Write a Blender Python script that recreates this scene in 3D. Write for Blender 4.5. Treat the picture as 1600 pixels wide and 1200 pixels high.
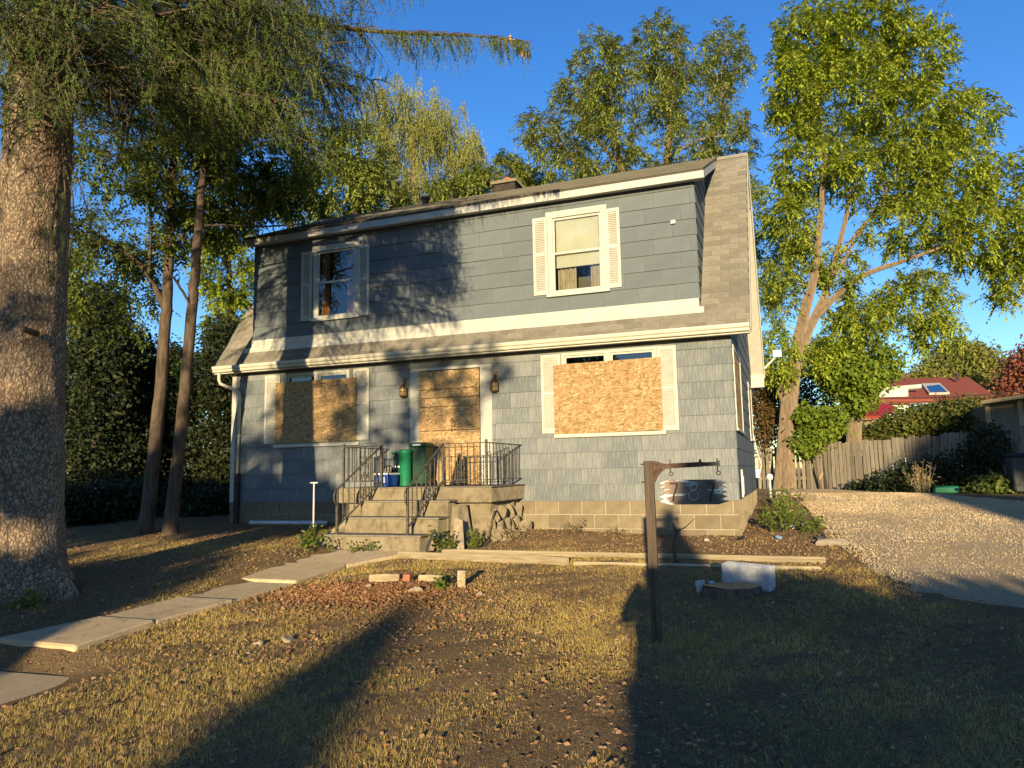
import bpy, math, random
import numpy as np
from mathutils import Matrix, Vector

for _o in list(bpy.data.objects):
    bpy.data.objects.remove(_o)
SC = bpy.context.scene
COL = SC.collection
R_ = random.Random(11)
RNG = np.random.default_rng(5)

# ------------------------------------------------------------------ camera
CAM = np.array([0.7895, -12.3086, 1.0813])
YAW, PIT, ROL, FPX = 0.3548, 0.1182, -0.0185, 1160.54
_F0 = np.array([-math.sin(YAW), math.cos(YAW), 0.0])
_R0 = np.array([math.cos(YAW), math.sin(YAW), 0.0])
_U0 = np.array([0.0, 0.0, 1.0])
CF = math.cos(PIT) * _F0 + math.sin(PIT) * _U0
_U1 = -math.sin(PIT) * _F0 + math.cos(PIT) * _U0
CR = math.cos(ROL) * _R0 + math.sin(ROL) * _U1
CU = -math.sin(ROL) * _R0 + math.cos(ROL) * _U1
camd = bpy.data.cameras.new("camera")
camd.sensor_width = 36.0
camd.sensor_fit = 'HORIZONTAL'
camd.lens = FPX / 1600.0 * 36.0
camd.clip_start = 0.05
camd.clip_end = 2000.0
camo = bpy.data.objects.new("camera", camd)
COL.objects.link(camo)
camo.matrix_world = Matrix(((CR[0], CU[0], -CF[0], CAM[0]), (CR[1], CU[1], -CF[1], CAM[1]),
                            (CR[2], CU[2], -CF[2], CAM[2]), (0, 0, 0, 1)))
SC.camera = camo

# ------------------------------------------------------------------ sky and sun
SUN_AZ = math.radians(10.9)          # the light travels this far to the west of +Y
SUN_EL = math.radians(7.4)
LDIR = np.array([-math.sin(SUN_AZ) * math.cos(SUN_EL), math.cos(SUN_AZ) * math.cos(SUN_EL), -math.sin(SUN_EL)])
world = bpy.data.worlds.new("World")
SC.world = world
world.use_nodes = True
wn = world.node_tree
wn.nodes.clear()
w_out = wn.nodes.new('ShaderNodeOutputWorld')
w_bg = wn.nodes.new('ShaderNodeBackground')
w_sky = wn.nodes.new('ShaderNodeTexSky')
w_sky.sky_type = 'NISHITA'
w_sky.sun_disc = False
w_sky.sun_elevation = SUN_EL
w_sky.sun_rotation = math.radians(180.0 - 10.9)
w_sky.altitude = 100.0
w_sky.air_density = 1.0
w_sky.dust_density = 0.1
w_sky.ozone_density = 3.0
w_bg.inputs['Strength'].default_value = 0.11
w_hs = wn.nodes.new('ShaderNodeHueSaturation')
w_hs.inputs['Saturation'].default_value = 1.2
w_hs.inputs['Value'].default_value = 1.55
w_hs.inputs['Hue'].default_value = 0.515
wn.links.new(w_sky.outputs[0], w_hs.inputs['Color'])
wn.links.new(w_hs.outputs[0], w_bg.inputs['Color'])
wn.links.new(w_bg.outputs[0], w_out.inputs['Surface'])

sund = bpy.data.lights.new("sun", 'SUN')
sund.energy = 5.0
sund.angle = math.radians(0.53)
sund.color = (1.0, 0.80, 0.48)
suno = bpy.data.objects.new("sun", sund)
COL.objects.link(suno)
suno.location = (6, -40, 20)
suno.rotation_mode = 'QUATERNION'
suno.rotation_quaternion = Vector(LDIR).to_track_quat('-Z', 'Y')

SC.view_settings.view_transform = 'Standard'
SC.view_settings.look = 'None'
SC.view_settings.exposure = 0.82
SC.view_settings.gamma = 1.0
SC.view_settings.use_curve_mapping = False
SC.render.engine = 'CYCLES'
SC.cycles.use_denoising = True
SC.cycles.denoiser = 'OPENIMAGEDENOISE'
SC.cycles.max_bounces = 6
SC.cycles.transparent_max_bounces = 8
SC.cycles.use_adaptive_sampling = True
SC.cycles.adaptive_threshold = 0.01


# ------------------------------------------------------------------ placing helpers
def ray(px, py):
    return CF + CR * (px - 800.0) / FPX + CU * (600.0 - py) / FPX


def at(px, py, depth):
    return CAM + ray(px, py) * depth


def onY(px, py, y):
    d = ray(px, py)
    return CAM + d * ((y - CAM[1]) / d[1])


def project(P):
    d = np.asarray(P, float) - CAM
    z = d @ CF
    zz = np.where(np.abs(z) < 1e-6, 1e-6, z)
    return 800 + FPX * (d @ CR) / zz, 600 - FPX * (d @ CU) / zz, z


def ss(a, b, x):
    t = np.clip((x - a) / (b - a), 0, 1)
    return t * t * (3 - 2 * t)


def zg(x, y):
    """height of the ground"""
    x = np.asarray(x, float); y = np.asarray(y, float)
    z = .03 + .041 * np.clip(y, -14, 8)
    z = z + .13 * ss(-4.8, -7.2, x) * ss(-12, -7, y)
    z = z + .09 * np.exp(-((x + 7.1) ** 2 + (y + 6.0) ** 2) / 1.1)
    z = z + .09 * np.exp(-((x + 3.2) / 1.1) ** 2 - ((y + .35) / .75) ** 2)
    z = z + .02 * np.sin(x * 1.7 + .6) * np.sin(y * 1.3 + 1.1) * ss(-1.0, -3.5, y)
    z = z + .035 * np.exp(-((x + 3.4) ** 2 + (y + 5.3) ** 2) / .8)
    # the bed of the front path is cut level, and drops at its street end
    z = z - .10 * ss(-7.75, -8.0, y) * ss(-3.6, -4.5, x) * ss(-9.5, -7.5, x)
    return z


# ------------------------------------------------------------------ objects
WLOC = {}


def new_obj(name, data, parent=None, loc=(0, 0, 0), rot=None):
    o = bpy.data.objects.new(name, data)
    COL.objects.link(o)
    if parent is not None:
        pl = WLOC.get(parent.name, (0, 0, 0))
        o.parent = parent
        o.matrix_parent_inverse = Matrix.Translation((-pl[0], -pl[1], -pl[2]))
    o.location = loc
    if rot is not None:
        o.rotation_euler = rot
    WLOC[o.name] = tuple(loc) if rot is None else (0, 0, 0)
    return o


def tag(o, label=None, cat=None, group=None, kind=None):
    if label: o["label"] = label
    if cat: o["category"] = cat
    if group: o["group"] = group
    if kind: o["kind"] = kind
    return o


def thing(name, loc, label, cat, group=None):
    o = new_obj(name, None, None, tuple(float(v) for v in loc))
    o.empty_display_size = .2
    return tag(o, label, cat, group)


def mesh_np(name, V, Fq, smooth=False):
    """mesh from arrays: V (n,3), Fq (m,k) faces with k corners"""
    me = bpy.data.meshes.new(name)
    V = np.ascontiguousarray(V, dtype=np.float32)
    Fq = np.ascontiguousarray(Fq, dtype=np.int32)
    m, k = Fq.shape
    me.vertices.add(len(V)); me.vertices.foreach_set("co", V.ravel())
    me.loops.add(m * k); me.loops.foreach_set("vertex_index", Fq.ravel())
    me.polygons.add(m)
    me.polygons.foreach_set("loop_start", np.arange(0, m * k, k, dtype=np.int32))
    me.polygons.foreach_set("loop_total", np.full(m, k, dtype=np.int32))
    if smooth:
        me.polygons.foreach_set("use_smooth", np.ones(m, dtype=bool))
    me.update(calc_edges=True)
    return me


class MB:
    """collects shapes that end up in one mesh"""
    def __init__(s):
        s.v = []; s.f = []; s.sm = []

    def add(s, V, F, smooth=False):
        b = len(s.v)
        s.v.extend([tuple(float(c) for c in p) for p in V])
        s.f.extend([tuple(b + int(i) for i in f) for f in F])
        s.sm.extend([smooth] * len(F))
        return s

    def box(s, x0, x1, y0, y1, z0, z1):
        V = [(x0, y0, z0), (x1, y0, z0), (x1, y1, z0), (x0, y1, z0), (x0, y0, z1), (x1, y0, z1), (x1, y1, z1), (x0, y1, z1)]
        return s.add(V, [(0, 3, 2, 1), (4, 5, 6, 7), (0, 1, 5, 4), (1, 2, 6, 5), (2, 3, 7, 6), (3, 0, 4, 7)])

    def hexa(s, V):
        return s.add(V, [(0, 3, 2, 1), (4, 5, 6, 7), (0, 1, 5, 4), (1, 2, 6, 5), (2, 3, 7, 6), (3, 0, 4, 7)])

    def bar(s, a, b, w, h=None, up=(0, 0, 1)):
        """rectangular bar from a to b"""
        h = h or w
        a = np.array(a, float); b = np.array(b, float)
        d = b - a; d /= np.linalg.norm(d)
        up = np.array(up, float)
        if abs(d @ up) > .98: up = np.array([0, 1., 0])
        r = np.cross(d, up); r /= np.linalg.norm(r)
        u = np.cross(r, d)
        V = []
        for p in (a, b):
            for sx, su in ((-1, -1), (1, -1), (1, 1), (-1, 1)):
                V.append(p + r * sx * w / 2 + u * su * h / 2)
        return s.add(V, [(0, 1, 2, 3), (7, 6, 5, 4), (0, 4, 5, 1), (1, 5, 6, 2), (2, 6, 7, 3), (3, 7, 4, 0)])

    def tube(s, P, rad, n=8, cap=True, closed=False):
        P = [np.array(p, float) for p in P]
        if not hasattr(rad, '__len__'): rad = [rad] * len(P)
        V, F = tube_vf(P, rad, n, cap, closed)
        return s.add(V, F, True)

    def lathe(s, prof, c=(0, 0, 0), n=20, cap=True):
        V = []; F = []
        for (r, z) in prof:
            for i in range(n):
                a = 2 * math.pi * i / n
                V.append((c[0] + r * math.cos(a), c[1] + r * math.sin(a), c[2] + z))
        for k in range(len(prof) - 1):
            for i in range(n):
                j = (i + 1) % n
                F.append((k * n + i, k * n + j, (k + 1) * n + j, (k + 1) * n + i))
        if cap:
            F.append(tuple(range(n))[::-1]); F.append(tuple(range((len(prof) - 1) * n, len(prof) * n)))
        return s.add(V, F, True)

    def prism(s, poly, axis, a0, a1):
        """extrude a 2-D outline (list of (u,v)) along axis 'x','y' or 'z'"""
        n = len(poly); V = []
        for a in (a0, a1):
            for (u, v) in poly:
                V.append({'x': (a, u, v), 'y': (u, a, v), 'z': (u, v, a)}[axis])
        F = [tuple(range(n))[::-1], tuple(range(n, 2 * n))]
        for i in range(n):
            j = (i + 1) % n
            F.append((i, j, n + j, n + i))
        return s.add(V, F)

    def mesh(s, name):
        me = bpy.data.meshes.new(name)
        me.from_pydata(s.v, [], s.f)
        for p, sm in zip(me.polygons, s.sm): p.use_smooth = sm
        me.update()
        import bmesh
        bm = bmesh.new(); bm.from_mesh(me)
        bmesh.ops.recalc_face_normals(bm, faces=bm.faces)
        bm.to_mesh(me); bm.free()
        return me

    def build(s, name, mat, parent=None, bevel=0.0, **kw):
        o = new_obj(name, s.mesh(name), parent, **kw)
        o.data.materials.append(mat)
        if bevel:
            m = o.modifiers.new("bevel", 'BEVEL'); m.width = bevel; m.segments = 1; m.limit_method = 'ANGLE'
        return o


def tube_vf(P, rad, n=8, cap=True, closed=False):
    P = np.array(P, float); m = len(P)
    T = np.gradient(P, axis=0)
    if closed:
        T = np.roll(P, -1, 0) - np.roll(P, 1, 0)
    T /= np.maximum(np.linalg.norm(T, axis=1, keepdims=True), 1e-9)
    up = np.array([0, 0, 1.]) if abs(T[0][2]) < .9 else np.array([1., 0, 0])
    V = []
    r = np.cross(T[0], up); r /= np.linalg.norm(r)
    for i in range(m):
        r = r - T[i] * (r @ T[i]); r /= max(np.linalg.norm(r), 1e-9)
        u = np.cross(T[i], r)
        for k in range(n):
            a = 2 * math.pi * k / n
            V.append(P[i] + (r * math.cos(a) + u * math.sin(a)) * rad[i])
    F = []
    mm = m if closed else m - 1
    for i in range(mm):
        i2 = (i + 1) % m
        for k in range(n):
            j = (k + 1) % n
            F.append((i * n + k, i * n + j, i2 * n + j, i2 * n + k))
    if cap and not closed:
        F.append(tuple(range(n))[::-1]); F.append(tuple(range((m - 1) * n, m * n)))
    return V, F


# ------------------------------------------------------------------ materials
class NT:
    def __init__(s, name, rough=.85, spec=.25):
        s.m = bpy.data.materials.new(name); s.m.use_nodes = True
        s.t = s.m.node_tree
        s.b = s.t.nodes['Principled BSDF']
        s.b.inputs['Roughness'].default_value = rough
        s.b.inputs['Specular IOR Level'].default_value = spec
        s._tc = None

    def n(s, typ, **kw):
        nd = s.t.nodes.new(typ)
        for k, v in kw.items(): setattr(nd, k, v)
        return nd

    def l(s, a, b): s.t.links.new(a, b)

    def co(s):
        if s._tc is None: s._tc = s.n('ShaderNodeTexCoord')
        return s._tc.outputs['Object']

    def map(s, scale=(1, 1, 1), rot=(0, 0, 0), loc=(0, 0, 0), vec=None):
        m = s.n('ShaderNodeMapping')
        m.inputs['Scale'].default_value = scale; m.inputs['Rotation'].default_value = rot; m.inputs['Location'].default_value = loc
        s.l(vec or s.co(), m.inputs['Vector'])
        return m.outputs[0]

    def noise(s, scale=5., detail=4., rough=.55, vec=None, dist=0.):
        t = s.n('ShaderNodeTexNoise')
        t.inputs['Scale'].default_value = scale; t.inputs['Detail'].default_value = detail
        t.inputs['Roughness'].default_value = rough; t.inputs['Distortion'].default_value = dist
        s.l(vec or s.co(), t.inputs['Vector'])
        return t.outputs['Fac']

    def voro(s, scale=5., vec=None, feat='F1', out='Distance', rnd=1.):
        t = s.n('ShaderNodeTexVoronoi'); t.feature = feat
        t.inputs['Scale'].default_value = scale
        t.inputs['Randomness'].default_value = rnd
        s.l(vec or s.co(), t.inputs['Vector'])
        return t.outputs[out]

    def ramp(s, fac, stops):
        r = s.n('ShaderNodeValToRGB'); e = r.color_ramp.elements
        while len(e) < len(stops): e.new(.5)
        for i, (p, c) in enumerate(stops):
            e[i].position = p
            if not hasattr(c, '__len__'): c = (c, c, c)
            e[i].color = (*c[:3], 1)
        s.l(fac, r.inputs['Fac'])
        return r.outputs['Color']

    def mix(s, fac, a, b, mode='MIX'):
        m = s.n('ShaderNodeMix', data_type='RGBA', blend_type=mode)
        ins = [i for i in m.inputs if i.type == 'RGBA']
        f = [i for i in m.inputs if i.name == 'Factor' and i.type == 'VALUE'][0]
        for sock, v in ((f, fac), (ins[0], a), (ins[1], b)):
            if hasattr(v, 'is_output'): s.l(v, sock)
            elif hasattr(v, '__len__'): sock.default_value = (*v[:3], 1)
            else: sock.default_value = v
        return [o for o in m.outputs if o.type == 'RGBA'][0]

    def math(s, op, a, b=None):
        m = s.n('ShaderNodeMath', operation=op)
        for i, v in enumerate((a, b)):
            if v is None: continue
            if hasattr(v, 'is_output'): s.l(v, m.inputs[i])
            else: m.inputs[i].default_value = v
        return m.outputs[0]

    def rnd(s):
        return s.n('ShaderNodeObjectInfo').outputs['Random']

    def island(s):
        return s.n('ShaderNodeNewGeometry').outputs['Random Per Island']

    def base(s, c):
        if hasattr(c, 'is_output'): s.l(c, s.b.inputs['Base Color'])
        else: s.b.inputs['Base Color'].default_value = (*c[:3], 1)
        return s

    def bump(s, h, strength=.4, dist=.01):
        b = s.n('ShaderNodeBump'); b.inputs['Strength'].default_value = strength; b.inputs['Distance'].default_value = dist
        s.l(h, b.inputs['Height']); s.l(b.outputs[0], s.b.inputs['Normal'])
        return s


def plain(name, col, rough=.7, metal=0., spec=.3, var=.25, scale=6., bump=0.):
    t = NT(name, rough, spec)
    f = t.noise(scale, 5)
    lo = tuple(c * (1 - var) for c in col); hi = tuple(min(1, c * (1 + var)) for c in col)
    t.base(t.ramp(f, [(.3, lo), (.7, hi)]))
    t.b.inputs['Metallic'].default_value = metal
    if bump: t.bump(t.noise(scale * 6, 4), bump, .01)
    return t.m


MAT = {}


def leaf_mat(name, cols, trans=.3, rough=.6):
    """leaf colour picked per leaf"""
    t = NT(name, rough, .25)
    c = t.ramp(t.island(), [(i / max(1, len(cols) - 1), k) for i, k in enumerate(cols)])
    big = t.ramp(t.noise(.6, 2), [(.3, .75), (.7, 1.2)])
    c = t.mix(1.0, c, big, 'MULTIPLY')
    t.base(c)
    tr = t.n('ShaderNodeBsdfTranslucent')
    t.l(c, tr.inputs['Color'])
    mx = t.n('ShaderNodeMixShader'); mx.inputs[0].default_value = trans
    t.l(t.b.outputs[0], mx.inputs[1]); t.l(tr.outputs[0], mx.inputs[2])
    t.l(mx.outputs[0], t.t.nodes['Material Output'].inputs['Surface'])
    return t.m


def make_materials():
    # painted siding ----------------------------------------------------
    def siding(name, worn):
        t = NT(name, .75, .2)
        st = t.noise(1., 5, .6, t.map((42, 42, 2.2)))
        st2 = t.noise(1., 3, .6, t.map((120, 120, 3.)))
        broad = t.noise(1.3, 3, .5, t.map((1, 1, 1.6)))
        c = t.ramp(broad, [(.3, (.110, .128, .138)), (.7, (.148, .166, .172))])
        rv = t.ramp(t.rnd(), [(0, .93), (1, 1.07)])
        c = t.mix(1., c, rv, 'MULTIPLY')
        g = t.math('MULTIPLY', st, st2)
        if worn:
            amt = t.math('MULTIPLY', t.rnd(), .09)
            wf = t.ramp(t.math('ADD', g, amt), [(.22, 0.), (.44, .65)])
            c = t.mix(wf, c, (.33, .32, .29))
            dk = t.ramp(st2, [(.30, .22), (.42, 0.)])
            c = t.mix(dk, c, (.075, .09, .105))
        else:
            wf = t.ramp(g, [(.30, 0.), (.5, .3)])
            c = t.mix(wf, c, (.235, .25, .245))
        t.base(c)
        t.bump(st2, .5, .006)
        return t.m
    MAT['siding_up'] = siding('dormer_siding_paint', False)
    MAT['siding_low'] = siding('worn_siding_paint', True)
    # white paint -------------------------------------------------------
    t = NT('cream_trim_paint', .6, .3)
    f = t.noise(7, 5); chip = t.noise(26, 6, .6, t.map((1, 1, 1.5)))
    c = t.ramp(f, [(.3, (.43, .41, .345)), (.7, (.51, .49, .425))])
    c = t.mix(t.ramp(chip, [(.66, 0.), (.71, .7)]), c, (.36, .33, .28))
    t.base(c); t.bump(t.noise(60, 3), .15, .004); MAT['trim'] = t.m
    MAT['gutter'] = plain('cream_gutter_paint', (.50, .465, .36), .45, 0, .4, .12, 4)
    MAT['soffit'] = plain('soffit_paint', (.62, .58, .48), .7, 0, .2, .15, 3)
    # roof --------------------------------------------------------------
    t = NT('asphalt_shingle', .95, .1)
    gr = t.noise(260, 2, .7); bl = t.noise(3, 3)
    c = t.ramp(t.rnd(), [(0, (.18, .165, .132)), (.5, (.22, .20, .16)), (1, (.255, .232, .187))])
    c = t.mix(1., c, t.ramp(gr, [(.3, .6), (.7, 1.35)]), 'MULTIPLY')
    c = t.mix(1., c, t.ramp(bl, [(.3, .75), (.7, 1.15)]), 'MULTIPLY')
    t.base(c); t.bump(gr, .5, .004); MAT['roof'] = t.m
    t = NT('old_roofing', .95, .1)
    c = t.ramp(t.noise(40, 5, .7, t.map((1, 6, 1))), [(.3, (.07, .065, .06)), (.7, (.15, .135, .115))])
    t.base(c); t.bump(t.noise(200, 2), .5, .004); MAT['roof_dark'] = t.m
    # oriented strand board ----------------------------------------------
    t = NT('strand_board', .75, .2)
    col = None
    for i, (a, sx, sz) in enumerate(((.5, 13, 48), (-.7, 14, 50), (1.35, 12, 42), (.1, 17, 62))):
        v = t.map((sx, 1, sz), (0, 0, 0), (i * 3.1, 0, i * 1.7), t.map((1, 1, 1), (0, a, 0)))
        cell = t.voro(1., v, 'F1', 'Color')
        sep = t.n('ShaderNodeSeparateColor'); t.l(cell, sep.inputs[0])
        cc = t.ramp(sep.outputs[0], [(0, (.17, .10, .037)), (.3, (.31, .195, .088)), (.7, (.37, .25, .12)), (1, (.52, .395, .225))])
        if col is None: col = cc
        else: col = t.mix(t.ramp(sep.outputs[1], [(.45, 0.), (.55, 1.)]), col, cc)
    blot = t.noise(3.5, 4)
    col = t.mix(t.ramp(blot, [(.35, .0), (.75, .28)]), col, (.38, .20, .07))
    hl = t.noise(1., 4, .6, t.map((2.5, 1, 70)))
    col = t.mix(t.ramp(hl, [(.64, 0.), (.72, .5)]), col, (.20, .10, .04))
    rv = t.ramp(t.rnd(), [(0, .88), (1, 1.1)])
    col = t.mix(1., col, rv, 'MULTIPLY')
    t.base(col); t.bump(t.noise(90, 4), .3, .004); MAT['osb'] = t.m
    # masonry -----------------------------------------------------------
    t = NT('painted_block', .95, .1)
    c = t.ramp(t.noise(5, 5), [(.3, (.205, .16, .098)), (.7, (.285, .23, .148))])
    c = t.mix(1., c, t.ramp(t.rnd(), [(0, .85), (1, 1.12)]), 'MULTIPLY')
    c = t.mix(t.ramp(t.noise(2.2, 5, .6, t.map((1, 1, 2))), [(.56, 0.), (.74, .55)]), c, (.24, .20, .15))
    t.base(c); t.bump(t.noise(70, 5, .7), .6, .008); MAT['block'] = t.m
    MAT['mortar'] = plain('mortar', (.36, .32, .25), .95, 0, .1, .2, 20, .4)
    t = NT('old_concrete', .92, .15)
    c = t.ramp(t.noise(4, 6, .65), [(.28, (.17, .135, .082)), (.5, (.27, .22, .14)), (.75, (.35, .29, .19))])
    c = t.mix(t.ramp(t.noise(9, 6, .7, t.map((1, 1, .5))), [(.50, 0.), (.66, .7)]), c, (.105, .08, .05))
    c = t.mix(t.ramp(t.noise(150, 3), [(.54, 0.), (.66, .5)]), c, (.17, .15, .12))
    t.base(c); t.bump(t.noise(55, 6, .7), .5, .01); MAT['concrete'] = t.m
    t = NT('tread_concrete', .95, .1)
    c = t.ramp(t.noise(12, 6, .65), [(.3, (.16, .14, .11)), (.7, (.25, .22, .17))])
    t.base(c); t.bump(t.noise(80, 5), .5, .006); MAT['tread'] = t.m
    t = NT('path_concrete', .95, .12)
    c = t.ramp(t.noise(3, 6, .65), [(.3, (.62, .47, .27)), (.7, (.78, .61, .38))])
    c = t.mix(t.ramp(t.noise(190, 2), [(.5, 0.), (.62, .5)]), c, (.16, .14, .11))
    c = t.mix(t.ramp(t.noise(7, 5, .7), [(.56, 0.), (.66, .45)]), c, (.15, .125, .085))
    t.base(c); t.bump(t.noise(110, 4, .7), 1., .03); MAT['path'] = t.m
    MAT['cinder'] = plain('grey_concrete_block', (.40, .41, .42), .95, 0, .1, .18, 18, .5)
    MAT['stone'] = plain('pale_stone', (.30, .25, .175), .9, 0, .15, .35, 9, .6)
    t = NT('gravel_drive', .97, .08)
    c = t.ramp(t.voro(95, None, 'F1', 'Color'), [(0, (.42, .32, .195)), (.5, (.53, .415, .26)), (1, (.63, .51, .34))])
    c = t.mix(t.ramp(t.noise(1.1, 5, .6), [(.42, 0.), (.66, .75)]), c, (.62, .45, .23))
    c = t.mix(t.ramp(t.noise(30, 4, .7), [(.5, 0.), (.62, .4)]), c, (.34, .25, .15))
    trk = t.noise(1., 4, .6, t.map((1.6, .22, 1), (0, 0, -.12)))
    c = t.mix(t.ramp(trk, [(.5, 0.), (.62, .4)]), c, (.40, .31, .20))
    t.base(c)
    t.bump(t.noise(85, 4, .7), 1., .04); MAT['gravel'] = t.m
    # ground ------------------------------------------------------------
    t = NT('leafy_soil', .98, .05)
    a = t.noise(.55, 4); b_ = t.noise(9, 6, .7); d = t.noise(70, 4, .7)
    c = t.ramp(a, [(.35, (.28, .175, .09)), (.65, (.30, .20, .10))])
    c = t.mix(t.ramp(b_, [(.4, 0.), (.62, .8)]), c, (.36, .26, .145))
    c = t.mix(t.ramp(d, [(.45, 0.), (.6, .75)]), c, (.085, .062, .035))
    # reddish rotted wood worked into the soil where a tree stood
    sx = t.n('ShaderNodeSeparateXYZ'); t.l(t.co(), sx.inputs[0])
    ex = t.math('DIVIDE', t.math('ADD', sx.outputs[0], 3.7), .95); ey = t.math('DIVIDE', t.math('ADD', sx.outputs[1], 5.35), .55)
    rr = t.math('ADD', t.math('MULTIPLY', ex, ex), t.math('MULTIPLY', ey, ey))
    rr = t.math('ADD', rr, t.math('MULTIPLY', t.noise(5, 5, .7), 1.2))
    c = t.mix(t.ramp(rr, [(.55, .85), (1.0, 0.)]), c, (.42, .17, .055))
    t.base(c); t.bump(d, 1., .05); MAT['soil'] = t.m
    # wood --------------------------------------------------------------
    def wood(name, lo, hi, ax):
        t = NT(name, .9, .12)
        sc = {'x': (2, 40, 40), 'y': (40, 2, 40), 'z': (40, 40, 2)}[ax]
        g = t.noise(1., 5, .6, t.map(sc))
        c = t.ramp(g, [(.3, lo), (.7, hi)])
        c = t.mix(1., c, t.ramp(t.rnd(), [(0, .7), (1, 1.25)]), 'MULTIPLY')
        t.base(c); t.bump(g, .6, .006)
        return t.m
    MAT['fence'] = wood('weathered_fence_wood', (.16, .135, .10), (.33, .285, .215), 'z')
    MAT['timber'] = wood('landscape_timber', (.24, .19, .115), (.44, .36, .23), 'x')
    MAT['post'] = wood('dark_post_wood', (.045, .033, .024), (.125, .095, .068), 'z')
    MAT['logend'] = plain('cut_wood', (.45, .27, .12), .9, 0, .1, .35, 25, .3)
    MAT['chips'] = leaf_mat('wood_chips', [(0.270, 0.112, 0.041), (0.338, 0.160, 0.063), (0.195, 0.080, 0.036), (0.375, 0.224, 0.108), (0.150, 0.072, 0.036)], .0, .9)
    # bark --------------------------------------------------------------
    t = NT('spruce_bark', .95, .08)
    nv = t.n('ShaderNodeTexNoise'); nv.inputs['Scale'].default_value = 7.; nv.inputs['Detail'].default_value = 3.; t.l(t.co(), nv.inputs['Vector'])
    dv = t.mix(.10, t.map((1, 1, .6)), nv.outputs['Color'])
    pl = t.math('ADD', t.math('MULTIPLY', t.voro(31, dv, 'DISTANCE_TO_EDGE', 'Distance'), .7), t.math('MULTIPLY', t.noise(1., 5, .7, t.map((30, 30, 14))), .55))
    nz = t.noise(5, 6, .65)
    c = t.ramp(nz, [(.3, (.26, .195, .13)), (.7, (.50, .395, .28))])
    c = t.mix(t.ramp(t.noise(2.2, 3), [(.45, 0.), (.7, .6)]), c, (.34, .19, .105))
    c = t.mix(t.ramp(pl, [(.30, .9), (.46, 0.)]), c, (.11, .08, .058))
    t.base(c); t.bump(pl, 1., .05); MAT['bark_spruce'] = t.m

    def bark(name, lo, hi, sc=(14, 14, 3)):
        t = NT(name, .95, .08)
        g = t.noise(1., 6, .65, t.map(sc))
        c = t.ramp(g, [(.32, lo), (.68, hi)])
        t.base(c); t.bump(g, .8, .02)
        return t.m
    MAT['bark_dark'] = bark('dark_bark', (.055, .04, .028), (.15, .11, .08))
    MAT['bark_tan'] = bark('tan_bark', (.13, .095, .062), (.30, .225, .15), (16, 16, 3.5))
    MAT['bark_grey'] = bark('grey_bark', (.12, .10, .075), (.26, .215, .165))
    # metals and plastics -------------------------------------------------
    t = NT('rusty_iron', .65, .4)
    c = t.ramp(t.noise(30, 5), [(.4, (.055, .05, .042)), (.62, (.12, .105, .08)), (.75, (.17, .085, .045))])
    t.base(c); t.b.inputs['Metallic'].default_value = .3; MAT['iron'] = t.m
    MAT['black_metal'] = plain('black_metal', (.022, .02, .02), .45, .2, .4, .4, 30)
    MAT['rust'] = plain('rusty_bracket', (.10, .06, .042), .8, .2, .3, .5, 40)
    MAT['green_plastic'] = plain('green_plastic', (.012, .17, .075), .45, 0, .4, .15, 5)
    MAT['dark_green_plastic'] = plain('dark_green_plastic', (.015, .055, .035), .5, 0, .4, .2, 5)
    MAT['blue_plastic'] = plain('blue_plastic', (.02, .075, .36), .45, 0, .4, .15, 5)
    MAT['white_plastic'] = plain('white_plastic', (.68, .67, .63), .5, 0, .4, .12, 6)
    MAT['grey_plastic'] = plain('grey_plastic', (.045, .048, .052), .55, 0, .3, .2, 6)
    MAT['brass'] = plain('aged_brass', (.16, .10, .045), .5, .7, .5, .45, 35)
    MAT['black_bag'] = plain('black_bag', (.02, .02, .022), .35, 0, .5, .4, 12, .4)
    MAT['litter_blue'] = plain('blue_litter', (.18, .33, .46), .4, 0, .4, .3, 20)
    MAT['brick'] = plain('chimney_brick', (.33, .12, .07), .9, 0, .1, .35, 14, .4)
    MAT['char'] = plain('dark_board', (.045, .035, .03), .8, 0, .2, .4, 12)
    MAT['grey_siding'] = plain('pale_board_wall', (.50, .52, .46), .8, 0, .2, .1, 4)
    MAT['red_metal'] = plain('red_metal_roof', (.40, .035, .04), .75, 0, .15, .15, 3)
    MAT['red_shingle'] = plain('red_brown_shingle', (.26, .075, .05), .9, 0, .1, .3, 22, .4)
    MAT['lantern_glass'] = plain('amber_glass', (.30, .20, .08), .3, 0, .5, .4, 40)
    # glass ---------------------------------------------------------------
    t = NT('window_glass', .03, .5)
    nt = t.t
    gl = t.n('ShaderNodeBsdfGlossy'); gl.inputs['Roughness'].default_value = .02; gl.inputs['Color'].default_value = (.9, .92, .95, 1)
    tr = t.n('ShaderNodeBsdfTransparent'); tr.inputs['Color'].default_value = (.82, .86, .84, 1)
    fr = t.n('ShaderNodeFresnel'); fr.inputs[0].default_value = 1.6
    mx = t.n('ShaderNodeMixShader')
    t.l(t.math('ADD', fr.outputs[0], .06), mx.inputs[0]); t.l(tr.outputs[0], mx.inputs[1]); t.l(gl.outputs[0], mx.inputs[2])
    t.l(mx.outputs[0], nt.nodes['Material Output'].inputs['Surface']); MAT['glass'] = t.m
    MAT['blind'] = plain('roller_blind', (.50, .475, .39), .8, 0, .1, .06, 3)
    MAT['curtain'] = plain('orange_curtain', (.40, .19, .075), .9, 0, .1, .25, 8)
    MAT['curtain2'] = plain('beige_curtain', (.36, .30, .21), .9, 0, .1, .2, 8)
    MAT['room'] = plain('dim_room', (.13, .12, .105), .95, 0, .05, .2, 2)
    # sign paint and its blue sheen ------------------------------------------------------------
    t = NT('chipped_paint_and_sheen', .4, .5)
    n1 = t.noise(1., 6, .65, t.map((5, 5, 30), loc=(.4, 0, .2)))
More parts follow.
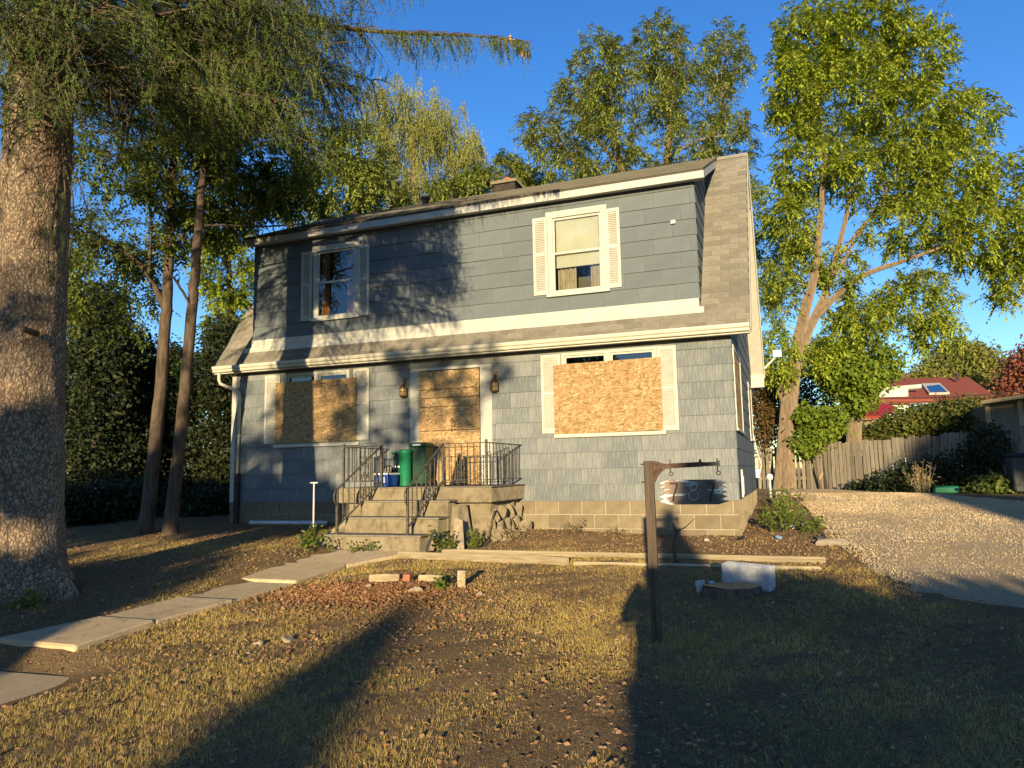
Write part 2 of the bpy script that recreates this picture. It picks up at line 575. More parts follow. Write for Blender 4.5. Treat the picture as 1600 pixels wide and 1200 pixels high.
    sp_ = t.n('ShaderNodeSeparateXYZ'); t.l(t.co(), sp_.inputs[0])
    xx = t.math('DIVIDE', t.math('ADD', sp_.outputs[0], .19), .515)      # 0 at the left tip, 1 at the right
    keepp = t.ramp(xx, [(0, .17), (.13, .06), (.22, -.04), (.45, -.07), (.62, -.07), (.8, -.05), (1, -.0)])
    wear = t.ramp(t.math('ADD', n1, keepp), [(.57, 0.), (.62, 1.)])
    pc = t.ramp(xx, [(.3, (.72, .70, .60)), (.7, (.28, .42, .50)), (1, (.20, .36, .42))])  # cream paint at left; towards the right a blue sheen put into the colour
    dk = t.ramp(xx, [(.2, (.20, .13, .09)), (.55, (.085, .06, .05)), (.9, (.02, .035, .045))])
    t.base(t.mix(wear, dk, pc)); t.bump(wear, .3, .002); MAT['sign'] = t.m
    # leaves ---------------------------------------------------------------
    MAT['needles'] = leaf_mat('spruce_needles', [(0.065, 0.107, 0.018), (0.109, 0.162, 0.025), (0.171, 0.218, 0.034), (0.089, 0.139, 0.028)], .15)
    MAT['leaf_ash'] = leaf_mat('ash_leaves', [(0.181, 0.264, 0.027), (0.260, 0.336, 0.030), (0.352, 0.388, 0.038), (0.214, 0.291, 0.033), (0.428, 0.426, 0.055)], .22)
    MAT['leaf_ash2'] = leaf_mat('locust_leaves', [(0.143, 0.204, 0.046), (0.221, 0.270, 0.049), (0.299, 0.313, 0.056), (0.181, 0.233, 0.070)], .22)
    MAT['leaf_willow'] = leaf_mat('willow_leaves', [(0.214, 0.234, 0.054), (0.286, 0.285, 0.054), (0.173, 0.199, 0.060), (0.347, 0.319, 0.072)], .25)
    MAT['leaf_dark'] = leaf_mat('dark_leaves', [(0.097, 0.138, 0.029), (0.141, 0.184, 0.032), (0.194, 0.221, 0.040), (0.088, 0.129, 0.032)], .3)
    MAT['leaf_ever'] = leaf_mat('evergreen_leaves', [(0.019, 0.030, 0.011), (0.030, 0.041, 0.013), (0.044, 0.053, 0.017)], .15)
    MAT['leaf_bright'] = leaf_mat('bright_leaves', [(0.143, 0.220, 0.020), (0.187, 0.264, 0.024), (0.231, 0.275, 0.033), (0.110, 0.176, 0.022)], .38)
    MAT['leaf_hedge'] = leaf_mat('hedge_leaves', [(0.057, 0.086, 0.018), (0.086, 0.115, 0.023), (0.127, 0.132, 0.025), (0.172, 0.127, 0.029)], .28)
    MAT['leaf_yellow'] = leaf_mat('yellowing_leaves', [(0.182, 0.196, 0.042), (0.252, 0.238, 0.049), (0.140, 0.168, 0.042)], .3)
    MAT['leaf_red'] = leaf_mat('reddened_leaves', [(0.264, 0.060, 0.048), (0.360, 0.108, 0.060), (0.192, 0.072, 0.036), (0.336, 0.168, 0.060)], .3)
    MAT['leaf_rust'] = leaf_mat('rusty_leaves', [(.10, .085, .025), (.16, .085, .03), (.07, .075, .02), (.20, .10, .04)], .3)
    MAT['grass'] = leaf_mat('grass_blades', [(0.226, 0.202, 0.041), (0.449, 0.327, 0.097), (0.578, 0.413, 0.143), (0.665, 0.490, 0.184), (0.279, 0.239, 0.047), (0.514, 0.349, 0.116)], .15, .7)
    MAT['litter'] = leaf_mat('fallen_leaves', [(0.248, 0.130, 0.058), (0.342, 0.200, 0.099), (0.162, 0.086, 0.049), (0.419, 0.269, 0.152), (0.267, 0.139, 0.067), (0.105, 0.065, 0.045)], .1, .8)
    MAT['pebbles'] = leaf_mat('pebbles', [(0.487, 0.354, 0.189), (0.561, 0.421, 0.242), (0.399, 0.288, 0.159), (0.605, 0.472, 0.295)], .0, .95)
    MAT['weed'] = leaf_mat('weeds', [(.11, .16, .02), (.15, .20, .03), (.08, .12, .02), (.22, .21, .04)], .33)
    MAT['dry_weed'] = leaf_mat('dry_stalks', [(.26, .19, .085), (.34, .26, .12), (.20, .13, .06)], .2)

    # stone, soil and roofing scatter light back towards the sun
    for k in ('gravel', 'path', 'soil', 'concrete', 'block', 'roof', 'pebbles', 'grass', 'litter', 'stone', 'timber', 'cinder', 'bark_spruce', 'bark_tan'):
        for nd in MAT[k].node_tree.nodes:
            if nd.type == 'BSDF_PRINCIPLED' and 'Diffuse Roughness' in nd.inputs: nd.inputs['Diffuse Roughness'].default_value = 1.0


make_materials()
# ------------------------------------------------------------------ ground
def make_ground():
    # one sheet: a fine grid near the house, growing coarser to the horizon
    def axis(lo, hi, fine, far):
        mid = np.arange(lo, hi + 1e-6, fine)
        out = [hi]; s = fine
        while out[-1] < far:
            s *= 1.22; out.append(out[-1] + s)
        neg = [lo]; s = fine
        while neg[-1] > -far:
            s *= 1.22; neg.append(neg[-1] - s)
        return np.concatenate([np.array(neg[1:])[::-1], mid, np.array(out[1:])])
    xs = axis(-12, 8, .16, 700); ys = axis(-14, 16, .16, 700)
    X, Y = np.meshgrid(xs, ys)
    Z = zg(X, Y)
    near = ss(16, 9, np.hypot(X + 2, Y + 5))
    bump = .012 * np.sin(X * 5.1 + 2 * np.sin(Y * 2.3)) * np.sin(Y * 4.7 + 1.7 * np.sin(X * 1.9)) + RNG.normal(0, .004, X.shape)
    Z = Z + bump * near
    V = np.stack([X, Y, Z], -1).reshape(-1, 3)
    nx = len(xs); ny = len(ys)
    i = (np.arange(ny - 1)[:, None] * nx + np.arange(nx - 1)[None, :]).ravel()
    F = np.stack([i, i + 1, i + nx + 1, i + nx], -1)
    o = new_obj("ground", mesh_np("ground", V, F, True)); o.data.materials.append(MAT['soil'])
    tag(o, "leafy bare lawn soil sloping up to the blue house", "ground", kind="structure")
    # gravel driveway running back along the right side of the house
    ysd = np.arange(-13.5, 13.0, .12)
    L = np.interp(ysd, [-13.5, -6.5, -5.5, -4.62, -3.95, -2, 0, 4, 8, 13], [13, 6.8, 4.3, 2.6, 1.68, 1.45, 1.22, 1.08, .75, .4]) + .06 * np.sin(ysd * 3.1) + .04 * np.sin(ysd * 7.7)
    Rr = np.interp(ysd, [-13.5, -4, 3, 6.5, 9.5, 13], [17, 9.5, 6.6, 4.9, 3.0, 1.9])
    V = []; nn = 26
    for k, y in enumerate(ysd):
        for j in range(nn):
            x = L[k] + (Rr[k] - L[k]) * j / (nn - 1)
            e = min(j, nn - 1 - j)
            V.append((x, y, float(zg(x, y)) + .018 + (.012 if e > 0 else -.03) + R_.uniform(-.004, .004)))
    F = [(k * nn + j, k * nn + j + 1, (k + 1) * nn + j + 1, (k + 1) * nn + j) for k in range(len(ysd) - 1) for j in range(nn - 1)]
    o = new_obj("driveway", mesh_np("driveway", np.array(V), np.array(F), True)); o.data.materials.append(MAT['gravel'])
    tag(o, "worn gravel driveway running back beside the house", "driveway", kind="structure")


make_ground()

# ------------------------------------------------------------------ the house
W_, D_, ZF, ROW = 9.91, 6.2, .58, .272
AL = math.atan(1.36)
BREAK = (2.27, 6.75); RIDGE = (3.1, 7.49)
house = thing("house", (-W_ / 2, D_ / 2, 0), "two-storey blue-grey house with gambrel roof, shed dormer and boarded lower windows", "house")


def rect_minus(r, holes):
    """r=(x0,x1,z0,z1) minus holes -> list of rects"""
    out = [r]
    for h in holes:
        nxt = []
        for (x0, x1, z0, z1) in out:
            if h[1] <= x0 or h[0] >= x1 or h[3] <= z0 or h[2] >= z1:
                nxt.append((x0, x1, z0, z1)); continue
            if h[0] > x0: nxt.append((x0, h[0], z0, z1))
            if h[1] < x1: nxt.append((h[1], x1, z0, z1))
            a, b = max(x0, h[0]), min(x1, h[1])
            if h[2] > z0: nxt.append((a, b, z0, h[2]))
            if h[3] < z1: nxt.append((a, b, h[3], z1))
        out = nxt
    return [r for r in out if r[1] - r[0] > .015 and r[3] - r[2] > .012]


WIN_UP = [(-7.97, -6.93, 4.14, 5.67), (-3.03, -1.98, 4.14, 5.68)]
WIN_LO = [(-8.62, -7.12, 1.72, 3.12), (-2.84, -1.19, 1.72, 3.12)]
DOOR = (-5.60, -4.385, .87, 2.98)
SIDE_WIN = [(.12, 1.9, 1.72, 3.08), (4.6, 5.75, 1.70, 2.95)]


def wall_panels(mb, r, holes, y0, y1):
    for (a, b, c, d) in rect_minus(r, holes): mb.box(a, b, y0, y1, c, d)


def shingle_mesh(w, h, key, cache={}):
    k = (round(w, 3), round(h, 3), key)
    if k not in cache:
        m = MB()
        m.hexa([(0, -.022, 0), (w, -.022, 0), (w, .004, 0), (0, .004, 0), (0, -.006, h), (w, -.006, h), (w, .004, h), (0, .004, h)])
        cache[k] = m.mesh("siding_shingle")
        cache[k].materials.append(MAT[key])
    return cache[k]


def lay_siding(parent, x0, x1, z0, z1, holes, matkey, wid=.61):
    k = 0; z = z0
    while z < z1 - .02:
        h = min(ROW, z1 - z)
        x = x0 - R_.uniform(0, wid) if k % 2 else x0 - R_.uniform(.2, wid)
        while x < x1:
            a, b = max(x, x0), min(x + wid, x1)
            if b - a > .03:
                for (p, q, r, s) in rect_minus((a + .0015, b - .0015, z, z + h - .003), holes):
                    o = new_obj("siding_shingle", shingle_mesh(q - p, s - r, matkey), parent, (p, R_.uniform(-.002, .002), r + R_.uniform(-.002, .002)))
            x += wid
        z += ROW; k += 1


# lower front wall
fw = MB(); wall_panels(fw, (-W_ + .01, -.012, .3, 3.27), [(w[0] + .04, w[1] - .04, w[2] + .02, w[3] - .02) for w in WIN_LO] + [DOOR], .004, .15)
front_wall = fw.build("front_wall", MAT['mortar'], house)
lay_siding(front_wall, -W_, 0, ZF, 3.24, [(w[0] - .0, w[1] + .0, w[2], w[3]) for w in WIN_LO] + [(-5.80, -4.155, .60, 3.03)], 'siding_low')
# dormer
dm = MB(); wall_panels(dm, (-9.44, -.47, 3.62, 5.90), [(w[0] + .05, w[1] - .05, w[2] + .03, w[3] - .03) for w in WIN_UP], .004, .12)
dormer = dm.build("dormer_wall", MAT['mortar'], house)
lay_siding(dormer, -9.45, -.46, 3.868, 5.87, WIN_UP, 'siding_up')
for xs, sg in ((-.475, 1), (-9.45, -1)):
    m = MB()
    poly = [(.004, 3.66), (.004, 5.93), (2.45, 7.04)]
    m.prism(poly, 'x', xs, xs + .015)
    cheek = m.build("dormer_cheek", MAT['siding_up'], dormer)
# rows on the right dormer cheek, clipped to the roof slopes
z = 3.868
while z < 6.9:
    ya = max(0.0, (z - 5.95) / .4545); yb = (z - 3.69) / 1.36
    if yb - ya > .06:
        m = MB()
        zt = z + ROW - .004
        m.hexa([(-.46, ya, z), (-.440, ya, z), (-.440, yb, z), (-.46, yb, z), (-.46, max(ya, (zt - 5.95) / .4545), zt), (-.453, max(ya, (zt - 5.95) / .4545), zt), (-.453, (zt - 3.69) / 1.36, zt), (-.46, (zt - 3.69) / 1.36, zt)])
        m.build("cheek_shingle", MAT['siding_up'], dormer)
    z += ROW
# gable walls, back wall
gp = [(0.0, .3), (D_, .3), (D_, 3.55), (D_ - BREAK[0], 6.60), (D_ / 2, 7.33), (BREAK[0], 6.60), (0.0, 3.55)]
m = MB()
gm = rect_minus((0.02, D_ - .02, .3, 3.3), [(a + .04, b - .04, c + .03, d - .03) for (a, b, c, d) in SIDE_WIN])
for (a, b, c, d) in gm: m.box(-.15, -.006, a, b, c, d)
m.prism([(0.15, 3.3), (D_ - .15, 3.3), (D_ - .15, 3.45), (D_ - BREAK[0], 6.60), (D_ / 2, 7.33), (BREAK[0], 6.60), (.15, 3.45)], 'x', -.15, -.006)
side_wall = m.build("side_wall", MAT['mortar'], house)
z = ZF
while z < 7.2:
    if z < 3.3: ya, yb = 0.0, D_
    else:
        ya = (z + ROW - 3.55) / 1.36 if z < 6.5 else BREAK[0] + (z + ROW - 6.6) / .88
        ya = max(0, ya); yb = D_ - ya
    h = ROW - .003
    if yb - ya > .2:
        segs = rect_minus((ya, yb, z, z + h), SIDE_WIN)
        for (a, b, c, d) in segs:
            x = a
            while x < b - .02:
                e = min(b, x + 1.22)
                m = MB(); m.hexa([(.017, x + .001, c), (.017, e - .001, c), (-.004, e - .001, c), (-.004, x + .001, c), (.006, x + .001, d), (.006, e - .001, d), (-.004, e - .001, d), (-.004, x + .001, d)])
                m.build("side_shingle", MAT['siding_up'], side_wall)
                x = e
    z += ROW
m = MB(); m.prism(gp, 'x', -W_ + .004, -W_ + .15); m.box(-W_ + .15, -.15, D_ - .15, D_ - .01, .3, 3.4); m.build("rear_wall", MAT['siding_up'], house)
m = MB(); m.box(-W_ + .2, -.2, .2, D_ - .2, .80, .86); m.build("floor_boards", MAT['room'], house)
m = MB(); m.box(-W_ + .2, -.2, .2, D_ - .2, 3.30, 3.36); m.build("upper_floor", MAT['room'], house)
# corner boards
m = MB(); m.box(-W_ - .012, -W_ + .09, -.028, -.0185, ZF, 3.22); m.build("corner_board", MAT['trim'], house)

# ------------------------------------------------------------------ foundation of blocks
m = MB(); m.box(-W_ + .02, -.02, .01, .3, -.4, ZF - .004); m.box(-.32, -.02, .3, D_ - .02, -.4, ZF - .004)
found = m.build("foundation", MAT['mortar'], house)


def block_mesh(L, h, cache={}):
    k = (round(L, 3), round(h, 3))
    if k not in cache:
        m = MB(); e = .006
        V = [(e, -.012, e), (L - e, -.012, e), (L - e, -.012, h - e), (e, -.012, h - e), (0, 0.02, 0), (L, .02, 0), (L, .02, h), (0, .02, h)]
        m.add(V, [(0, 1, 2, 3), (0, 4, 5, 1), (1, 5, 6, 2), (2, 6, 7, 3), (3, 7, 4, 0), (4, 7, 6, 5)])
        cache[k] = m.mesh("concrete_block"); cache[k].materials.append(MAT['block'])
    return cache[k]


BH = .232
for r in range(3):
    z1 = ZF - r * BH; z0 = z1 - BH + .007
    x = -W_ - .02 - (.2 if r % 2 else 0)
    while x < .02:
        a, b = max(x, -W_ - .02), min(x + .41 - .007, .02)
        if b - a > .05: new_obj("concrete_block", block_mesh(b - a, z1 - z0), found, (a, R_.uniform(-.004, .004), z0))
        x += .41
    y = 0.0 - (.2 if r % 2 else 0)
    while y < D_:
        a, b = max(y, .0), min(y + .403, D_)
        if b - a > .05: new_obj("concrete_block", block_mesh(b - a, z1 - z0), found, (-.0, a, z0), (0, 0, math.pi / 2))
        y += .41

# ------------------------------------------------------------------ roof
XR0, XR1 = -10.24, .33
EY, EZ = -.30, 3.30          # eave edge of the shingles
roof = None
m = MB()
ca, sa = math.cos(AL), math.sin(AL)
nrm = np.array([0, -sa, ca])


def slope_pt(x, s, n=0.0):
    return np.array([x, EY + s * ca - n * sa, EZ + s * sa + n * ca])


SLEN = (BREAK[0] - EY) / ca
th = .09


def slope_slab(mb, x0, x1, s0, s1):
    V = [slope_pt(x0, s0, -th), slope_pt(x1, s0, -th), slope_pt(x1, s1, -th), slope_pt(x0, s1, -th), slope_pt(x0, s0), slope_pt(x1, s0), slope_pt(x1, s1), slope_pt(x0, s1)]
    mb.hexa(V)


sd = .33 / ca
slope_slab(m, XR0, XR1, 0, sd)
slope_slab(m, XR0, -9.455, sd, SLEN)
slope_slab(m, -.455, XR1, sd, SLEN)
# upper slopes and the back
ub = math.atan2(RIDGE[1] - BREAK[1], RIDGE[0] - BREAK[0])


def quad_slab(mb, x0, x1, y0, z0, y1, z1, t):
    d = np.array([y1 - y0, z1 - z0]); d /= np.linalg.norm(d); n = np.array([-d[1], d[0]])
    if n[1] < 0: n = -n
    a = np.array([y0, z0]); b = np.array([y1, z1])
    lo0, lo1 = a - n * t, b - n * t
    mb.hexa([(x0, *lo0), (x1, *lo0), (x1, *lo1), (x0, *lo1), (x0, *a), (x1, *a), (x1, *b), (x0, *b)])


quad_slab(m, XR0, XR1, BREAK[0], BREAK[1], RIDGE[0], RIDGE[1], th)
quad_slab(m, XR0, XR1, D_ - BREAK[0], BREAK[1], RIDGE[0], RIDGE[1], th)
quad_slab(m, XR0, XR1, D_ - EY, EZ, D_ - BREAK[0], BREAK[1], th)
roof = m.build("roof", MAT['roof_dark'], house)
# dormer roof slab
m = MB()
DX0, DX1 = -9.58, -.27
dy0, dz0, dy1, dz1 = -.23, 5.985, RIDGE[0] + .06, RIDGE[1] + .045
quad_slab(m, DX0, DX1, dy0, dz0, dy1, dz1, .035)
droof = m.build("dormer_roof", MAT['roof_dark'], house)
# courses of the dormer roof, seen edge on
m = MB(); dl = math.hypot(dy1 - dy0, dz1 - dz0); dd = np.array([dy1 - dy0, dz1 - dz0]) / dl; dn = np.array([-dd[1], dd[0]])
s = 0.0
while s < dl - .02:
    s1 = min(dl, s + .15)
    x = DX0
    while x < DX1:
        xe = min(DX1, x + 1.0)
        e0 = .012 + R_.uniform(0, .004)
        p = np.array([dy0, dz0]) + dd * (s - .01); q = np.array([dy0, dz0]) + dd * s1
        m.add([(x + .003, *(p + dn * e0)), (xe - .003, *(p + dn * e0)), (xe - .003, *(q + dn * .003)), (x + .003, *(q + dn * .003)), (x + .003, *(p + dn * .001)), (xe - .003, *(p + dn * .001))], [(0, 1, 2, 3), (4, 5, 1, 0)])
        x = xe
    s += .15
tag(m.build("roof_courses", MAT['roof'], droof), kind="stuff")


def tab_mesh(w, cache={}):
    k = round(w, 3)
    if k not in cache:
        m = MB(); e = .15
        m.hexa([(0, 0, 0), (w, 0, 0), (w, e, 0), (0, e, 0), (0, 0, .013), (w, 0, .013), (w, e, .004), (0, e, .004)])
        cache[k] = m.mesh("roof_shingle"); cache[k].materials.append(MAT['roof'])
    return cache[k]


def lay_tabs(x0, x1, s0, s1, tw=.30, ex=.141):
    k = 0; s = s0
    while s < s1 - .04:
        x = x0 - (tw / 2 if k % 2 else 0)
        while x < x1 - .02:
            a, b = max(x, x0) + .003, min(x + tw, x1) - .003
            if b - a > .03:
                new_obj("roof_shingle", tab_mesh(b - a), roof, tuple(slope_pt(a, s, .001)), (AL + R_.uniform(-.004, .008), 0, R_.uniform(-.004, .004)))
            x += tw
        s += ex; k += 1


lay_tabs(-.44, XR1, sd, SLEN)
lay_tabs(XR0, XR1, 0.0, sd - .05)
ul = math.hypot(RIDGE[0] - BREAK[0], RIDGE[1] - BREAK[1])
for k in range(int(ul / .141)):
    x = -.5 + (.0 if k % 2 else .12)
    while x < XR1 - .03:
        b = min(x + .3, XR1)
        new_obj("roof_shingle", tab_mesh(b - x - .006), roof, (x, BREAK[0] + k * .141 * math.cos(ub), BREAK[1] + k * .141 * math.sin(ub) + .002), (ub, 0, 0))
        x += .3
# left strip: too dark and narrow to pick apart
m = MB(); k = 0; s = sd
while s < SLEN - .05:
    x = XR0 - (.15 if k % 2 else 0)
    while x < -9.47:
        a, b = max(x, XR0) + .003, min(x + .3, -9.46) - .003
        if b - a > .04:
            p0, p1, p2, p3 = slope_pt(a, s, .013), slope_pt(b, s, .013), slope_pt(b, s + .15, .004), slope_pt(a, s + .15, .004)
            m.add([p0, p1, p2, p3, slope_pt(a, s, 0), slope_pt(b, s, 0)], [(0, 1, 2, 3), (4, 5, 1, 0)])
        x += .3
    s += .141; k += 1
tag(m.build("roof_courses", MAT['roof'], roof), kind="stuff")
# ridge cap
m = MB(); m.add([(XR0, RIDGE[0] - .13, RIDGE[1] - .09), (XR1, RIDGE[0] - .13, RIDGE[1] - .09), (XR1, RIDGE[0], RIDGE[1] + .03), (XR0, RIDGE[0], RIDGE[1] + .03), (XR0, RIDGE[0] + .13, RIDGE[1] - .09), (XR1, RIDGE[0] + .13, RIDGE[1] - .09)], [(0, 1, 2, 3), (3, 2, 5, 4)])
m.build("ridge_cap", MAT['roof'], roof)
# chimney and vents
m = MB(); m.box(-5.30, -4.78, 3.15, 3.65, 6.9, 7.72); ch = m.build("chimney", MAT['char'], roof)
m = MB(); m.box(-5.36, -4.72, 3.09, 3.71, 7.72, 7.79); m.build("chimney_cap", MAT['concrete'], roof)
m = MB(); m.lathe([(.12, 0), (.12, .10), (.09, .14)], (-5.04, 3.38, 7.79), 14); m.build("chimney_pot", MAT['brick'], roof)
m = MB(); m.lathe([(.08, 0), (.08, .16), (.12, .17), (.12, .22), (.02, .26)], (-6.94, 2.9, 7.36), 12); m.build("roof_vent", MAT['black_metal'], roof)
m = MB(); m.tube([(-9.8, 1.0, 4.7), (-9.8, 1.0, 5.75)], .045, 10); m.lathe([(.07, 0), (.085, .03), (.085, .10), (.03, .15)], (-9.8, 1.0, 5.72), 12); m.build("plumbing_vent", MAT['black_metal'], roof)
# fascias, soffits and rake boards
m = MB(); m.box(DX0, DX1 - .005, -.215, -.19, 5.832, 5.972); m.build("dormer_fascia", MAT['trim'], house)
for xf in (DX1, DX0):
    m = MB()
    a = np.array([-.19, 5.972]); b = np.array([2.6, 5.972 + 2.79 * .4545])
    m.hexa([(xf - .02, a[0], a[1] - .14), (xf, a[0], a[1] - .14), (xf, b[0], b[1] - .14), (xf - .02, b[0], b[1] - .14), (xf - .02, *a), (xf, *a), (xf, *b), (xf - .02, *b)])
    m.build("dormer_barge", MAT['trim'], house)
m = MB(); m.box(DX0 + .02, DX1 - .02, -.19, .0, 5.862, 5.875); m.build("dormer_soffit", MAT['soffit'], house)
m = MB(); m.box(XR0 + .02, XR1 - .03, -.285, -.262, 3.18, 3.29); m.build("eave_fascia", MAT['trim'], house)
m = MB(); m.box(XR0 + .02, XR1 - .03, -.262, -.02, 3.205, 3.22); m.build("eave_soffit", MAT['soffit'], house)
# band and flashing board at the foot of the dormer
m = MB(); m.box(-9.455, -.46, -.034, -.0, 3.72, 3.866); m.build("dormer_band", MAT['trim'], house)
m = MB(); m.hexa([(-9.62, -.085, 3.600), (-.385, -.085, 3.600), (-.385, -.06, 3.592), (-9.62, -.06, 3.592), (-9.62, -.052, 3.716), (-.385, -.052, 3.716), (-.385, -.0345, 3.716), (-9.62, -.0345, 3.716)]); m.build("flashing_board", MAT['trim'], house)
# gutter (ogee section)
m = MB()
prof = [(-.286, 3.335), (-.286, 3.212), (-.34, 3.207), (-.352, 3.225), (-.352, 3.252), (-.378, 3.27), (-.385, 3.30), (-.385, 3.325), (-.372, 3.333), (-.368, 3.318), (-.36, 3.30), (-.30, 3.30), (-.30, 3.335)]
m.prism(prof, 'x', -10.16, .315)
gut = m.build("gutter", MAT['gutter'], house)
# rake boards right and left, white soffit under the rakes
for (xa, xb) in ((XR1 - .012, XR1 + .012), (XR0 - .012, XR0 + .012)):
    m = MB()
    pts = [(EY, EZ), BREAK, RIDGE, (D_ - BREAK[0], BREAK[1]), (D_ - EY, EZ)]
    for (p, q) in zip(pts[:-1], pts[1:]):
        quad_slab(m, xa, xb, p[0], p[1] - .012, q[0], q[1] - .012, .15)
    m.build("rake_board", MAT['trim'], house)
m = MB(); quad_slab(m, .02, XR1 - .014, D_ - EY - .02, EZ - .165, D_ - BREAK[0], BREAK[1] - .165, .015); quad_slab(m, .02, XR1 - .014, D_ - BREAK[0], BREAK[1] - .138, RIDGE[0], RIDGE[1] - .138, .015)
quad_slab(m, .02, XR1 - .014, EY + .08, EZ - .06, BREAK[0], BREAK[1] - .165, .015)
m.build("rake_soffit", MAT['trim'], house)
m = MB(); m.box(.02, XR1 - .014, D_ + .02, D_ + .28, 2.98, 3.28); m.build("eave_return", MAT['trim'], house)
m = MB(); m.box(-W_, .2, D_ + .30, D_ + .42, 3.18, 3.32); m.build("rear_gutter", MAT['gutter'], house)
# downspout at the left corner
m = MB()
m.tube([(-10.02, -.31, 3.2), (-10.02, -.31, 3.06), (-10.0, -.29, 2.98), (-9.78, -.12, 2.86), (-9.705, -.075, 2.80), (-9.70, -.07, 2.70), (-9.705, -.07, 1.15)], .034, 10)
m.build("downspout", MAT['gutter'], house)
m = MB(); m.box(-9.76, -9.655, -.10, -.04, .05, 1.16); m.build("downspout_boot", MAT['char'], house)
m = MB(); m.box(-9.745, -9.66, -.105, -.035, 2.63, 2.66); m.box(-9.745, -9.66, -.105, -.035, 1.9, 1.93); m.build("downspout_strap", MAT['gutter'], house)
# small fixtures
m = MB(); m.box(-10.02, -9.915, .08, .36, 1.22, 1.70); m.build("meter_box", MAT['grey_siding'], house)
m = MB(); m.tube([(.0, 5.9, 1.9), (.06, 6.3, 1.5), (.14, 6.35, 1.15), (.1, 6.3, .95), (.02, 6.18, .9)], .012, 6); m.build("cable", MAT['white_plastic'], house)
m = MB(); m.box(.02, .10, 6.02, 6.16, .85, 1.05); m.build("junction_box", MAT['white_plastic'], house)
m = MB(); m.bar((.33, 6.5, 3.45), (.62, 6.42, 3.72), .035); m.box(.55, .74, 6.34, 6.46, 3.70, 3.86); m.build("floodlight", MAT['white_plastic'], house)
m = MB(); m.hexa([(-.86, -.06, 5.17), (-.78, -.06, 5.17), (-.78, -.018, 5.17), (-.86, -.018, 5.17), (-.86, -.035, 5.24), (-.78, -.035, 5.24), (-.78, -.018, 5.24), (-.86, -.018, 5.24)]); m.build("vent_hood", MAT['grey_siding'], house)
m = MB(); m.bar((.06, .05, .62), (.05, .22, 1.05), .03); m.bar((.06, .3, .66), (.06, .3, .95), .025); m.build("side_bracket", MAT['grey_siding'], house)

# ------------------------------------------------------------------ windows
def louvres(mb, x0, x1, z0, z1, y, pitch=.032):
    z = z0
    while z < z1 - .01:
        mb.hexa([(x0, y - .012, z), (x1, y - .012, z), (x1, y + .006, z + .02), (x0, y + .006, z + .02),
                 (x0, y - .012, z + .006), (x1, y - .012, z + .006), (x1, y + .006, z + .026), (x0, y + .006, z + .026)])
        z += pitch


def shutter(x0, x1, z0, z1, mid, y=-.02):
    m = MB(); s = .05
    m.box(x0, x0 + s, y - .028, y, z0, z1); m.box(x1 - s, x1, y - .028, y, z0, z1)
    m.box(x0 + s, x1 - s, y - .027, y, z0, z0 + .085); m.box(x0 + s, x1 - s, y - .027, y, z1 - .06, z1); m.box(x0 + s, x1 - s, y - .027, y, mid - .03, mid + .03)
    m.box(x0 + s, x1 - s, y - .003, y + .001, z0 + .085, z1 - .06)
    o = m.build("shutter", MAT['trim'], house)
    m = MB(); louvres(m, x0 + s, x1 - s, z0 + .095, mid - .035, y - .010); louvres(m, x0 + s, x1 - s, mid + .035, z1 - .065, y - .010)
    tag(m.build("slats", MAT['trim'], o), kind="stuff")


def sash_window(x0, x1, z0, z1, mid, inner):
    """frame proud of the wall, two sashes, glass, the room behind"""
    m = MB(); y = -.035; f = .085
    m.box(x0, x0 + f, y, .06, z0 + .06, z1 - .115); m.box(x1 - f, x1, y, .06, z0 + .06, z1 - .115)
    m.box(x0 - .03, x1 + .03, y - .008, .06, z1 - .115, z1); m.box(x0 - .03, x1 + .05, y - .045, .06, z0 - .01, z0 + .058)
    w = m.build("window", MAT['trim'], house)
    gx0, gx1 = x0 + f, x1 - f
    for (a, b, yy) in ((mid - .01, z1 - .115, .012), (z0 + .058, mid + .03, -.012)):
        s = MB(); t = .035
        s.box(gx0, gx0 + t, yy - .015, yy + .015, a, b); s.box(gx1 - t, gx1, yy - .015, yy + .015, a, b)
        s.box(gx0 + t, gx1 - t, yy - .014, yy + .014, a, a + .045); s.box(gx0 + t, gx1 - t, yy - .014, yy + .014, b - .04, b)
        s.build("sash", MAT['trim'], w)
        g = MB(); g.add([(gx0 + t, yy, a + .04), (gx1 - t, yy, a + .04), (gx1 - t, yy, b - .035), (gx0 + t, yy, b - .035)], [(0, 1, 2, 3)])
        g.build("pane", MAT['glass'], w)
    # reveal and dim room box
    r = MB(); r.add([(x0 - .3, .13, z0 - .2), (x1 + .3, .13, z0 - .2), (x1 + .3, .13, z1 + .1), (x0 - .3, .13, z1 + .1), (x0 - .3, .55, z0 - .1), (x1 + .3, .55, z0 - .1), (x1 + .3, .55, z1 + .1), (x0 - .3, .55, z1 + .1)],
                    [(4, 5, 6, 7), (0, 1, 5, 4), (1, 2, 6, 5), (2, 3, 7, 6), (3, 0, 4, 7)])
    r.build("room", MAT['room'], w)
    return w


def drape(x0, x1, z0, z1, y, mat, parent, waves=5, amp=.02):
    n = waves * 8; V = []; F = []
    for i in range(n + 1):
        x = x0 + (x1 - x0) * i / n; yy = y + amp * math.sin(i / 8 * 2 * math.pi) + .006 * math.sin(i * 1.7)
        V += [(x, yy, z0), (x, yy + .004, z1)]
    for i in range(n): F.append((2 * i, 2 * i + 2, 2 * i + 3, 2 * i + 1))
    m = MB(); m.add(V, F, True); m.build("curtain", mat, parent)


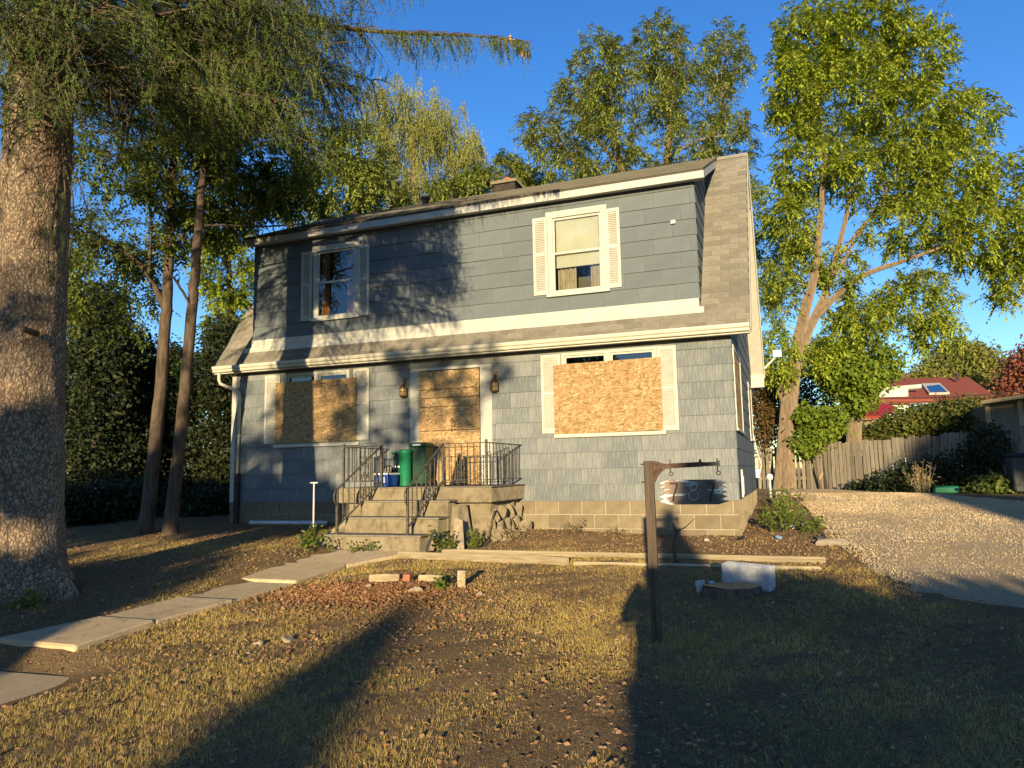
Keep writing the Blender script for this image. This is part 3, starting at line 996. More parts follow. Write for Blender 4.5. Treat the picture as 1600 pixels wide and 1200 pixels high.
w1 = sash_window(*WIN_UP[0], 4.90, None)
drape(-7.85, -7.66, 4.2, 5.6, .09, MAT['curtain'], w1, 3); drape(-7.25, -7.06, 4.2, 5.6, .09, MAT['curtain'], w1, 3)
w2 = sash_window(*WIN_UP[1], 4.90, None)
m = MB(); m.box(-2.90, -2.12, .052, .056, 4.70, 5.62); m.box(-2.90, -2.12, .045, .060, 4.66, 4.705); m.build("roller_blind", MAT['blind'], w2)
drape(-2.90, -2.56, 4.2, 4.9, .12, MAT['curtain2'], w2, 4); drape(-2.30, -2.12, 4.2, 4.9, .12, MAT['curtain2'], w2, 3)
shutter(-8.25, -8.0, 4.17, 5.58, 4.90); shutter(-6.93, -6.685, 4.16, 5.56, 4.88)
shutter(-3.305, -3.035, 4.185, 5.60, 4.92); shutter(-1.975, -1.728, 4.185, 5.59, 4.91)


def low_window(x0, x1, sx0, sx1):
    z0, z1 = 1.72, 3.12
    m = MB(); y = -.03; f = .05; c = (x0 + x1) / 2
    m.box(x0, x0 + f, y, .07, z0, z1); m.box(x1 - f, x1, y, .07, z0, z1); m.box(x0 + f, x1 - f, y, .07, z1 - .05, z1); m.box(c - .045, c + .045, y + .004, .07, z0, z1 - .05); m.box(x0 + f, x1 - f, y, .07, z0, z0 + .05)
    w = m.build("window", MAT['trim'], house)
    for a, b in ((x0 + f, c - .045), (c + .045, x1 - f)):
        s = MB(); s.box(a, a + .03, .0, .03, z0 + .05, z1 - .05); s.box(b - .03, b, .0, .03, z0 + .05, z1 - .05); s.box(a + .03, b - .03, .0, .03, z1 - .085, z1 - .05); s.build("sash", MAT['trim'], w)
        g = MB(); g.add([(a + .03, .016, z0 + .05), (b - .03, .016, z0 + .05), (b - .03, .016, z1 - .08), (a + .03, .016, z1 - .08)], [(0, 1, 2, 3)]); g.build("pane", MAT['glass'], w)
    r = MB(); r.add([(x0 - .2, .16, z0 - .2), (x1 + .2, .16, z0 - .2), (x1 + .2, .16, z1 + .1), (x0 - .2, .16, z1 + .1), (x0 - .2, .7, z0 - .1), (x1 + .2, .7, z0 - .1), (x1 + .2, .7, z1 + .1), (x0 - .2, .7, z1 + .1)],
                    [(4, 5, 6, 7), (0, 1, 5, 4), (1, 2, 6, 5), (2, 3, 7, 6), (3, 0, 4, 7)])
    r.build("room", MAT['room'], w)
    m = MB(); m.hexa([(sx0, -.075, 1.652), (sx1, -.075, 1.652), (sx1, -.018, 1.652), (sx0, -.018, 1.652), (sx0, -.07, 1.712), (sx1, -.07, 1.712), (sx1, -.018, 1.716), (sx0, -.018, 1.716)]); m.build("sill", MAT['trim'], w)


low_window(-8.62, -7.12, -8.83, -6.88)
low_window(-2.84, -1.19, -2.99, -1.08)
shutter(-9.09, -8.72, 1.735, 3.115, 2.44); shutter(-7.02, -6.672, 1.745, 3.12, 2.45)
shutter(-3.21, -2.85, 1.735, 3.105, 2.43); shutter(-1.18, -.871, 1.715, 3.11, 2.42)
# side windows boarded between white casings
for k, (a, b, c, d) in enumerate(SIDE_WIN):
    m = MB(); f = .07
    m.box(-.02, .032, a, a + f, c, d); m.box(-.02, .032, b - f, b, c, d); m.box(-.02, .032, a + f, b - f, d - f, d); m.box(-.02, .05, a - .03, b + .03, c - .04, c)
    w = m.build("side_window", MAT['trim'], house)
    m = MB(); m.box(.004, .016, a + f, b - f, c, d - f); m.build("strand_board", MAT['osb'], w)
# door surround
m = MB()
for (a, b) in ((-5.80, -5.605), (-4.38, -4.157)):
    m.box(a, b, -.02, .003, .6, 3.03)
m.box(-5.605, -4.38, -.03, .003, 2.982, 3.03)
ds = m.build("door_surround", MAT['trim'], house)
m = MB()
for (a, b) in ((-5.785, -5.62), (-4.365, -4.172)):
    z = .9
    while z < 2.97:
        m.hexa([(a, -.036, z), (b, -.036, z), (b, -.0205, z), (a, -.0205, z), (a, -.026, z + .036), (b, -.026, z + .036), (b, -.0205, z + .036), (a, -.0205, z + .036)]); z += .04
tag(m.build("slats", MAT['trim'], ds), kind="stuff")
m = MB(); m.box(-5.60, -4.385, .03, .07, .87, 2.98); m.build("door", MAT['char'], house)

# boards screwed over the openings --------------------------------------
def sheet(name, x0, x1, z0, z1, y, label, tilt=0.0):
    m = MB(); c = (x0 + x1) / 2
    dz = tilt * (x1 - x0) / 2
    m.hexa([(x0, y - .011, z0 - dz), (x1, y - .011, z0 + dz), (x1, y, z0 + dz), (x0, y, z0 - dz), (x0, y - .011, z1 - dz), (x1, y - .011, z1 + dz), (x1, y, z1 + dz), (x0, y, z1 - dz)])
    o = m.build(name, MAT['osb'], None)
    tag(o, label, "strand board", "boards over the openings")
    return o


sheet("window_board", -8.82, -6.94, 1.728, 2.95, -.052, "orange strand board over the lower window crossed by a tree-trunk shadow", .002)
sheet("window_board", -2.98, -1.125, 1.717, 2.925, -.052, "fully sunlit strand board over the lower window behind the sign post", .006)
door_board = thing("door_board", (-5.0, -.05, .87), "tall strand board pieces closing the front doorway above the landing", "strand board", "boards over the openings")
zs = [.875, 1.55, 1.86, 2.30, 2.46, 2.62, 2.965]
for a, b in zip(zs[:-1], zs[1:]):
    m = MB(); m.box(-5.602, -4.386, -.043 - R_.uniform(0, .008), -.032, a + .006, b - .005); m.build("board_piece", MAT['osb'], door_board)
fc = bpy.data.curves.new("stencil_lettering", 'FONT'); fc.body = "TOP"; fc.size = .13; fc.extrude = .0006; fc.align_x = 'LEFT'
fo = bpy.data.objects.new("stencil_lettering_source", fc); COL.objects.link(fo)
dg = bpy.context.evaluated_depsgraph_get()
lme = bpy.data.meshes.new_from_object(fo.evaluated_get(dg)); bpy.data.objects.remove(fo)
lo = new_obj("stencil_lettering", lme, door_board, (-4.86, -.0535, 1.83), (math.pi / 2, -math.pi / 2, 0)); lme.materials.clear(); lme.materials.append(MAT['char'])

# wall lanterns
for (x, lab) in ((-5.90, "brass wall lantern on the shaded door side by the tree shadow"), (-4.07, "brass wall lantern in full sun beside the doorway")):
    zc = 2.62
    t_ = thing("wall_lantern", (x, -.02, zc), lab, "lantern", "lanterns beside the door")
    m = MB(); m.lathe([(.045, -.10), (.068, -.085), (.070, .035), (.06, .06)], (x, -.11, zc), 8); m.build("lantern_glass", MAT['lantern_glass'], t_)
    m = MB()
    for i in range(8):
        a = 2 * math.pi * i / 8
        m.bar((x + .071 * math.cos(a), -.11 + .071 * math.sin(a), zc - .09), (x + .072 * math.cos(a), -.11 + .072 * math.sin(a), zc + .05), .009)
    m.lathe([(.074, -.02), (.074, -.005)], (x, -.11, zc), 8); m.lathe([(.048, -.112), (.072, -.097), (.072, -.085)], (x, -.11, zc), 8)
    m.build("cage", MAT['brass'], t_)
    m = MB(); m.lathe([(.08, .048), (.076, .062), (.04, .098), (.016, .115), (.016, .14)], (x, -.11, zc), 10); m.build("cap", MAT['brass'], t_)
    m = MB(); m.tube([(x, -.11, zc + .14), (x, -.10, zc + .20), (x, -.055, zc + .19), (x, -.02, zc + .15)], .008, 6); m.box(x - .04, x + .04, -.032, -.018, zc + .10, zc + .26); m.build("bracket", MAT['brass'], t_)
# ------------------------------------------------------------------ front steps
def rough_box(mb, x0, x1, y0, y1, z0, z1, j=.008):
    r = lambda: R_.uniform(-j, j)
    mb.hexa([(x0 + r(), y0 + r(), z0), (x1 + r(), y0 + r(), z0), (x1 + r(), y1, z0), (x0 + r(), y1, z0),
             (x0 + r(), y0 + r(), z1 + r() * .3), (x1 + r(), y0 + r(), z1 + r() * .3), (x1 + r(), y1, z1), (x0 + r(), y1, z1)])


steps = thing("front_steps", (-5.0, -1.5, -.05), "worn concrete front steps with a cantilevered landing slab", "steps")
m = MB(); rough_box(m, -6.33, -3.57, -1.56, -.024, .625, .855, .006); m.build("landing", MAT['concrete'], steps, .012)
m = MB(); rough_box(m, -6.345, -3.55, -1.575, -.026, .8555, .874, .006); m.build("landing_top", MAT['tread'], steps, .004)
TR = [(-5.73, -4.14, -1.87, .67), (-5.84, -4.17, -2.17, .43), (-5.97, -4.32, -2.47, .19)]
for (x0, x1, y, z) in TR:
    m = MB(); rough_box(m, x0 + .03, x1 - .03, y + .02, -1.57, -.2, z - .03, .006); m.build("riser", MAT['concrete'], steps, .01)
    m = MB(); rough_box(m, x0, x1, y, y + .36, z - .0298, z, .006); m.build("tread", MAT['tread'], steps, .006)
m = MB(); rough_box(m, -4.75, -3.68, -1.33, -.03, -.3, .6245, .006); m.build("landing_base", MAT['concrete'], steps, .012)
m = MB(); rough_box(m, -6.25, -5.75, -1.36, -.03, -.3, .6245, .006); m.build("landing_base", MAT['concrete'], steps, .012)
# broken skirt walls beside the flight
m = MB(); m.hexa([(-6.30, -2.55, -.15), (-6.05, -2.62, -.15), (-5.90, -1.7, -.15), (-6.1, -1.7, -.15), (-6.25, -2.4, .02), (-6.08, -2.45, .02), (-5.92, -1.65, .42), (-6.05, -1.65, .42)]); m.build("skirt_wall", MAT['concrete'], steps, .01)
m = MB(); m.hexa([(-4.12, -1.95, -.15), (-3.98, -1.95, -.15), (-3.9, -1.45, -.15), (-4.12, -1.45, -.15), (-4.12, -1.80, .60), (-4.02, -1.80, .60), (-4.0, -1.5, .60), (-4.12, -1.5, .60)]); m.build("skirt_wall", MAT['concrete'], steps, .01)


def rock(name, loc, size, mat, label, cat="stone", group=None, parent=None, seed=0, flat=1.0):
    rg = np.random.default_rng(seed)
    import bmesh
    bm = bmesh.new(); bmesh.ops.create_icosphere(bm, subdivisions=3, radius=1)
    ax = rg.normal(size=(11, 3)); ax /= np.linalg.norm(ax, axis=1, keepdims=True); off = rg.uniform(.30, .75, 11)
    for v in bm.verts:
        p = np.array(v.co)
        for a, o_ in zip(ax, off):
            d = p @ a
            if d > o_: p = p - a * (d - o_) * .97
        v.co = p * np.array(size) / 2 * np.array([1, 1, flat])
    me = bpy.data.meshes.new(name); bm.to_mesh(me); bm.free(); me.materials.append(mat)
    o = new_obj(name, me, parent, tuple(loc), (rg.uniform(-.2, .2), rg.uniform(-.2, .2), rg.uniform(0, 6)))
    if label: tag(o, label, cat, group)
    return o


# crumbled stones under the right end of the landing
for i, (x, y, z, s) in enumerate([(-3.68 + R_.uniform(-.05, .05), -.12 - 1.14 * (k % 6) / 5 + R_.uniform(-.05, .05), .10 + .17 * (k // 6) + R_.uniform(-.04, .04), R_.uniform(.24, .34)) for k in range(18)] + [(-3.45, -.3, .12, .28), (-3.42, -.75, .06, .24), (-3.5, -1.1, .03, .22)]):
    rock("rubble_stone", (x, y, z), (s * 1.25, s, s * 1.2), MAT['concrete'], None, parent=steps, seed=40 + i)
m = MB(); m.hexa([(-3.98, -2.05, -.08), (-3.80, -2.15, -.08), (-3.78, -2.11, -.08), (-3.96, -2.01, -.08), (-4.08, -1.85, .40), (-3.92, -1.93, .36), (-3.90, -1.89, .37), (-4.06, -1.81, .41)])
tag(m.build("broken_slab", MAT['stone'], None, .006), "thin broken slab leaning against the right side of the steps", "slab")
m = MB(); m.bar((-3.70, -1.42, -.02), (-3.60, -1.36, .50), .035, .02)
tag(m.build("wood_stake", MAT['post'], None), "dark wooden stake leaning under the landing slab", "stake")
m = MB(); m.bar((-4.19, -2.6, -.1), (-4.10, -2.52, .22), .045, .03); m.tube([(-4.10, -2.52, .22), (-4.05, -2.54, .25), (-3.99, -2.54, .22), (-4.0, -2.54, .17)], .012, 6)
tag(m.build("boot_scraper", MAT['grey_plastic'], None), "short grey metal stake with a curled top by the lowest step", "stake")

# ------------------------------------------------------------------ railings
def scroll(mb, c, r, y, sgn, turns=1.4, n=22):
    P = []
    for i in range(n):
        t = i / (n - 1); a = t * turns * 2 * math.pi; rr = r * (1 - .75 * t)
        P.append((c[0] + sgn * (rr * math.cos(a)), y, c[1] + rr * math.sin(a)))
    mb.tube(P, .006, 5)


def railing(side, label):
    """side: -1 the left railing, +1 the right one"""
    if side < 0: bx, nx, cx, wx = -5.79, -5.54, -6.265, -6.265
    else: bx, nx, cx, wx = -4.57, -4.417, -3.665, -3.615
    t_ = thing("stair_railing", (nx, -1.5, .87), label, "railing", "iron railings of the steps")
    B = np.array([bx, -2.40, .19]); N = np.array([nx, -1.50, .874]); Cn = np.array([cx, -1.50, .874]); Wl = np.array([wx, -.05, .874])
    zt = np.array([0, 0, .68]); zb = np.array([0, 0, .10])
    for (p, h) in ((B, .68), (N, .70), (Cn, .73)):
        m = MB(); m.bar(p, p + (0, 0, h), .034); m.lathe([(.03, 0), (.03, .012)], tuple(p), 8)
        m.build("post", MAT['iron'], t_)

    def rail(a, b, nb, orn):
        m = MB(); m.bar(a + zt, b + zt, .036, .014); m.build("top_rail", MAT['iron'], t_)
        m = MB(); m.bar(a + zb, b + zb, .028, .012); m.build("bottom_rail", MAT['iron'], t_)
        for k in range(1, nb):
            p = a + (b - a) * k / nb
            m = MB(); m.bar(p + zb, p + zt, .0135); m.build("baluster", MAT['iron'], t_)
        if orn is not None:
            p = a + (b - a) * orn; y = p[1] - .012
            d = (b - a) / np.linalg.norm(b - a)
            m = MB()
            mid = p[2] + .40
            for s in (-1, 1):
                P = [p + (0, 0, .14), p + d * s * .07 + (0, 0, .27), p + (0, 0, .44)]
                m.tube([np.array(q) for q in P], .006, 5)
            for zz in (.20, .50):
                for s in (-1, 1):
                    cc = p + d * s * .04
                    P = [cc + (0, 0, zz) + d * .03 * math.cos(a_) * s + np.array([0, 0, .03 * math.sin(a_)]) for a_ in np.linspace(0, 5.6, 14)]
                    m.tube(P, .0055, 5)
            m.build("scroll_ornament", MAT['iron'], t_)
    rail(B, N, 8, .55)
    if side < 0:
        rail(N, Cn, 7, .5); rail(Cn, Wl, 11, .5)
    else:
        rail(N, Cn, 7, .42); rail(Cn, Wl, 11, None)
    # curled foot of the hand rail
    m = MB()
    e = B + zt
    m.tube([e, e + (-.005, -.05, -.03), e + (-.004, -.085, -.09), e + (0, -.08, -.17), e + (.0, -.03, -.24), e + (0, 0, -.27)], [.013, .013, .012, .011, .009, .006], 6)
    m.build("handrail_curl", MAT['iron'], t_)


railing(-1, "wrought iron railing on the left side of the steps beside the blue bin")
railing(1, "wrought iron railing along the right side of the steps and landing")
# a loose length of the same railing standing on the landing
t_ = thing("loose_railing", (-4.1, -.7, .875), "short loose iron railing standing on the landing before the door", "railing")
a = np.array([-4.72, -.8, 1.36]); b = np.array([-3.92, -.72, 1.37]); c_ = np.array([-3.70, -.45, 1.50])
m = MB(); m.bar(a, b, .03, .012); m.build("top_rail", MAT['iron'], t_)
m = MB(); m.bar(b, c_, .03, .012); m.build("top_rail", MAT['iron'], t_)
m = MB(); m.bar(a * (1, 1, 0) + (0, 0, .93), b * (1, 1, 0) + (0, 0, .93), .025, .012); m.bar(b * (1, 1, 0) + (0, 0, .93), c_ * (1, 1, 0) + (0, 0, .93), .025, .012); m.build("bottom_rail", MAT['iron'], t_)
for k in range(8):
    p = a + (b - a) * k / 7
    m = MB(); m.bar((p[0], p[1], .876), p, .012 if 0 < k < 7 else .026); m.build("baluster", MAT['iron'], t_)
for k in range(1, 6):
    p = b + (c_ - b) * k / 5
    m = MB(); m.bar((p[0], p[1], .876), p, .012); m.build("baluster", MAT['iron'], t_)
m = MB(); scroll(m, (-3.93, 1.40), .04, -.73, 1); m.build("handrail_curl", MAT['iron'], t_)
m = MB(); m.hexa([(-4.76, -.55, .876), (-4.56, -.55, .876), (-4.56, -.40, .876), (-4.76, -.40, .876), (-4.60, -.50, 1.42), (-4.56, -.50, 1.42), (-4.56, -.47, 1.42), (-4.60, -.47, 1.42)])
tag(m.build("dark_wedge", MAT['char'], None), "dark tapered board standing on the landing in front of the doorway", "board")

# bins on the landing -----------------------------------------------------
m = MB()
prof = [(.092, 0), (.096, .02), (.104, .57), (.113, .575), (.113, .605), (.105, .61)]
m.lathe(prof, (-5.50, -.75, .876), 28); gb = thing("cart_sunlit_side", (-5.44, -.75, .876), "tall bright green round bin standing on the landing", "bin", "bins on the landing")
m.build("bin_body", MAT['green_plastic'], gb)  # brighter green carries the sunlit side of the cart behind
m = MB(); m.lathe([(.112, 0), (.108, .018), (.04, .028)], (-5.50, -.75, 1.487), 24); m.build("lid", MAT['green_plastic'], gb)
gc = thing("organics_cart", (-5.30, -.45, .876), "dark green wheeled cart behind the bright green bin", "bin", "bins on the landing")
m = MB(); m.hexa([(-5.45, -.62, .90), (-5.20, -.62, .90), (-5.20, -.36, .90), (-5.45, -.36, .90), (-5.49, -.66, 1.56), (-5.16, -.66, 1.56), (-5.16, -.32, 1.56), (-5.49, -.32, 1.56)]); m.build("cart_body", MAT['dark_green_plastic'], gc, .02)  # darker green carries the cart's shaded side
m = MB(); m.hexa([(-5.51, -.68, 1.56), (-5.14, -.68, 1.56), (-5.14, -.30, 1.56), (-5.51, -.30, 1.56), (-5.49, -.65, 1.63), (-5.16, -.65, 1.63), (-5.16, -.33, 1.63), (-5.49, -.33, 1.63)]); lid = m.build("lid", MAT['dark_green_plastic'], gc, .02)
m = MB(); m.box(-5.40, -5.24, -.6815, -.676, 1.575, 1.60); m.build("lid_label", MAT['white_plastic'], lid)
for xx in (-5.46, -5.21):
    m = MB(); m.tube([(xx, -.36, .94), (xx + .03, -.36, .94)], .06, 14); m.build("wheel", MAT['black_metal'], gc)
ns = thing("narrow_bin", (-5.66, -.62, .876), "narrow dark green bin between the blue box and the green bin", "bin", "bins on the landing")
m = MB(); m.hexa([(-5.74, -.70, .876), (-5.60, -.70, .876), (-5.60, -.50, .876), (-5.74, -.50, .876), (-5.77, -.72, 1.44), (-5.58, -.72, 1.44), (-5.58, -.48, 1.44), (-5.77, -.48, 1.44)]); m.build("bin_body", MAT['dark_green_plastic'], ns, .012)
m = MB(); m.box(-5.79, -5.56, -.735, -.465, 1.44, 1.475); m.build("lid", MAT['green_plastic'], ns)
m = MB(); m.box(-5.73, -5.62, -.7165, -.706, 1.20, 1.23); m.build("bin_label", MAT['white_plastic'], ns)
bb = thing("recycling_box", (-5.74, -1.0, .876), "blue recycling box with a white label beside the left railing", "bin", "bins on the landing")
m = MB(); x0, x1, y0, y1, h, e = -5.84, -5.62, -1.12, -.84, .23, .025
m.add([(x0, y0, .878), (x1, y0, .878), (x1, y1, .878), (x0, y1, .878), (x0 - e, y0 - e, .878 + h), (x1 + e, y0 - e, .878 + h), (x1 + e, y1 + e, .878 + h), (x0 - e, y1 + e, .878 + h),
       (x0 + .0, y0 + .0, .90), (x1 - .0, y0, .90), (x1, y1, .90), (x0, y1, .90)], [(0, 3, 2, 1), (0, 1, 5, 4), (1, 2, 6, 5), (2, 3, 7, 6), (3, 0, 4, 7), (8, 9, 10, 11)])
m.build("box_body", MAT['blue_plastic'], bb)
m = MB(); e2 = e + .012; zt_ = .878 + h
for (a, b, c, d) in ((x0 - e2, x1 + e2, y0 - e2, y0 - e), (x0 - e2, x1 + e2, y1 + e, y1 + e2), (x0 - e2, x0 - e, y0 - e, y1 + e), (x1 + e, x1 + e2, y0 - e, y1 + e)): m.box(a, b, c, d, zt_ - .03, zt_)
m.build("rim", MAT['white_plastic'], bb)
m = MB(); m.hexa([(-5.78, -1.142, .94), (-5.69, -1.142, .94), (-5.69, -1.12, .94), (-5.78, -1.12, .94), (-5.78, -1.150, 1.04), (-5.69, -1.150, 1.04), (-5.69, -1.12, 1.04), (-5.78, -1.12, 1.04)]); m.build("box_label", MAT['white_plastic'], bb)
rock("garbage_bag", (-5.72, -.9, 1.16), (.24, .24, .22), MAT['black_bag'], "small black garbage bag lying in the blue recycling box", "bag", seed=8)

# T-topped stake and the white pipe in front of the left wall
m = MB(); zb_ = float(zg(-6.43, -2.1)); m.tube([(-6.43, -2.1, zb_ - .1), (-6.43, -2.1, zb_ + .93)], .013, 10); m.tube([(-6.50, -2.1, zb_ + .935), (-6.36, -2.1, zb_ + .935)], .012, 8)
tag(m.build("standpipe", MAT['white_plastic'], None), "thin pale T-topped pipe standing in the weeds beside the steps", "pipe")
m = MB(); m.tube([(-9.30, -.14, .185), (-8.4, -.15, .188), (-7.5, -.16, .195)], .04, 10)
tag(m.build("white_pipe", MAT['white_plastic'], None), "long white plastic pipe lying along the foundation", "pipe")

# ------------------------------------------------------------------ sign post
sp = thing("sign_post", (-.26, -6.35, -.23), "dark weathered wooden post with a bracket arm in the front lawn", "sign post")
m = MB()
b0, b1 = -.290, -.218; tilt = .018
m.hexa([(b0 + .0, -6.38, -.6), (b1, -6.38, -.6), (b1, -6.32, -.6), (b0, -6.32, -.6), (b0 - tilt, -6.38, 1.15), (b1 - tilt, -6.38, 1.15), (b1 - tilt, -6.32, 1.15), (b0 - tilt, -6.32, 1.15)]); m.build("post", MAT['post'], sp, .006)
m = MB(); px = b1 - tilt
poly = [(px + .0005, 1.15), (px + .02, 1.15), (px + .05, 1.138), (px + .085, 1.128), (px + .13, 1.122), (px + .13, 1.092), (px + .10, 1.085), (px + .06, 1.06), (px + .03, 1.02), (px + .0155, .985), (px + .0025, .97)]
m.prism(poly, 'y', -6.362, -6.338); m.build("bracket", MAT['rust'], sp)
m = MB(); m.bar((px + .125, -6.35, 1.107), (px + .385, -6.35, 1.116), .034, .038); m.build("arm", MAT['rust'], sp)
m = MB(); m.bar((px + .385, -6.35, 1.116), (px + .50, -6.35, 1.118), .03, .03); m.box(px + .492, px + .512, -6.372, -6.328, 1.096, 1.142); m.box(px + .36, px + .375, -6.36, -6.34, 1.13, 1.155); m.build("arm_end", MAT['black_metal'], sp)
for xx in (px + .135, px + .495):
    m = MB(); m.tube([(xx, -6.35, 1.16), (xx, -6.35, 1.075), (xx + .006, -6.35, 1.06)], .005, 6)
    m.tube([(xx + .006 + .014 * math.sin(a_), -6.35, 1.046 + .014 * math.cos(a_)) for a_ in np.linspace(0, 6.1, 14)], .0045, 6)
    m.build("eye_hook", MAT['rust'], sp)
for zz in (1.125, .985):
    m = MB(); m.tube([(b0 - tilt - .025, -6.35, zz), (b0 - tilt + .01, -6.35, zz)], .005, 6); m.build("bolt", MAT['black_metal'], sp)

# hanging number board with saw-tooth ends
nb = thing("number_sign", (.07, -6.35, .81), "chipped black and white hanging house number board with saw-tooth ends", "sign")
L0, L1, T0, T1 = -.19, .325, .807, .998
n = 5
poly = [(-.115, T1), (.255, T1)]
hh = (T1 - T0)
for k in range(n):
    z_tip = T1 - hh * (.13 + .185 * k); z_in = T1 - hh * (.225 + .185 * k)
    poly.append((L1 + (.012 if k == n - 1 else 0), z_tip))
    if k < n - 1: poly.append((.285, z_in))
poly += [(.255, T0), (-.115, T0)]
for k in range(n - 1, -1, -1):
    z_tip = T1 - hh * (.13 + .185 * k); z_in = T1 - hh * (.225 + .185 * k)
    if k < n - 1: poly.append((-.15, z_in))
    poly.append((L0, z_tip))
m = MB(); m.prism(poly, 'y', -6.356, -6.344); m.build("board", MAT['sign'], nb)


def glyph(stroke, w=.016):
    m = MB()
    P = [(x, -6.360, z) for (x, z) in stroke]
    for a, b in zip(P[:-1], P[1:]): m.bar(a, b, .005, w, (0, 0, 1) if abs(a[2] - b[2]) < abs(a[0] - b[0]) else (1, 0, 0))
    return m


for i, cx in enumerate((-.075, .205)):
    g = glyph([(cx - .035, .972), (cx + .025, .968), (cx + .015, .93), (cx - .005, .88), (cx - .012, .83)], .012)
    g.build("numeral", MAT['char'], nb)
m = MB()
for (zc, r) in ((.945, .026), (.878, .036)):
    m.tube([(.072 + r * math.cos(a_), -6.360, zc + r * math.sin(a_)) for a_ in np.linspace(0, 2 * math.pi, 24)[:-1]], .0045, 6, closed=True)
m.build("numeral", MAT['cinder'], nb)

# ------------------------------------------------------------------ path, edging, stump and odds and ends
path = thing("front_path", (-5.1, -5, float(zg(-5.1, -5))), "row of worn concrete slabs leading from the street to the steps", "path")
path["kind"] = "structure"
ye = [-2.55, -3.7, -4.85, -5.95, -6.95, -7.78]
LX = lambda y: np.interp(y, [-7.8, -7, -5.9, -4.9, -3.8, -2.5], [-5.62, -5.35, -5.38, -5.56, -5.72, -5.78])
RX = lambda y: np.interp(y, [-7.8, -7.2, -6.4, -4.9, -3.7, -2.5], [-4.66, -4.70, -4.64, -4.72, -4.78, -4.30])
for k, (a, b) in enumerate(zip(ye[:-1], ye[1:])):
    m = MB(); a2, b2 = a - .012, b + .012
    dz = [0.0, .01, -.02, .0, .012][k]
    zA, zB = float(zg(-5.1, a)) + .035 + dz, float(zg(-5.1, b)) + .035 + dz
    m.hexa([(LX(b2), b2, zB - .3), (RX(b2), b2, zB - .3), (RX(a2), a2, zA - .3), (LX(a2), a2, zA - .3), (LX(b2), b2, zB), (RX(b2), b2, zB), (RX(a2), a2, zA), (LX(a2), a2, zA)])
    m.build("path_slab", MAT['path'], path, .015)
m = MB(); m.hexa([(-5.4, -8.9, -.7), (-4.15, -8.75, -.7), (-4.3, -8.02, -.7), (-5.6, -8.12, -.7), (-5.4, -8.9, -.395), (-4.15, -8.75, -.40), (-4.3, -8.02, -.385), (-5.6, -8.12, -.38)]); m.build("path_slab", MAT['path'], path, .015)
m = MB(); m.hexa([(-5.9, -9.9, -.8), (-4.0, -9.7, -.8), (-4.1, -8.80, -.8), (-5.5, -8.95, -.8), (-5.9, -9.9, -.43), (-4.0, -9.7, -.44), (-4.1, -8.80, -.42), (-5.5, -8.95, -.415)]); m.build("path_slab", MAT['path'], path, .015)


def timber(p, q, label, h=.09, w=.12, lift=.05):
    m = MB()
    a = np.array([p[0], p[1], float(zg(*p)) + lift]); b = np.array([q[0], q[1], float(zg(*q)) + lift])
    m.bar(a, b, w, h)
    tag(m.build("edging_timber", MAT['timber'], None, .012), label, "timber", "timbers edging the flower bed")


timber((-4.45, -2.86), (-1.93, -3.05), "front edging timber nearest the bottom of the steps", lift=.035)
timber((-4.0, -2.38), (1.12, -2.36), "longest edging timber running behind the sign post towards the driveway", h=.075, lift=.02)
timber((-1.86, -3.0), (1.05, -2.86), "sunken front edging timber in the shade behind the grey block", h=.05, lift=-.002)

st = thing("tree_stump", (.15, -4.55, float(zg(.15, -4.55))), "low sawn tree stump with a split face next to the grey block", "stump")
zs_ = float(zg(.15, -4.55))
m = MB(); V = []; n = 28
for r_, z_ in ((.33, -.15), (.29, .02), (.27, .075)):
    for i in range(n):
        a_ = 2 * math.pi * i / n; k_ = 1 + .08 * math.sin(3 * a_ + 1) + .05 * math.sin(7 * a_)
        V.append((.15 + r_ * k_ * math.cos(a_), -4.55 + r_ * k_ * .8 * math.sin(a_), zs_ + z_))
F = [(k * n + i, k * n + (i + 1) % n, (k + 1) * n + (i + 1) % n, (k + 1) * n + i) for k in range(2) for i in range(n)]
m.add(V, F, True); m.build("bark", MAT['bark_dark'], st)
m = MB(); V = [(.15, -4.55, zs_ + .06)]
for i in range(n):
    a_ = 2 * math.pi * i / n; k_ = 1 + .08 * math.sin(3 * a_ + 1) + .05 * math.sin(7 * a_)
    V.append((.15 + .268 * k_ * math.cos(a_), -4.55 + .268 * k_ * .8 * math.sin(a_), zs_ + .078 + .01 * math.sin(2 * a_)))
m.add(V, [(0, 1 + i, 1 + (i + 1) % n) for i in range(n)]); m.build("sawn_face", MAT['logend'], st)
m = MB(); zb_ = float(zg(.32, -4.25))
m.hexa([(.06, -4.30, zb_ + .0), (.53, -4.42, zb_ - .02), (.58, -4.23, zb_ - .02), (.11, -4.11, zb_), (.065, -4.29, zb_ + .245), (.535, -4.41, zb_ + .225), (.585, -4.22, zb_ + .225), (.115, -4.10, zb_ + .245)])
tag(m.build("grey_block", MAT['cinder'], None, .008), "grey concrete block standing on edge behind the sawn stump", "block")
rock("concrete_lump", (-.13, -4.55, zs_ + .06), (.17, .14, .19), MAT['cinder'], "square grey concrete lump left of the sawn stump", "stone", seed=3)
rock("concrete_lump", (-.02, -4.40, zs_ + .07), (.14, .10, .08), MAT['cinder'], "small flat grey lump lying at the stump's back edge", "stone", seed=4)
# logs and stones in the leaf patch
zc_ = float(zg(-2.62, -4.79))
m = MB(); m.lathe([(.043, 0), (.046, .1), (.044, .165), (.042, .175)], (-2.62, -4.79, zc_ - .0), 16)
tag(m.build("upright_log", MAT['timber'], None), "short pale log standing upright in the lawn", "log")


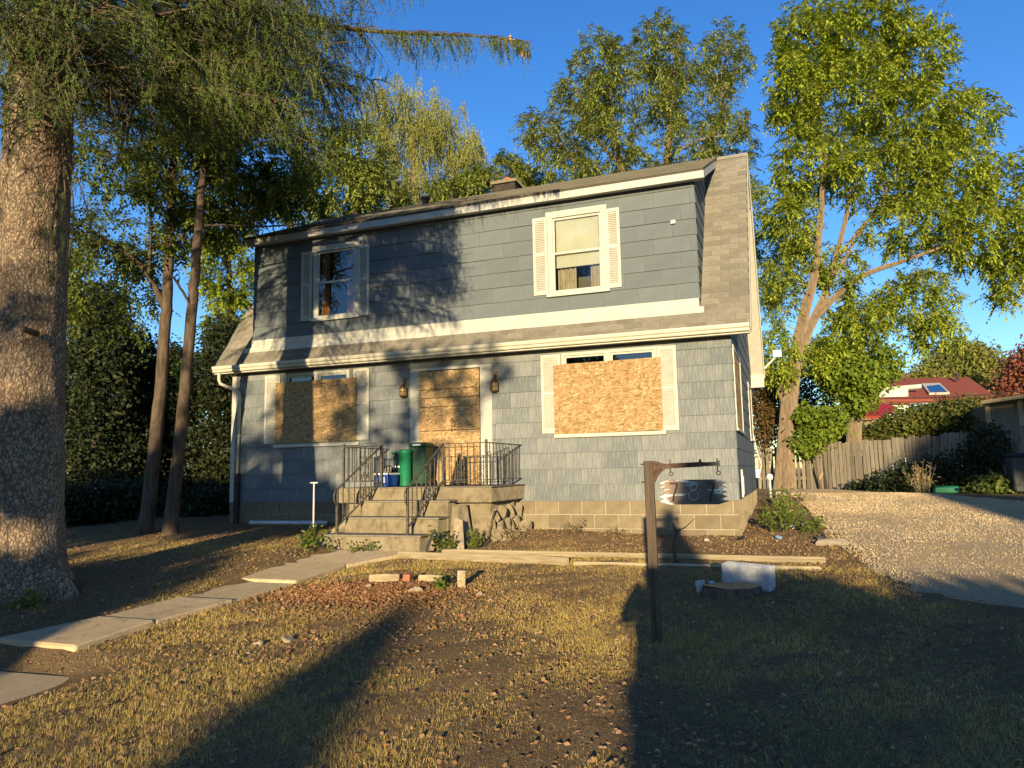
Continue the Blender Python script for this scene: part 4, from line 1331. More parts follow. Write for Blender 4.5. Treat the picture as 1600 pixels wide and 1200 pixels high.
def log(p, q, r, label):
    m = MB(); a = (p[0], p[1], float(zg(*p)) + r); b = (q[0], q[1], float(zg(*q)) + r)
    m.tube([a, tuple((np.array(a) + b) / 2 + (0, 0, .004)), b], r, 12)
    tag(m.build("log_piece", MAT['timber'], None), label, "log", "logs lying in the leaf patch")


log((-3.75, -4.80), (-3.42, -4.72), .045, "lying log piece at the left end of the short log row")
log((-3.20, -4.66), (-2.90, -4.62), .038, "lying log piece between the red brick and the upright log")
m = MB(); zz = float(zg(-3.3, -4.7)); m.hexa([(-3.36, -4.76, zz - .02), (-3.28, -4.74, zz - .02), (-3.29, -4.62, zz - .02), (-3.37, -4.64, zz - .02), (-3.36, -4.76, zz + .09), (-3.28, -4.74, zz + .09), (-3.29, -4.62, zz + .09), (-3.37, -4.64, zz + .09)])
tag(m.build("red_brick", MAT['brick'], None, .005), "half red brick lying between two log pieces", "brick")
for i, (x, y, s, lab) in enumerate([(-2.95, -5.2, .22, "flat tan stone at the front of the log row"), (-2.28, -5.1, .13, "pale stone right of the upright log"), (-2.08, -5.3, .10, "small orange stone beside the pale stone"),
                                    (-3.6, -5.1, .15, "orange stone left of the flat tan stone"), (-3.18, -7.05, .20, "grey-brown broken stone lying alone in the sunny lawn"), (-3.36, -7.2, .13, "smaller chunk beside the broken stone in the sunny lawn"),
                                    (-4.2, -2.55, .17, "pale stone at the right foot of the steps"), (-2.75, -5.45, .08, "little brown stone before the upright log")]):
    rock("stone", (x, y, float(zg(x, y)) + s * .12), (s, s * .7, s * .45), MAT['stone'], lab, "stone", "stones in the lawn", seed=60 + i)
# litter along the wall
for i, (x, y, s, mk, lab) in enumerate([(-2.35, -.6, .10, 'litter_blue', "crumpled light blue wrapper in the weeds under the boarded window"), (.02, -.55, .15, 'black_bag', "crumpled black bag at the foot of the house corner"),
                                        (.55, -.4, .16, 'litter_blue', "crushed pale blue plastic bottle in the weeds by the house corner"), (.75, 1.0, .20, 'white_plastic', "white plastic litter in the weeds along the side wall"), (1.15, -.6, .22, 'black_bag', "dark torn plastic by the driveway edge"),
                                        (-.45, -.75, .14, 'white_plastic', "white torn paper near the house corner"), (.95, 1.35, .16, 'litter_blue', "crumpled clear-blue bag beside the side wall weeds")]):
    rock("litter_piece", (x, y, float(zg(x, y)) + s * .22), (s, s * .7, s * .55), MAT[mk], lab, "litter", "litter along the house", seed=90 + i)
m = MB(); zz = float(zg(1.3, -.75)) + .02; m.hexa([(1.05, -1.0, zz - .03), (1.5, -.9, zz - .03), (1.45, -.6, zz - .03), (1.1, -.62, zz - .03), (1.05, -1.0, zz + .02), (1.5, -.9, zz + .01), (1.45, -.6, zz + .03), (1.1, -.62, zz + .03)])
tag(m.build("flat_stone", MAT['stone'], None, .006), "flat pale paving stone at the driveway edge near the house", "stone")
# white jug and garden lamp by the back corner
lamp = thing("garden_lamp", (.28, 7.6, float(zg(.28, 7.6))), "small white globe lamp on a stem behind the house corner", "lamp")
zz = float(zg(.28, 7.6)); m = MB(); m.tube([(.28, 7.6, zz), (.28, 7.6, zz + .42)], .025, 8); m.build("stem", MAT['white_plastic'], lamp)
m = MB(); m.lathe([(.02, -.09), (.065, -.065), (.085, 0), (.065, .065), (.02, .085)], (.28, 7.6, zz + .50), 16); m.build("globe", MAT['white_plastic'], lamp)
rock("white_sack", (.5, 7.3, float(zg(.5, 7.3)) + .08), (.36, .3, .26), MAT['white_plastic'], "bulging white sack beside the globe lamp", "sack", seed=31)
m = MB(); zz = float(zg(1.05, 6.2)); m.box(1.0, 1.3, 6.0, 6.25, zz, zz + .17)
tag(m.build("concrete_block_piece", MAT['block'], None, .01), "tan block on the ground before the tan tree trunk", "block")
# ------------------------------------------------------------------ plants
def unit(v):
    return v / np.maximum(np.linalg.norm(v, axis=-1, keepdims=True), 1e-9)


def rand_dir(rg, n):
    return unit(rg.normal(size=(n, 3)))


def rhombs(base, d, side, L, Wd, bend=None):
    """leaf shaped quads: base (n,3), direction d, width direction side"""
    n = len(base)
    L = np.broadcast_to(L, n)[:, None]; Wd = np.broadcast_to(Wd, n)[:, None]
    V = np.empty((n, 4, 3), np.float32)
    V[:, 0] = base
    V[:, 1] = base + d * L * .45 + side * Wd
    V[:, 2] = base + d * L
    V[:, 3] = base + d * L * .45 - side * Wd
    if bend is not None: V[:, 2] += bend
    F = np.arange(n * 4).reshape(n, 4)
    return V.reshape(-1, 3), F


def compound_leaves(rg, pos, d, L, pairs=5, ll=.10, lw=.016, droop=.35):
    """pinnate leaves: a drooping stalk with pairs of leaflets"""
    n = len(pos)
    side = np.cross(d, np.array([0, 0, 1.])); side = unit(side + rg.normal(0, .25, (n, 3)))
    out = []
    k = pairs * 2 + 1
    base = np.empty((n, k, 3)); dr = np.empty((n, k, 3))
    L = np.broadcast_to(L, n)[:, None]
    down = np.array([0, 0, -1.])
    for j in range(pairs):
        t = (j + .8) / (pairs + .5)
        p = pos + d * L * t + down * L * droop * t * t
        for s in (0, 1):
            sg = 1 if s else -1
            base[:, j * 2 + s] = p
            dr[:, j * 2 + s] = unit(d * .45 + side * sg * .85 + down * rg.uniform(.1, .8, (n, 1)) + rg.normal(0, .12, (n, 3)))
    base[:, k - 1] = pos + d * L + down * L * droop
    dr[:, k - 1] = unit(d + down * .6)
    base = base.reshape(-1, 3); dr = dr.reshape(-1, 3)
    w = unit(np.cross(dr, rand_dir(rg, len(dr)) * .5 + np.array([0, 0, 1.])))
    s = rg.uniform(.75, 1.2, len(dr))
    return rhombs(base, dr, w, ll * s, lw * s * 1.15)


def simple_leaves(rg, pos, L, Wd, down=.4):
    d = unit(rand_dir(rg, len(pos)) + np.array([0, 0, -down]))
    w = unit(np.cross(d, rand_dir(rg, len(pos))))
    s = rg.uniform(.7, 1.25, len(pos))
    return rhombs(pos, d, w, L * s, Wd * s)


def join(parts):
    V = []; F = []; b = 0
    for v, f in parts:
        if len(v) == 0: continue
        V.append(np.asarray(v, np.float32)); F.append(np.asarray(f) + b); b += len(v)
    return np.concatenate(V), np.concatenate(F)


def fast_tube(P, r0, r1, n=5):
    P = np.asarray(P, float); m = len(P)
    T = unit(np.gradient(P, axis=0))
    ref = np.array([0.31, .2, .93]) if abs(T[0][2]) < .8 else np.array([1., .1, 0])
    Rv = unit(np.cross(T, ref)); Uv = np.cross(T, Rv)
    a = np.arange(n) / n * 2 * math.pi
    rr = np.linspace(r0, r1, m) if not hasattr(r0, '__len__') else np.asarray(r0)
    V = P[:, None, :] + (Rv[:, None, :] * np.cos(a)[None, :, None] + Uv[:, None, :] * np.sin(a)[None, :, None]) * rr[:, None, None]
    i = np.arange(m - 1)[:, None] * n; k = np.arange(n)[None, :]; j = (k + 1) % n
    F = np.stack([i + k, i + j, i + n + j, i + n + k], -1).reshape(-1, 4)
    return V.reshape(-1, 3), F


def smooth_path(pts, m=8):
    """Catmull-Rom through rows (x,y,z,r)"""
    P = np.asarray(pts, float)
    if len(P) < 3:
        t = np.linspace(0, 1, m)[:, None]; return P[0] * (1 - t) + P[-1] * t
    Q = np.vstack([2 * P[0] - P[1], P, 2 * P[-1] - P[-2]]); out = []
    for i in range(1, len(Q) - 2):
        for t in np.linspace(0, 1, m, endpoint=False):
            out.append(.5 * ((2 * Q[i]) + (-Q[i - 1] + Q[i + 1]) * t + (2 * Q[i - 1] - 5 * Q[i] + 4 * Q[i + 1] - Q[i + 2]) * t * t + (-Q[i - 1] + 3 * Q[i] - 3 * Q[i + 1] + Q[i + 2]) * t ** 3))
    out.append(P[-1])
    return np.array(out)


def tree(name, label, limbs, blobs, leaf, bark, base, seed=1, twig_r=.012, group=None, per=5, shell=.55, crown_name="crown", cat="tree", keep=None):
    """limbs: polylines of (x,y,z,r); blobs: (centre, radii, twigs); leaf(rg,pos,dirs)->(V,F)"""
    rg = np.random.default_rng(seed)
    root = thing(name, base, label, cat, group)
    wood = []; nodes = []; nrad = []
    for lb in limbs:
        P = smooth_path(lb, 7)
        P[:, :3] += rg.normal(0, .012, (len(P), 3)) * np.linspace(.2, 1, len(P))[:, None]
        wood.append(fast_tube(P[:, :3], P[:, 3], None, 10 if P[0, 3] > .08 else 6))
        nodes.append(P[:, :3]); nrad.append(P[:, 3])
    nodes = np.concatenate(nodes); nrad = np.concatenate(nrad)
    lp = []; ld = []
    for (c, r, nt) in blobs:
        c = np.array(c, float); r = np.array(np.broadcast_to(r, 3), float)
        u = rand_dir(rg, nt) * (rg.uniform(shell ** 3, 1, nt) ** (1 / 3))[:, None]
        tips = c + u * r
        # nearer targets first so that later twigs grow out of earlier ones
        dist = np.min(np.linalg.norm(tips[:, None, :] - nodes[None, ::3, :], axis=2), axis=1)
        new_n = []
        for ti in np.argsort(dist):
            tip = tips[ti]
            if keep is not None and not keep(tip): continue
            dv = np.linalg.norm(nodes - tip, axis=1) + .9 * np.maximum(0, nodes[:, 2] - tip[2])
            k = int(np.argmin(dv)); a = nodes[k]
            ln = np.linalg.norm(tip - a)
            mid = (a + tip) / 2 + np.array([0, 0, ln * .12]) + rg.normal(0, .05 * ln, 3)
            t = np.linspace(0, 1, 5)[:, None]
            P = a * (1 - t) ** 2 + 2 * mid * t * (1 - t) + tip * t * t
            r0 = min(nrad[k] * .6, twig_r * (1 + ln * .9))
            wood.append(fast_tube(P, r0, .003, 3))
            if ln > .5:
                nodes = np.vstack([nodes, P[1:4]]); nrad = np.concatenate([nrad, np.array([r0 * .8, r0 * .6, r0 * .45])])
            dd = unit((P[-1] - P[-3])[None])[0]
            q = rg.uniform(.35, 1.0, per)[:, None]
            pp = a * (1 - q) ** 2 + 2 * mid * q * (1 - q) + tip * q * q
            if ln > 1.2:
                back = np.maximum(q, 1 - 1.2 / ln * rg.uniform(0, 1, (per, 1)))
                pp = a * (1 - back) ** 2 + 2 * mid * back * (1 - back) + tip * back * back
            lp.append(pp); ld.append(unit(dd[None] * .5 + rand_dir(rg, per) * .9 + np.array([0, 0, -.1])))
    V, F = join(wood)
    o = new_obj("trunk", mesh_np("trunk", V, F, True), root); o.data.materials.append(bark)
    V, F = leaf(rg, np.concatenate(lp), np.concatenate(ld))
    o = new_obj(crown_name, mesh_np(crown_name, V, F), root); o.data.materials.append(leaf_of(leaf))
    return root


def leaf_of(fn): return fn.mat


def mk_leaf(kind, mat, **kw):
    if kind == 'pinnate':
        f = lambda rg, p, d: compound_leaves(rg, p, d, kw.get('L', .32) * rg.uniform(.7, 1.2, len(p)), kw.get('pairs', 5), kw.get('ll', .10), kw.get('lw', .017), kw.get('droop', .45))
    else:
        def f(rg, p, d):
            k = kw.get('k', 5)
            q = np.repeat(p, k, 0) + rg.normal(0, kw.get('spread', .12), (len(p) * k, 3))
            return simple_leaves(rg, q, kw.get('L', .09), kw.get('W', .028), kw.get('down', .4))
    g = lambda rg, p, d: f(rg, p, d)
    g.mat = MAT[mat]
    return g


def blob_px(px, py, depth, rpx, rpy, rd, n):
    """ellipsoid given by where it stands in the view and how deep it is"""
    s = depth / FPX
    return (at(px, py, depth), (rpx * s, rd, rpy * s), n)


def limb_px(pts):
    """(px, py, depth, radius) -> rows"""
    return [(*at(a, b, c), d) for (a, b, c, d) in pts]


# ------------------------------------------------------------------ spruce at the left
def spruce():
    rg = np.random.default_rng(21)
    bx, by = -6.97, -6.6
    bz = float(zg(bx, by))
    root = thing("spruce_tree", (bx, by, bz), "huge spruce with a thick flaking tan trunk and hanging needle curtains", "tree")
    # trunk with bark plates
    nz, na = 330, 130
    zs = np.concatenate([np.linspace(-.4, 6.0, nz - 40), np.linspace(6.1, 16, 40)])
    ang = np.arange(na) / na * 2 * math.pi
    A, Zz = np.meshgrid(ang, zs)
    r = np.interp(Zz, [-.4, 0, .25, .8, 1.8, 3, 5, 8, 16], [.66, .55, .475, .42, .385, .36, .335, .27, .05])
    flare = np.exp(-np.maximum(Zz, 0) / .45)
    r = r * (1 + flare * (.20 * np.sin(5 * A + .7 + .8 * np.sin(Zz * 3)) + .13 * np.sin(3 * A + 2.) + .06 * np.sin(9 * A)) + .02 * np.sin(2 * A + Zz))
    # plates: cellular noise on the unrolled trunk
    cu = A / (2 * math.pi) * 40 + .7 * np.sin(Zz * 9 + 2 * np.sin(A * 5)) * np.sin(A * 3); cv = Zz * 11 + .8 * np.sin(A * 11 + 3 * np.sin(Zz * 4))
    pts = rg.uniform(0, 1, (46, 320, 2)); hgt = rg.uniform(0, 1, (46, 320))
    best = np.full(A.shape, 9.); second = np.full(A.shape, 9.); val = np.zeros(A.shape)
    iu = np.floor(cu).astype(int); iv = np.floor(cv).astype(int)
    for du in (-1, 0, 1):
        for dv in (-1, 0, 1):
            u_ = iu + du; v_ = iv + dv
            um = u_ % 46; vm = v_ % 320
            d = np.hypot(u_ + pts[um, vm, 0] - cu, v_ + pts[um, vm, 1] - cv)
            new = d < best
            second = np.where(new, best, np.minimum(second, d)); val = np.where(new, hgt[um, vm], val); best = np.where(new, d, best)
    edge = np.clip((second - best) / .25, 0, 1)
    r = r + (edge ** .6 * (.002 + .011 * val) - .005) + rg.normal(0, .002, A.shape) + .006 * np.sin(A * 7 + 3 * np.sin(Zz * 2.1)) * np.sin(Zz * 5 + 2 * np.sin(A * 3))
    # a deep furrow down the face towards the house
    fur = np.exp(-((A - 5.15 - .12 * np.sin(Zz * 1.3)) / .07) ** 2) * np.clip(1.5 - Zz, 0, 1)
    r = r - .05 * fur
    lean = .012 * np.maximum(Zz, 0)
    V = np.stack([bx - lean + r * np.cos(A), by + r * np.sin(A), bz + Zz], -1).reshape(-1, 3)
    i = (np.arange(nz - 1)[:, None] * na + np.arange(na)[None, :]); j = (np.arange(nz - 1)[:, None] * na + (np.arange(na)[None, :] + 1) % na)
    F = np.stack([i, j, j + na, i + na], -1).reshape(-1, 4)
    o = new_obj("trunk", mesh_np("trunk", V, F, True), root); o.data.materials.append(MAT['bark_spruce'])
    # dead stubs
    p = onY(40, 515, by - .36)
    m = MB(); m.tube([p - (.02, -.15, 0.02), p + (-.02, -.02, .01), p + (.13, -.12, -.035)], [.035, .03, .026], 8); m.build("branch_stub", MAT['bark_dark'], root)

    Lh = LDIR / LDIR[1]

    def ok(P, holes=True):
        px, py, z = project(P)
        if z > 0.3:
            lim = np.interp(px, [-60, 0, 95, 110, 165, 175, 260, 330, 400, 480, 560, 640, 660, 720, 745, 800, 835, 838], [240, 225, 210, 215, 235, 250, 230, 250, 230, 260, 300, 210, 150, 150, 110, 120, 95, -50])
            if -60 < px < 1700 and py > lim + rg.normal(0, 16): return False
            if px >= 838 and py > -60: return False
        # shadow on the front of the house
        t = (-.02 - P[1])
        xs = P[0] + Lh[0] * t; zz = P[2] + Lh[2] * t
        if P[1] < 0 and xs > -4.75 + rg.normal(0, .12) and zz < 6.15: return False
        # the canopy is broken: clumps and gaps
        nz_ = math.sin(xs * 5.1 + 1.3 * math.sin(zz * 2.9 + .5)) + math.sin(zz * 4.3 + 1.6 * math.sin(xs * 2.3) + 1.1) + .6 * math.sin(xs * 9.7 + zz * 6.1 + .4) + .5 * math.sin(zz * 11.3 - xs * 7.7)
        lim_ = .35 if xs < -6.35 else 1.2
        if holes and zz < 6.3 and nz_ > lim_ + rg.normal(0, .12): return False
        if P[1] < 0 and -9.5 < xs and .7 < zz < 1.6 and rg.random() < .7: return False
        return True

    wood = []; twP = []; twD = []; twL = []

    def branch(z0, az, length, rise=.1, droop=.5, dens=1.0, force=False):
        a = np.array([bx - .012 * (z0), by, bz + z0]); h = np.array([math.cos(az), math.sin(az), 0])
        n = 14; t = np.linspace(0, 1, n)
        wig = rg.normal(0, .05, (n, 3)).cumsum(0) * .35
        P = a + h * (t * length)[:, None] + np.array([0, 0, 1.]) * (rise * length * t - droop * length * t ** 2.2)[:, None] + wig * t[:, None]
        P[-3:, 2] += np.array([.02, .07, .15]) * length * .25
        if not force:
            cut = n
            for i_ in range(3, n):
                if not ok(P[i_] - np.array([0, 0, .25]), False): cut = i_; break
            if cut < 5: return P
            P = P[:cut]; length = length * (cut - 1) / (n - 1); n = cut
        wood.append(fast_tube(P, .022 * length / 4 + .010, .005, 6))
        s = .25
        sd = np.cross(h, [0, 0, 1.])
        while s < length:
            k = s / length * (n - 1); i = min(int(k), n - 2); q = P[i] + (P[i + 1] - P[i]) * (k - i)
            for sg in (-1, 1):
                ll = (.40 + .85 * (1 - s / length) ** .7) * rg.uniform(.55, 1.1)
                if rg.random() > dens: continue
                d = h * rg.uniform(.4, .9) + sd * sg * rg.uniform(.5, 1.0)
                d = d / np.linalg.norm(d)
                mt = np.linspace(0, 1, 6)
                Q = q + d * (mt * ll)[:, None] + np.array([0, 0, -1.]) * (.55 * ll * mt ** 2)[:, None]
                if ok(Q[-1], False) or force: wood.append(fast_tube(Q, .012, .003, 3))
                # hanging twigs
                for u_ in np.arange(.04, ll, .058):
                    kk = u_ / ll * 5; ii = min(int(kk), 4); w = Q[ii] + (Q[ii + 1] - Q[ii]) * (kk - ii)
                    hl = rg.uniform(.10, .30) * (1.0 if rg.random() < .85 else 1.7)
                    mid_ = w + np.array([0, 0, -hl * .5])
                    if not force and not ok(w + np.array([0, 0, -hl])): continue
                    dd = (np.array([rg.normal(0, .22), rg.normal(0, .22), -1.]) + d * .25) if rg.random() < .5 else (d * rg.uniform(.5, 1.) + sd * rg.normal(0, .7) + np.array([0, 0, rg.uniform(-.7, .1)]))
                    twP.append(w); twD.append(dd / np.linalg.norm(dd)); twL.append(hl)
                # tip shoot
                twP.append(Q[-2] if (ok(Q[-1]) or force) else np.array([0, 0, 900.])); twD.append(unit((Q[-1] - Q[-2])[None])[0]); twL.append(.3)
            s += rg.uniform(.13, .24)
        return P

    # whorls up the trunk
    z0 = 4.7
    while z0 < 9.0:
        for k in range(5):
            az = rg.uniform(0, 2 * math.pi)
            toward = math.cos(az - .35)         # longer towards the open lawn
            ln = 2.7 + .9 * toward + rg.uniform(-.5, .5)
            branch(z0 + rg.uniform(-.1, .1), az, ln, .08, .30 + .05 * rg.random(), .72)
        z0 += .40
    # branches reaching over the lawn towards the house, seen along the top of the view
    for (z0, az, ln, ri, dr) in ((5.9, .50, 4.6, .10, .20), (6.3, .62, 4.2, .06, .16), (5.7, .15, 4.0, .06, .22), (6.0, -.1, 3.8, .05, .2), (6.4, .1, 4.2, .05, .2), (6.8, .4, 4.4, .05, .2), (7.2, .2, 4.2, .0, .2), (6.2, 1.0, 3.8, .05, .2), (6.7, -.4, 3.8, .0, .24), (6.2, .30, 4.3, .12, .26), (6.6, .78, 4.6, .10, .16), (5.4, .05, 3.6, .08, .30), (5.6, -.5, 3.4, .08, .3), (5.2, -1.1, 3.2, .1, .34),
                             (4.9, -.2, 3.2, .1, .36), (4.8, .9, 3.4, .1, .3), (5.0, -1.8, 2.6, .1, .36), (5.0, .45, 3.2, .08, .34), (5.2, 1.4, 3.4, .1, .3), (4.7, -.75, 3.0, .05, .34), (6.0, -1.4, 3.4, .05, .34)):
        branch(z0, az, ln, ri, dr, .95)
    # the long branch whose tip carries cones, right of the crown
    tip = at(815, 82, 9.6)
    a = np.array([bx, by, bz + 6.2]); v = tip - a
    P = [a + v * t_ + np.array([.10 * math.sin(7 * t_), .12 * math.sin(9 * t_ + 1), .42 * math.sin(math.pi * t_) + .10 * math.sin(8.5 * t_)]) for t_ in np.linspace(0, 1, 24)]
    P = np.array(P); wood.append(fast_tube(P, .06, .007, 6))
    h = unit((v * (1, 1, 0))[None])[0]; sdv = np.cross(h, [0, 0, 1.])
    for t_ in np.sort(rg.uniform(.25, 1, 95)):
        q = a + v * t_ + np.array([.10 * math.sin(7 * t_), .12 * math.sin(9 * t_ + 1), .42 * math.sin(math.pi * t_) + .10 * math.sin(8.5 * t_)])
        for sg in (-1, 1):
            ll = (.12 + .75 * (1 - t_)) * rg.uniform(.3, 1.5)
            d = unit((h * .6 + sdv * sg * .7)[None])[0]
            Q = q + d * (np.linspace(0, 1, 5) * ll)[:, None] + np.array([0, 0, -1.]) * (.4 * ll * np.linspace(0, 1, 5) ** 2)[:, None]
            wood.append(fast_tube(Q, .008, .003, 4))
            for w in Q[1:]:
                hl = rg.uniform(.08, .42) * (1.3 - .7 * t_) * (1.8 if rg.random() < .12 else 1)
                twP.append(w); twD.append(unit(np.array([[rg.normal(0, .2), rg.normal(0, .2), -1.]]))[0]); twL.append(hl)
    for k in range(560):
        c = np.array([rg.uniform(-6.9, -3.3), rg.uniform(-6.6, -4.4), rg.uniform(5.0, 7.3)])
        if not ok(c - np.array([0, 0, .25]), False): continue
        dd = rand_dir(rg, 1)[0] * np.array([1, 1, .25]); Q = c + dd * np.linspace(-.35, .35, 6)[:, None]
        wood.append(fast_tube(Q, .007, .003, 3))
        for w in Q[np.array([0, 0, 1, 1, 2, 2, 3, 3, 4, 4, 5, 5])] + rg.normal(0, .06, (12, 3)):
            hl = rg.uniform(.12, .36)
            if ok(w - np.array([0, 0, hl]), k % 3 == 0): twP.append(w); twD.append(unit(np.array([[rg.normal(0, .3), rg.normal(0, .3), -1.]]))[0]); twL.append(hl)
    # low drooping branch hanging in front of the trunk
    Q0 = at(100, 275, 7.6)
    for k in range(46):
        px = rg.uniform(62, 160); py = rg.uniform(270, 430) if px < 140 else rg.uniform(300, 380)
        w = at(px, py, 7.45 + rg.uniform(-.3, .3))
        twP.append(w); twD.append(unit(np.array([[rg.normal(.15, .3), rg.normal(0, .3), -1.]]))[0]); twL.append(rg.uniform(.12, .36))
    for (a_, b_, c_) in (((98, 225, 7.9), (100, 270, 7.6), (108, 420, 7.45)), ((98, 240, 7.9), (125, 290, 7.5), (150, 380, 7.4)), ((95, 260, 7.9), (85, 320, 7.4), (75, 420, 7.4)), ((100, 255, 7.9), (115, 330, 7.4), (100, 480, 7.4))):
        wood.append(fast_tube(smooth_path([(*at(*a_), 1), (*at(*b_), 1), (*at(*c_), 1)], 6)[:, :3], .012, .003, 5))
    for k in range(260):
        px = rg.uniform(-10, 130); py = rg.uniform(-40, 185) * (1 - .1 * rg.random())
        w = at(px, py, rg.uniform(6.3, 7.3))
        twP.append(w); twD.append(unit(np.array([[rg.normal(0, .35), rg.normal(0, .35), -1.]]))[0]); twL.append(rg.uniform(.14, .40))
        if k % 4 == 0: wood.append(fast_tube(np.array([w, w + rg.normal(0, .2, 3), w + rg.normal(0, .3, 3)]), .006, .003, 3))
    # bare dead twigs
    for k in range(40):
        px = rg.uniform(5, 260); py = rg.uniform(120, 330) if px < 140 else rg.uniform(40, 240)
        w = at(px, py, rg.uniform(6.8, 7.6)); ln = rg.uniform(.2, .5)
        Q = w + np.array([rg.normal(0, .3), rg.normal(0, .3), -1.]) * (np.linspace(0, 1, 5) * ln)[:, None] + rg.normal(0, .02, (5, 3))
        wood.append(fast_tube(Q, .005, .0025, 3))
    # needles along every twig
    twP = np.array(twP); twD = np.array(twD); twL = np.array(twL)
    g = twP[:, 2] < 100
    twP, twD, twL = twP[g], twD[g], twL[g]
    K = 29
    n = len(twP)
    t = (np.arange(K)[None, :] + rg.random((n, K))) / K
    curl = rg.normal(0, .12, (n, 1, 3)) * (t ** 2)[..., None] * twL[:, None, None]
    base = twP[:, None, :] + twD[:, None, :] * (t * twL[:, None])[..., None] + curl
    rad = rand_dir(rg, n * K).reshape(n, K, 3)
    nd = unit(rad + twD[:, None, :] * .75)
    ln = rg.uniform(.022, .036, (n, K, 1))
    wv = unit(np.cross(nd, rand_dir(rg, n * K).reshape(n, K, 3))) * .0038
    V = np.empty((n, K, 3, 3), np.float32)
    V[:, :, 0] = base - wv; V[:, :, 1] = base + wv; V[:, :, 2] = base + nd * ln
    F = np.arange(n * K * 3).reshape(-1, 3)
    print("spruce twigs", n, "needles", n * K)
    o = new_obj("needles", mesh_np("needles", V.reshape(-1, 3), F), root); o.data.materials.append(MAT['needles'])
    # twig stems
    tn = np.stack([twP, twP + twD * twL[:, None]], 1)
    sidev = unit(np.cross(twD, rand_dir(rg, n))) * .0028
    V = np.empty((n, 3, 3), np.float32); V[:, 0] = tn[:, 0] - sidev; V[:, 1] = tn[:, 0] + sidev; V[:, 2] = tn[:, 1]
    Vw, Fw = join(wood)
    o = new_obj("branches", mesh_np("branches", Vw, Fw, True), root); o.data.materials.append(MAT['bark_dark'])
    o = new_obj("twigs", mesh_np("twigs", V.reshape(-1, 3), np.arange(n * 3).reshape(-1, 3)), root); o.data.materials.append(MAT['bark_grey']); o["kind"] = "stuff"
    # cones near the tip of the long branch
    for k, (px, py) in enumerate([(797, 60), (803, 66), (815, 80), (820, 84), (825, 82), (811, 74)]):
        c = at(px, py - 6, 9.55 + .02 * k)
        m = MB(); m.lathe([(.004, 0), (.016, -.02), (.021, -.06), (.018, -.11), (.006, -.145)], tuple(c), 9); m.build("cone", MAT['logend'], root)


spruce()

LF_ASH = mk_leaf('pinnate', 'leaf_ash', L=.34, pairs=5, ll=.145, lw=.026, droop=.5)
LF_LOC = mk_leaf('pinnate', 'leaf_ash2', L=.32, pairs=5, ll=.125, lw=.021, droop=.5)
LF_DARK = mk_leaf('pinnate', 'leaf_dark', L=.26, pairs=4, ll=.095, lw=.019, droop=.4)
LF_EVER = mk_leaf('simple', 'leaf_ever', L=.12, W=.033, k=5, spread=.16)
LF_BRI = mk_leaf('simple', 'leaf_bright', L=.15, W=.05, k=5, spread=.14, down=.5)
LF_HEDGE = mk_leaf('simple', 'leaf_hedge', L=.12, W=.042, k=6, spread=.16)
LF_YEL = mk_leaf('simple', 'leaf_yellow', L=.34, W=.12, k=4, spread=.5)
LF_RED = mk_leaf('simple', 'leaf_red', L=.28, W=.10, k=6, spread=.5)
LF_RUST = mk_leaf('simple', 'leaf_rust', L=.11, W=.036, k=6, spread=.16)


def willow_leaf(rg, p, d):
    k = 12
    n = len(p)
    ln = rg.uniform(.5, 1.4, n)
    t = (np.arange(k)[None] + rg.random((n, k))) / k
    q = p[:, None, :] + np.array([0, 0, -1.]) * (t * ln[:, None])[..., None] + (d * np.array([1, 1, 0]))[:, None, :] * (.35 * np.sqrt(t))[..., None]
    q = q.reshape(-1, 3)
    dd = unit(np.array([0, 0, -1.]) + rg.normal(0, .4, q.shape))
    return rhombs(q, dd, unit(np.cross(dd, rand_dir(rg, len(q)))), .15 * rg.uniform(.7, 1.2, len(q)), .018)


willow_leaf.mat = MAT['leaf_willow']

# two slender trunks left of the house ----------------------------------
ZA = float(zg(-10.5, -1.5))
tree("slender_tree", "slender dark tree with a forked top, the one farther from the house", [
    limb_px([(226, 838, 13.6, 0.172), (232, 790, 13.6, 0.132), (248, 640, 13.7, 0.112), (259, 500, 13.8, 0.102), (264, 400, 13.9, 0.089), (272, 220, 14.2, 0.066), (280, 40, 14.6, 0.033)]),
    limb_px([(256, 478, 13.8, 0.066), (240, 445, 13.7, 0.056), (215, 410, 13.5, 0.046), (165, 375, 13.2, 0.033), (120, 350, 12.9, 0.020)]),
    limb_px([(232, 436, 13.6, 0.033), (236, 350, 13.5, 0.030), (230, 260, 13.5, 0.020), (214, 180, 13.4, 0.013)]),
    limb_px([(264, 395, 13.9, 0.033), (300, 350, 14.2, 0.026), (350, 300, 14.6, 0.013)]),
    limb_px([(270, 290, 14.1, 0.033), (240, 200, 13.9, 0.023), (200, 120, 13.6, 0.013)])],
    [blob_px(190, 320, 13.6, 90, 110, 1.6, 190), blob_px(300, 280, 14.4, 70, 130, 1.6, 200), blob_px(240, 150, 13.8, 130, 130, 1.6, 220), blob_px(170, 450, 14.6, 60, 90, 1.2, 120)], LF_DARK, MAT['bark_dark'], (-10.5, -1.5, ZA), 3, .010, per=5)
ZA = float(zg(-9.95, -1.45))
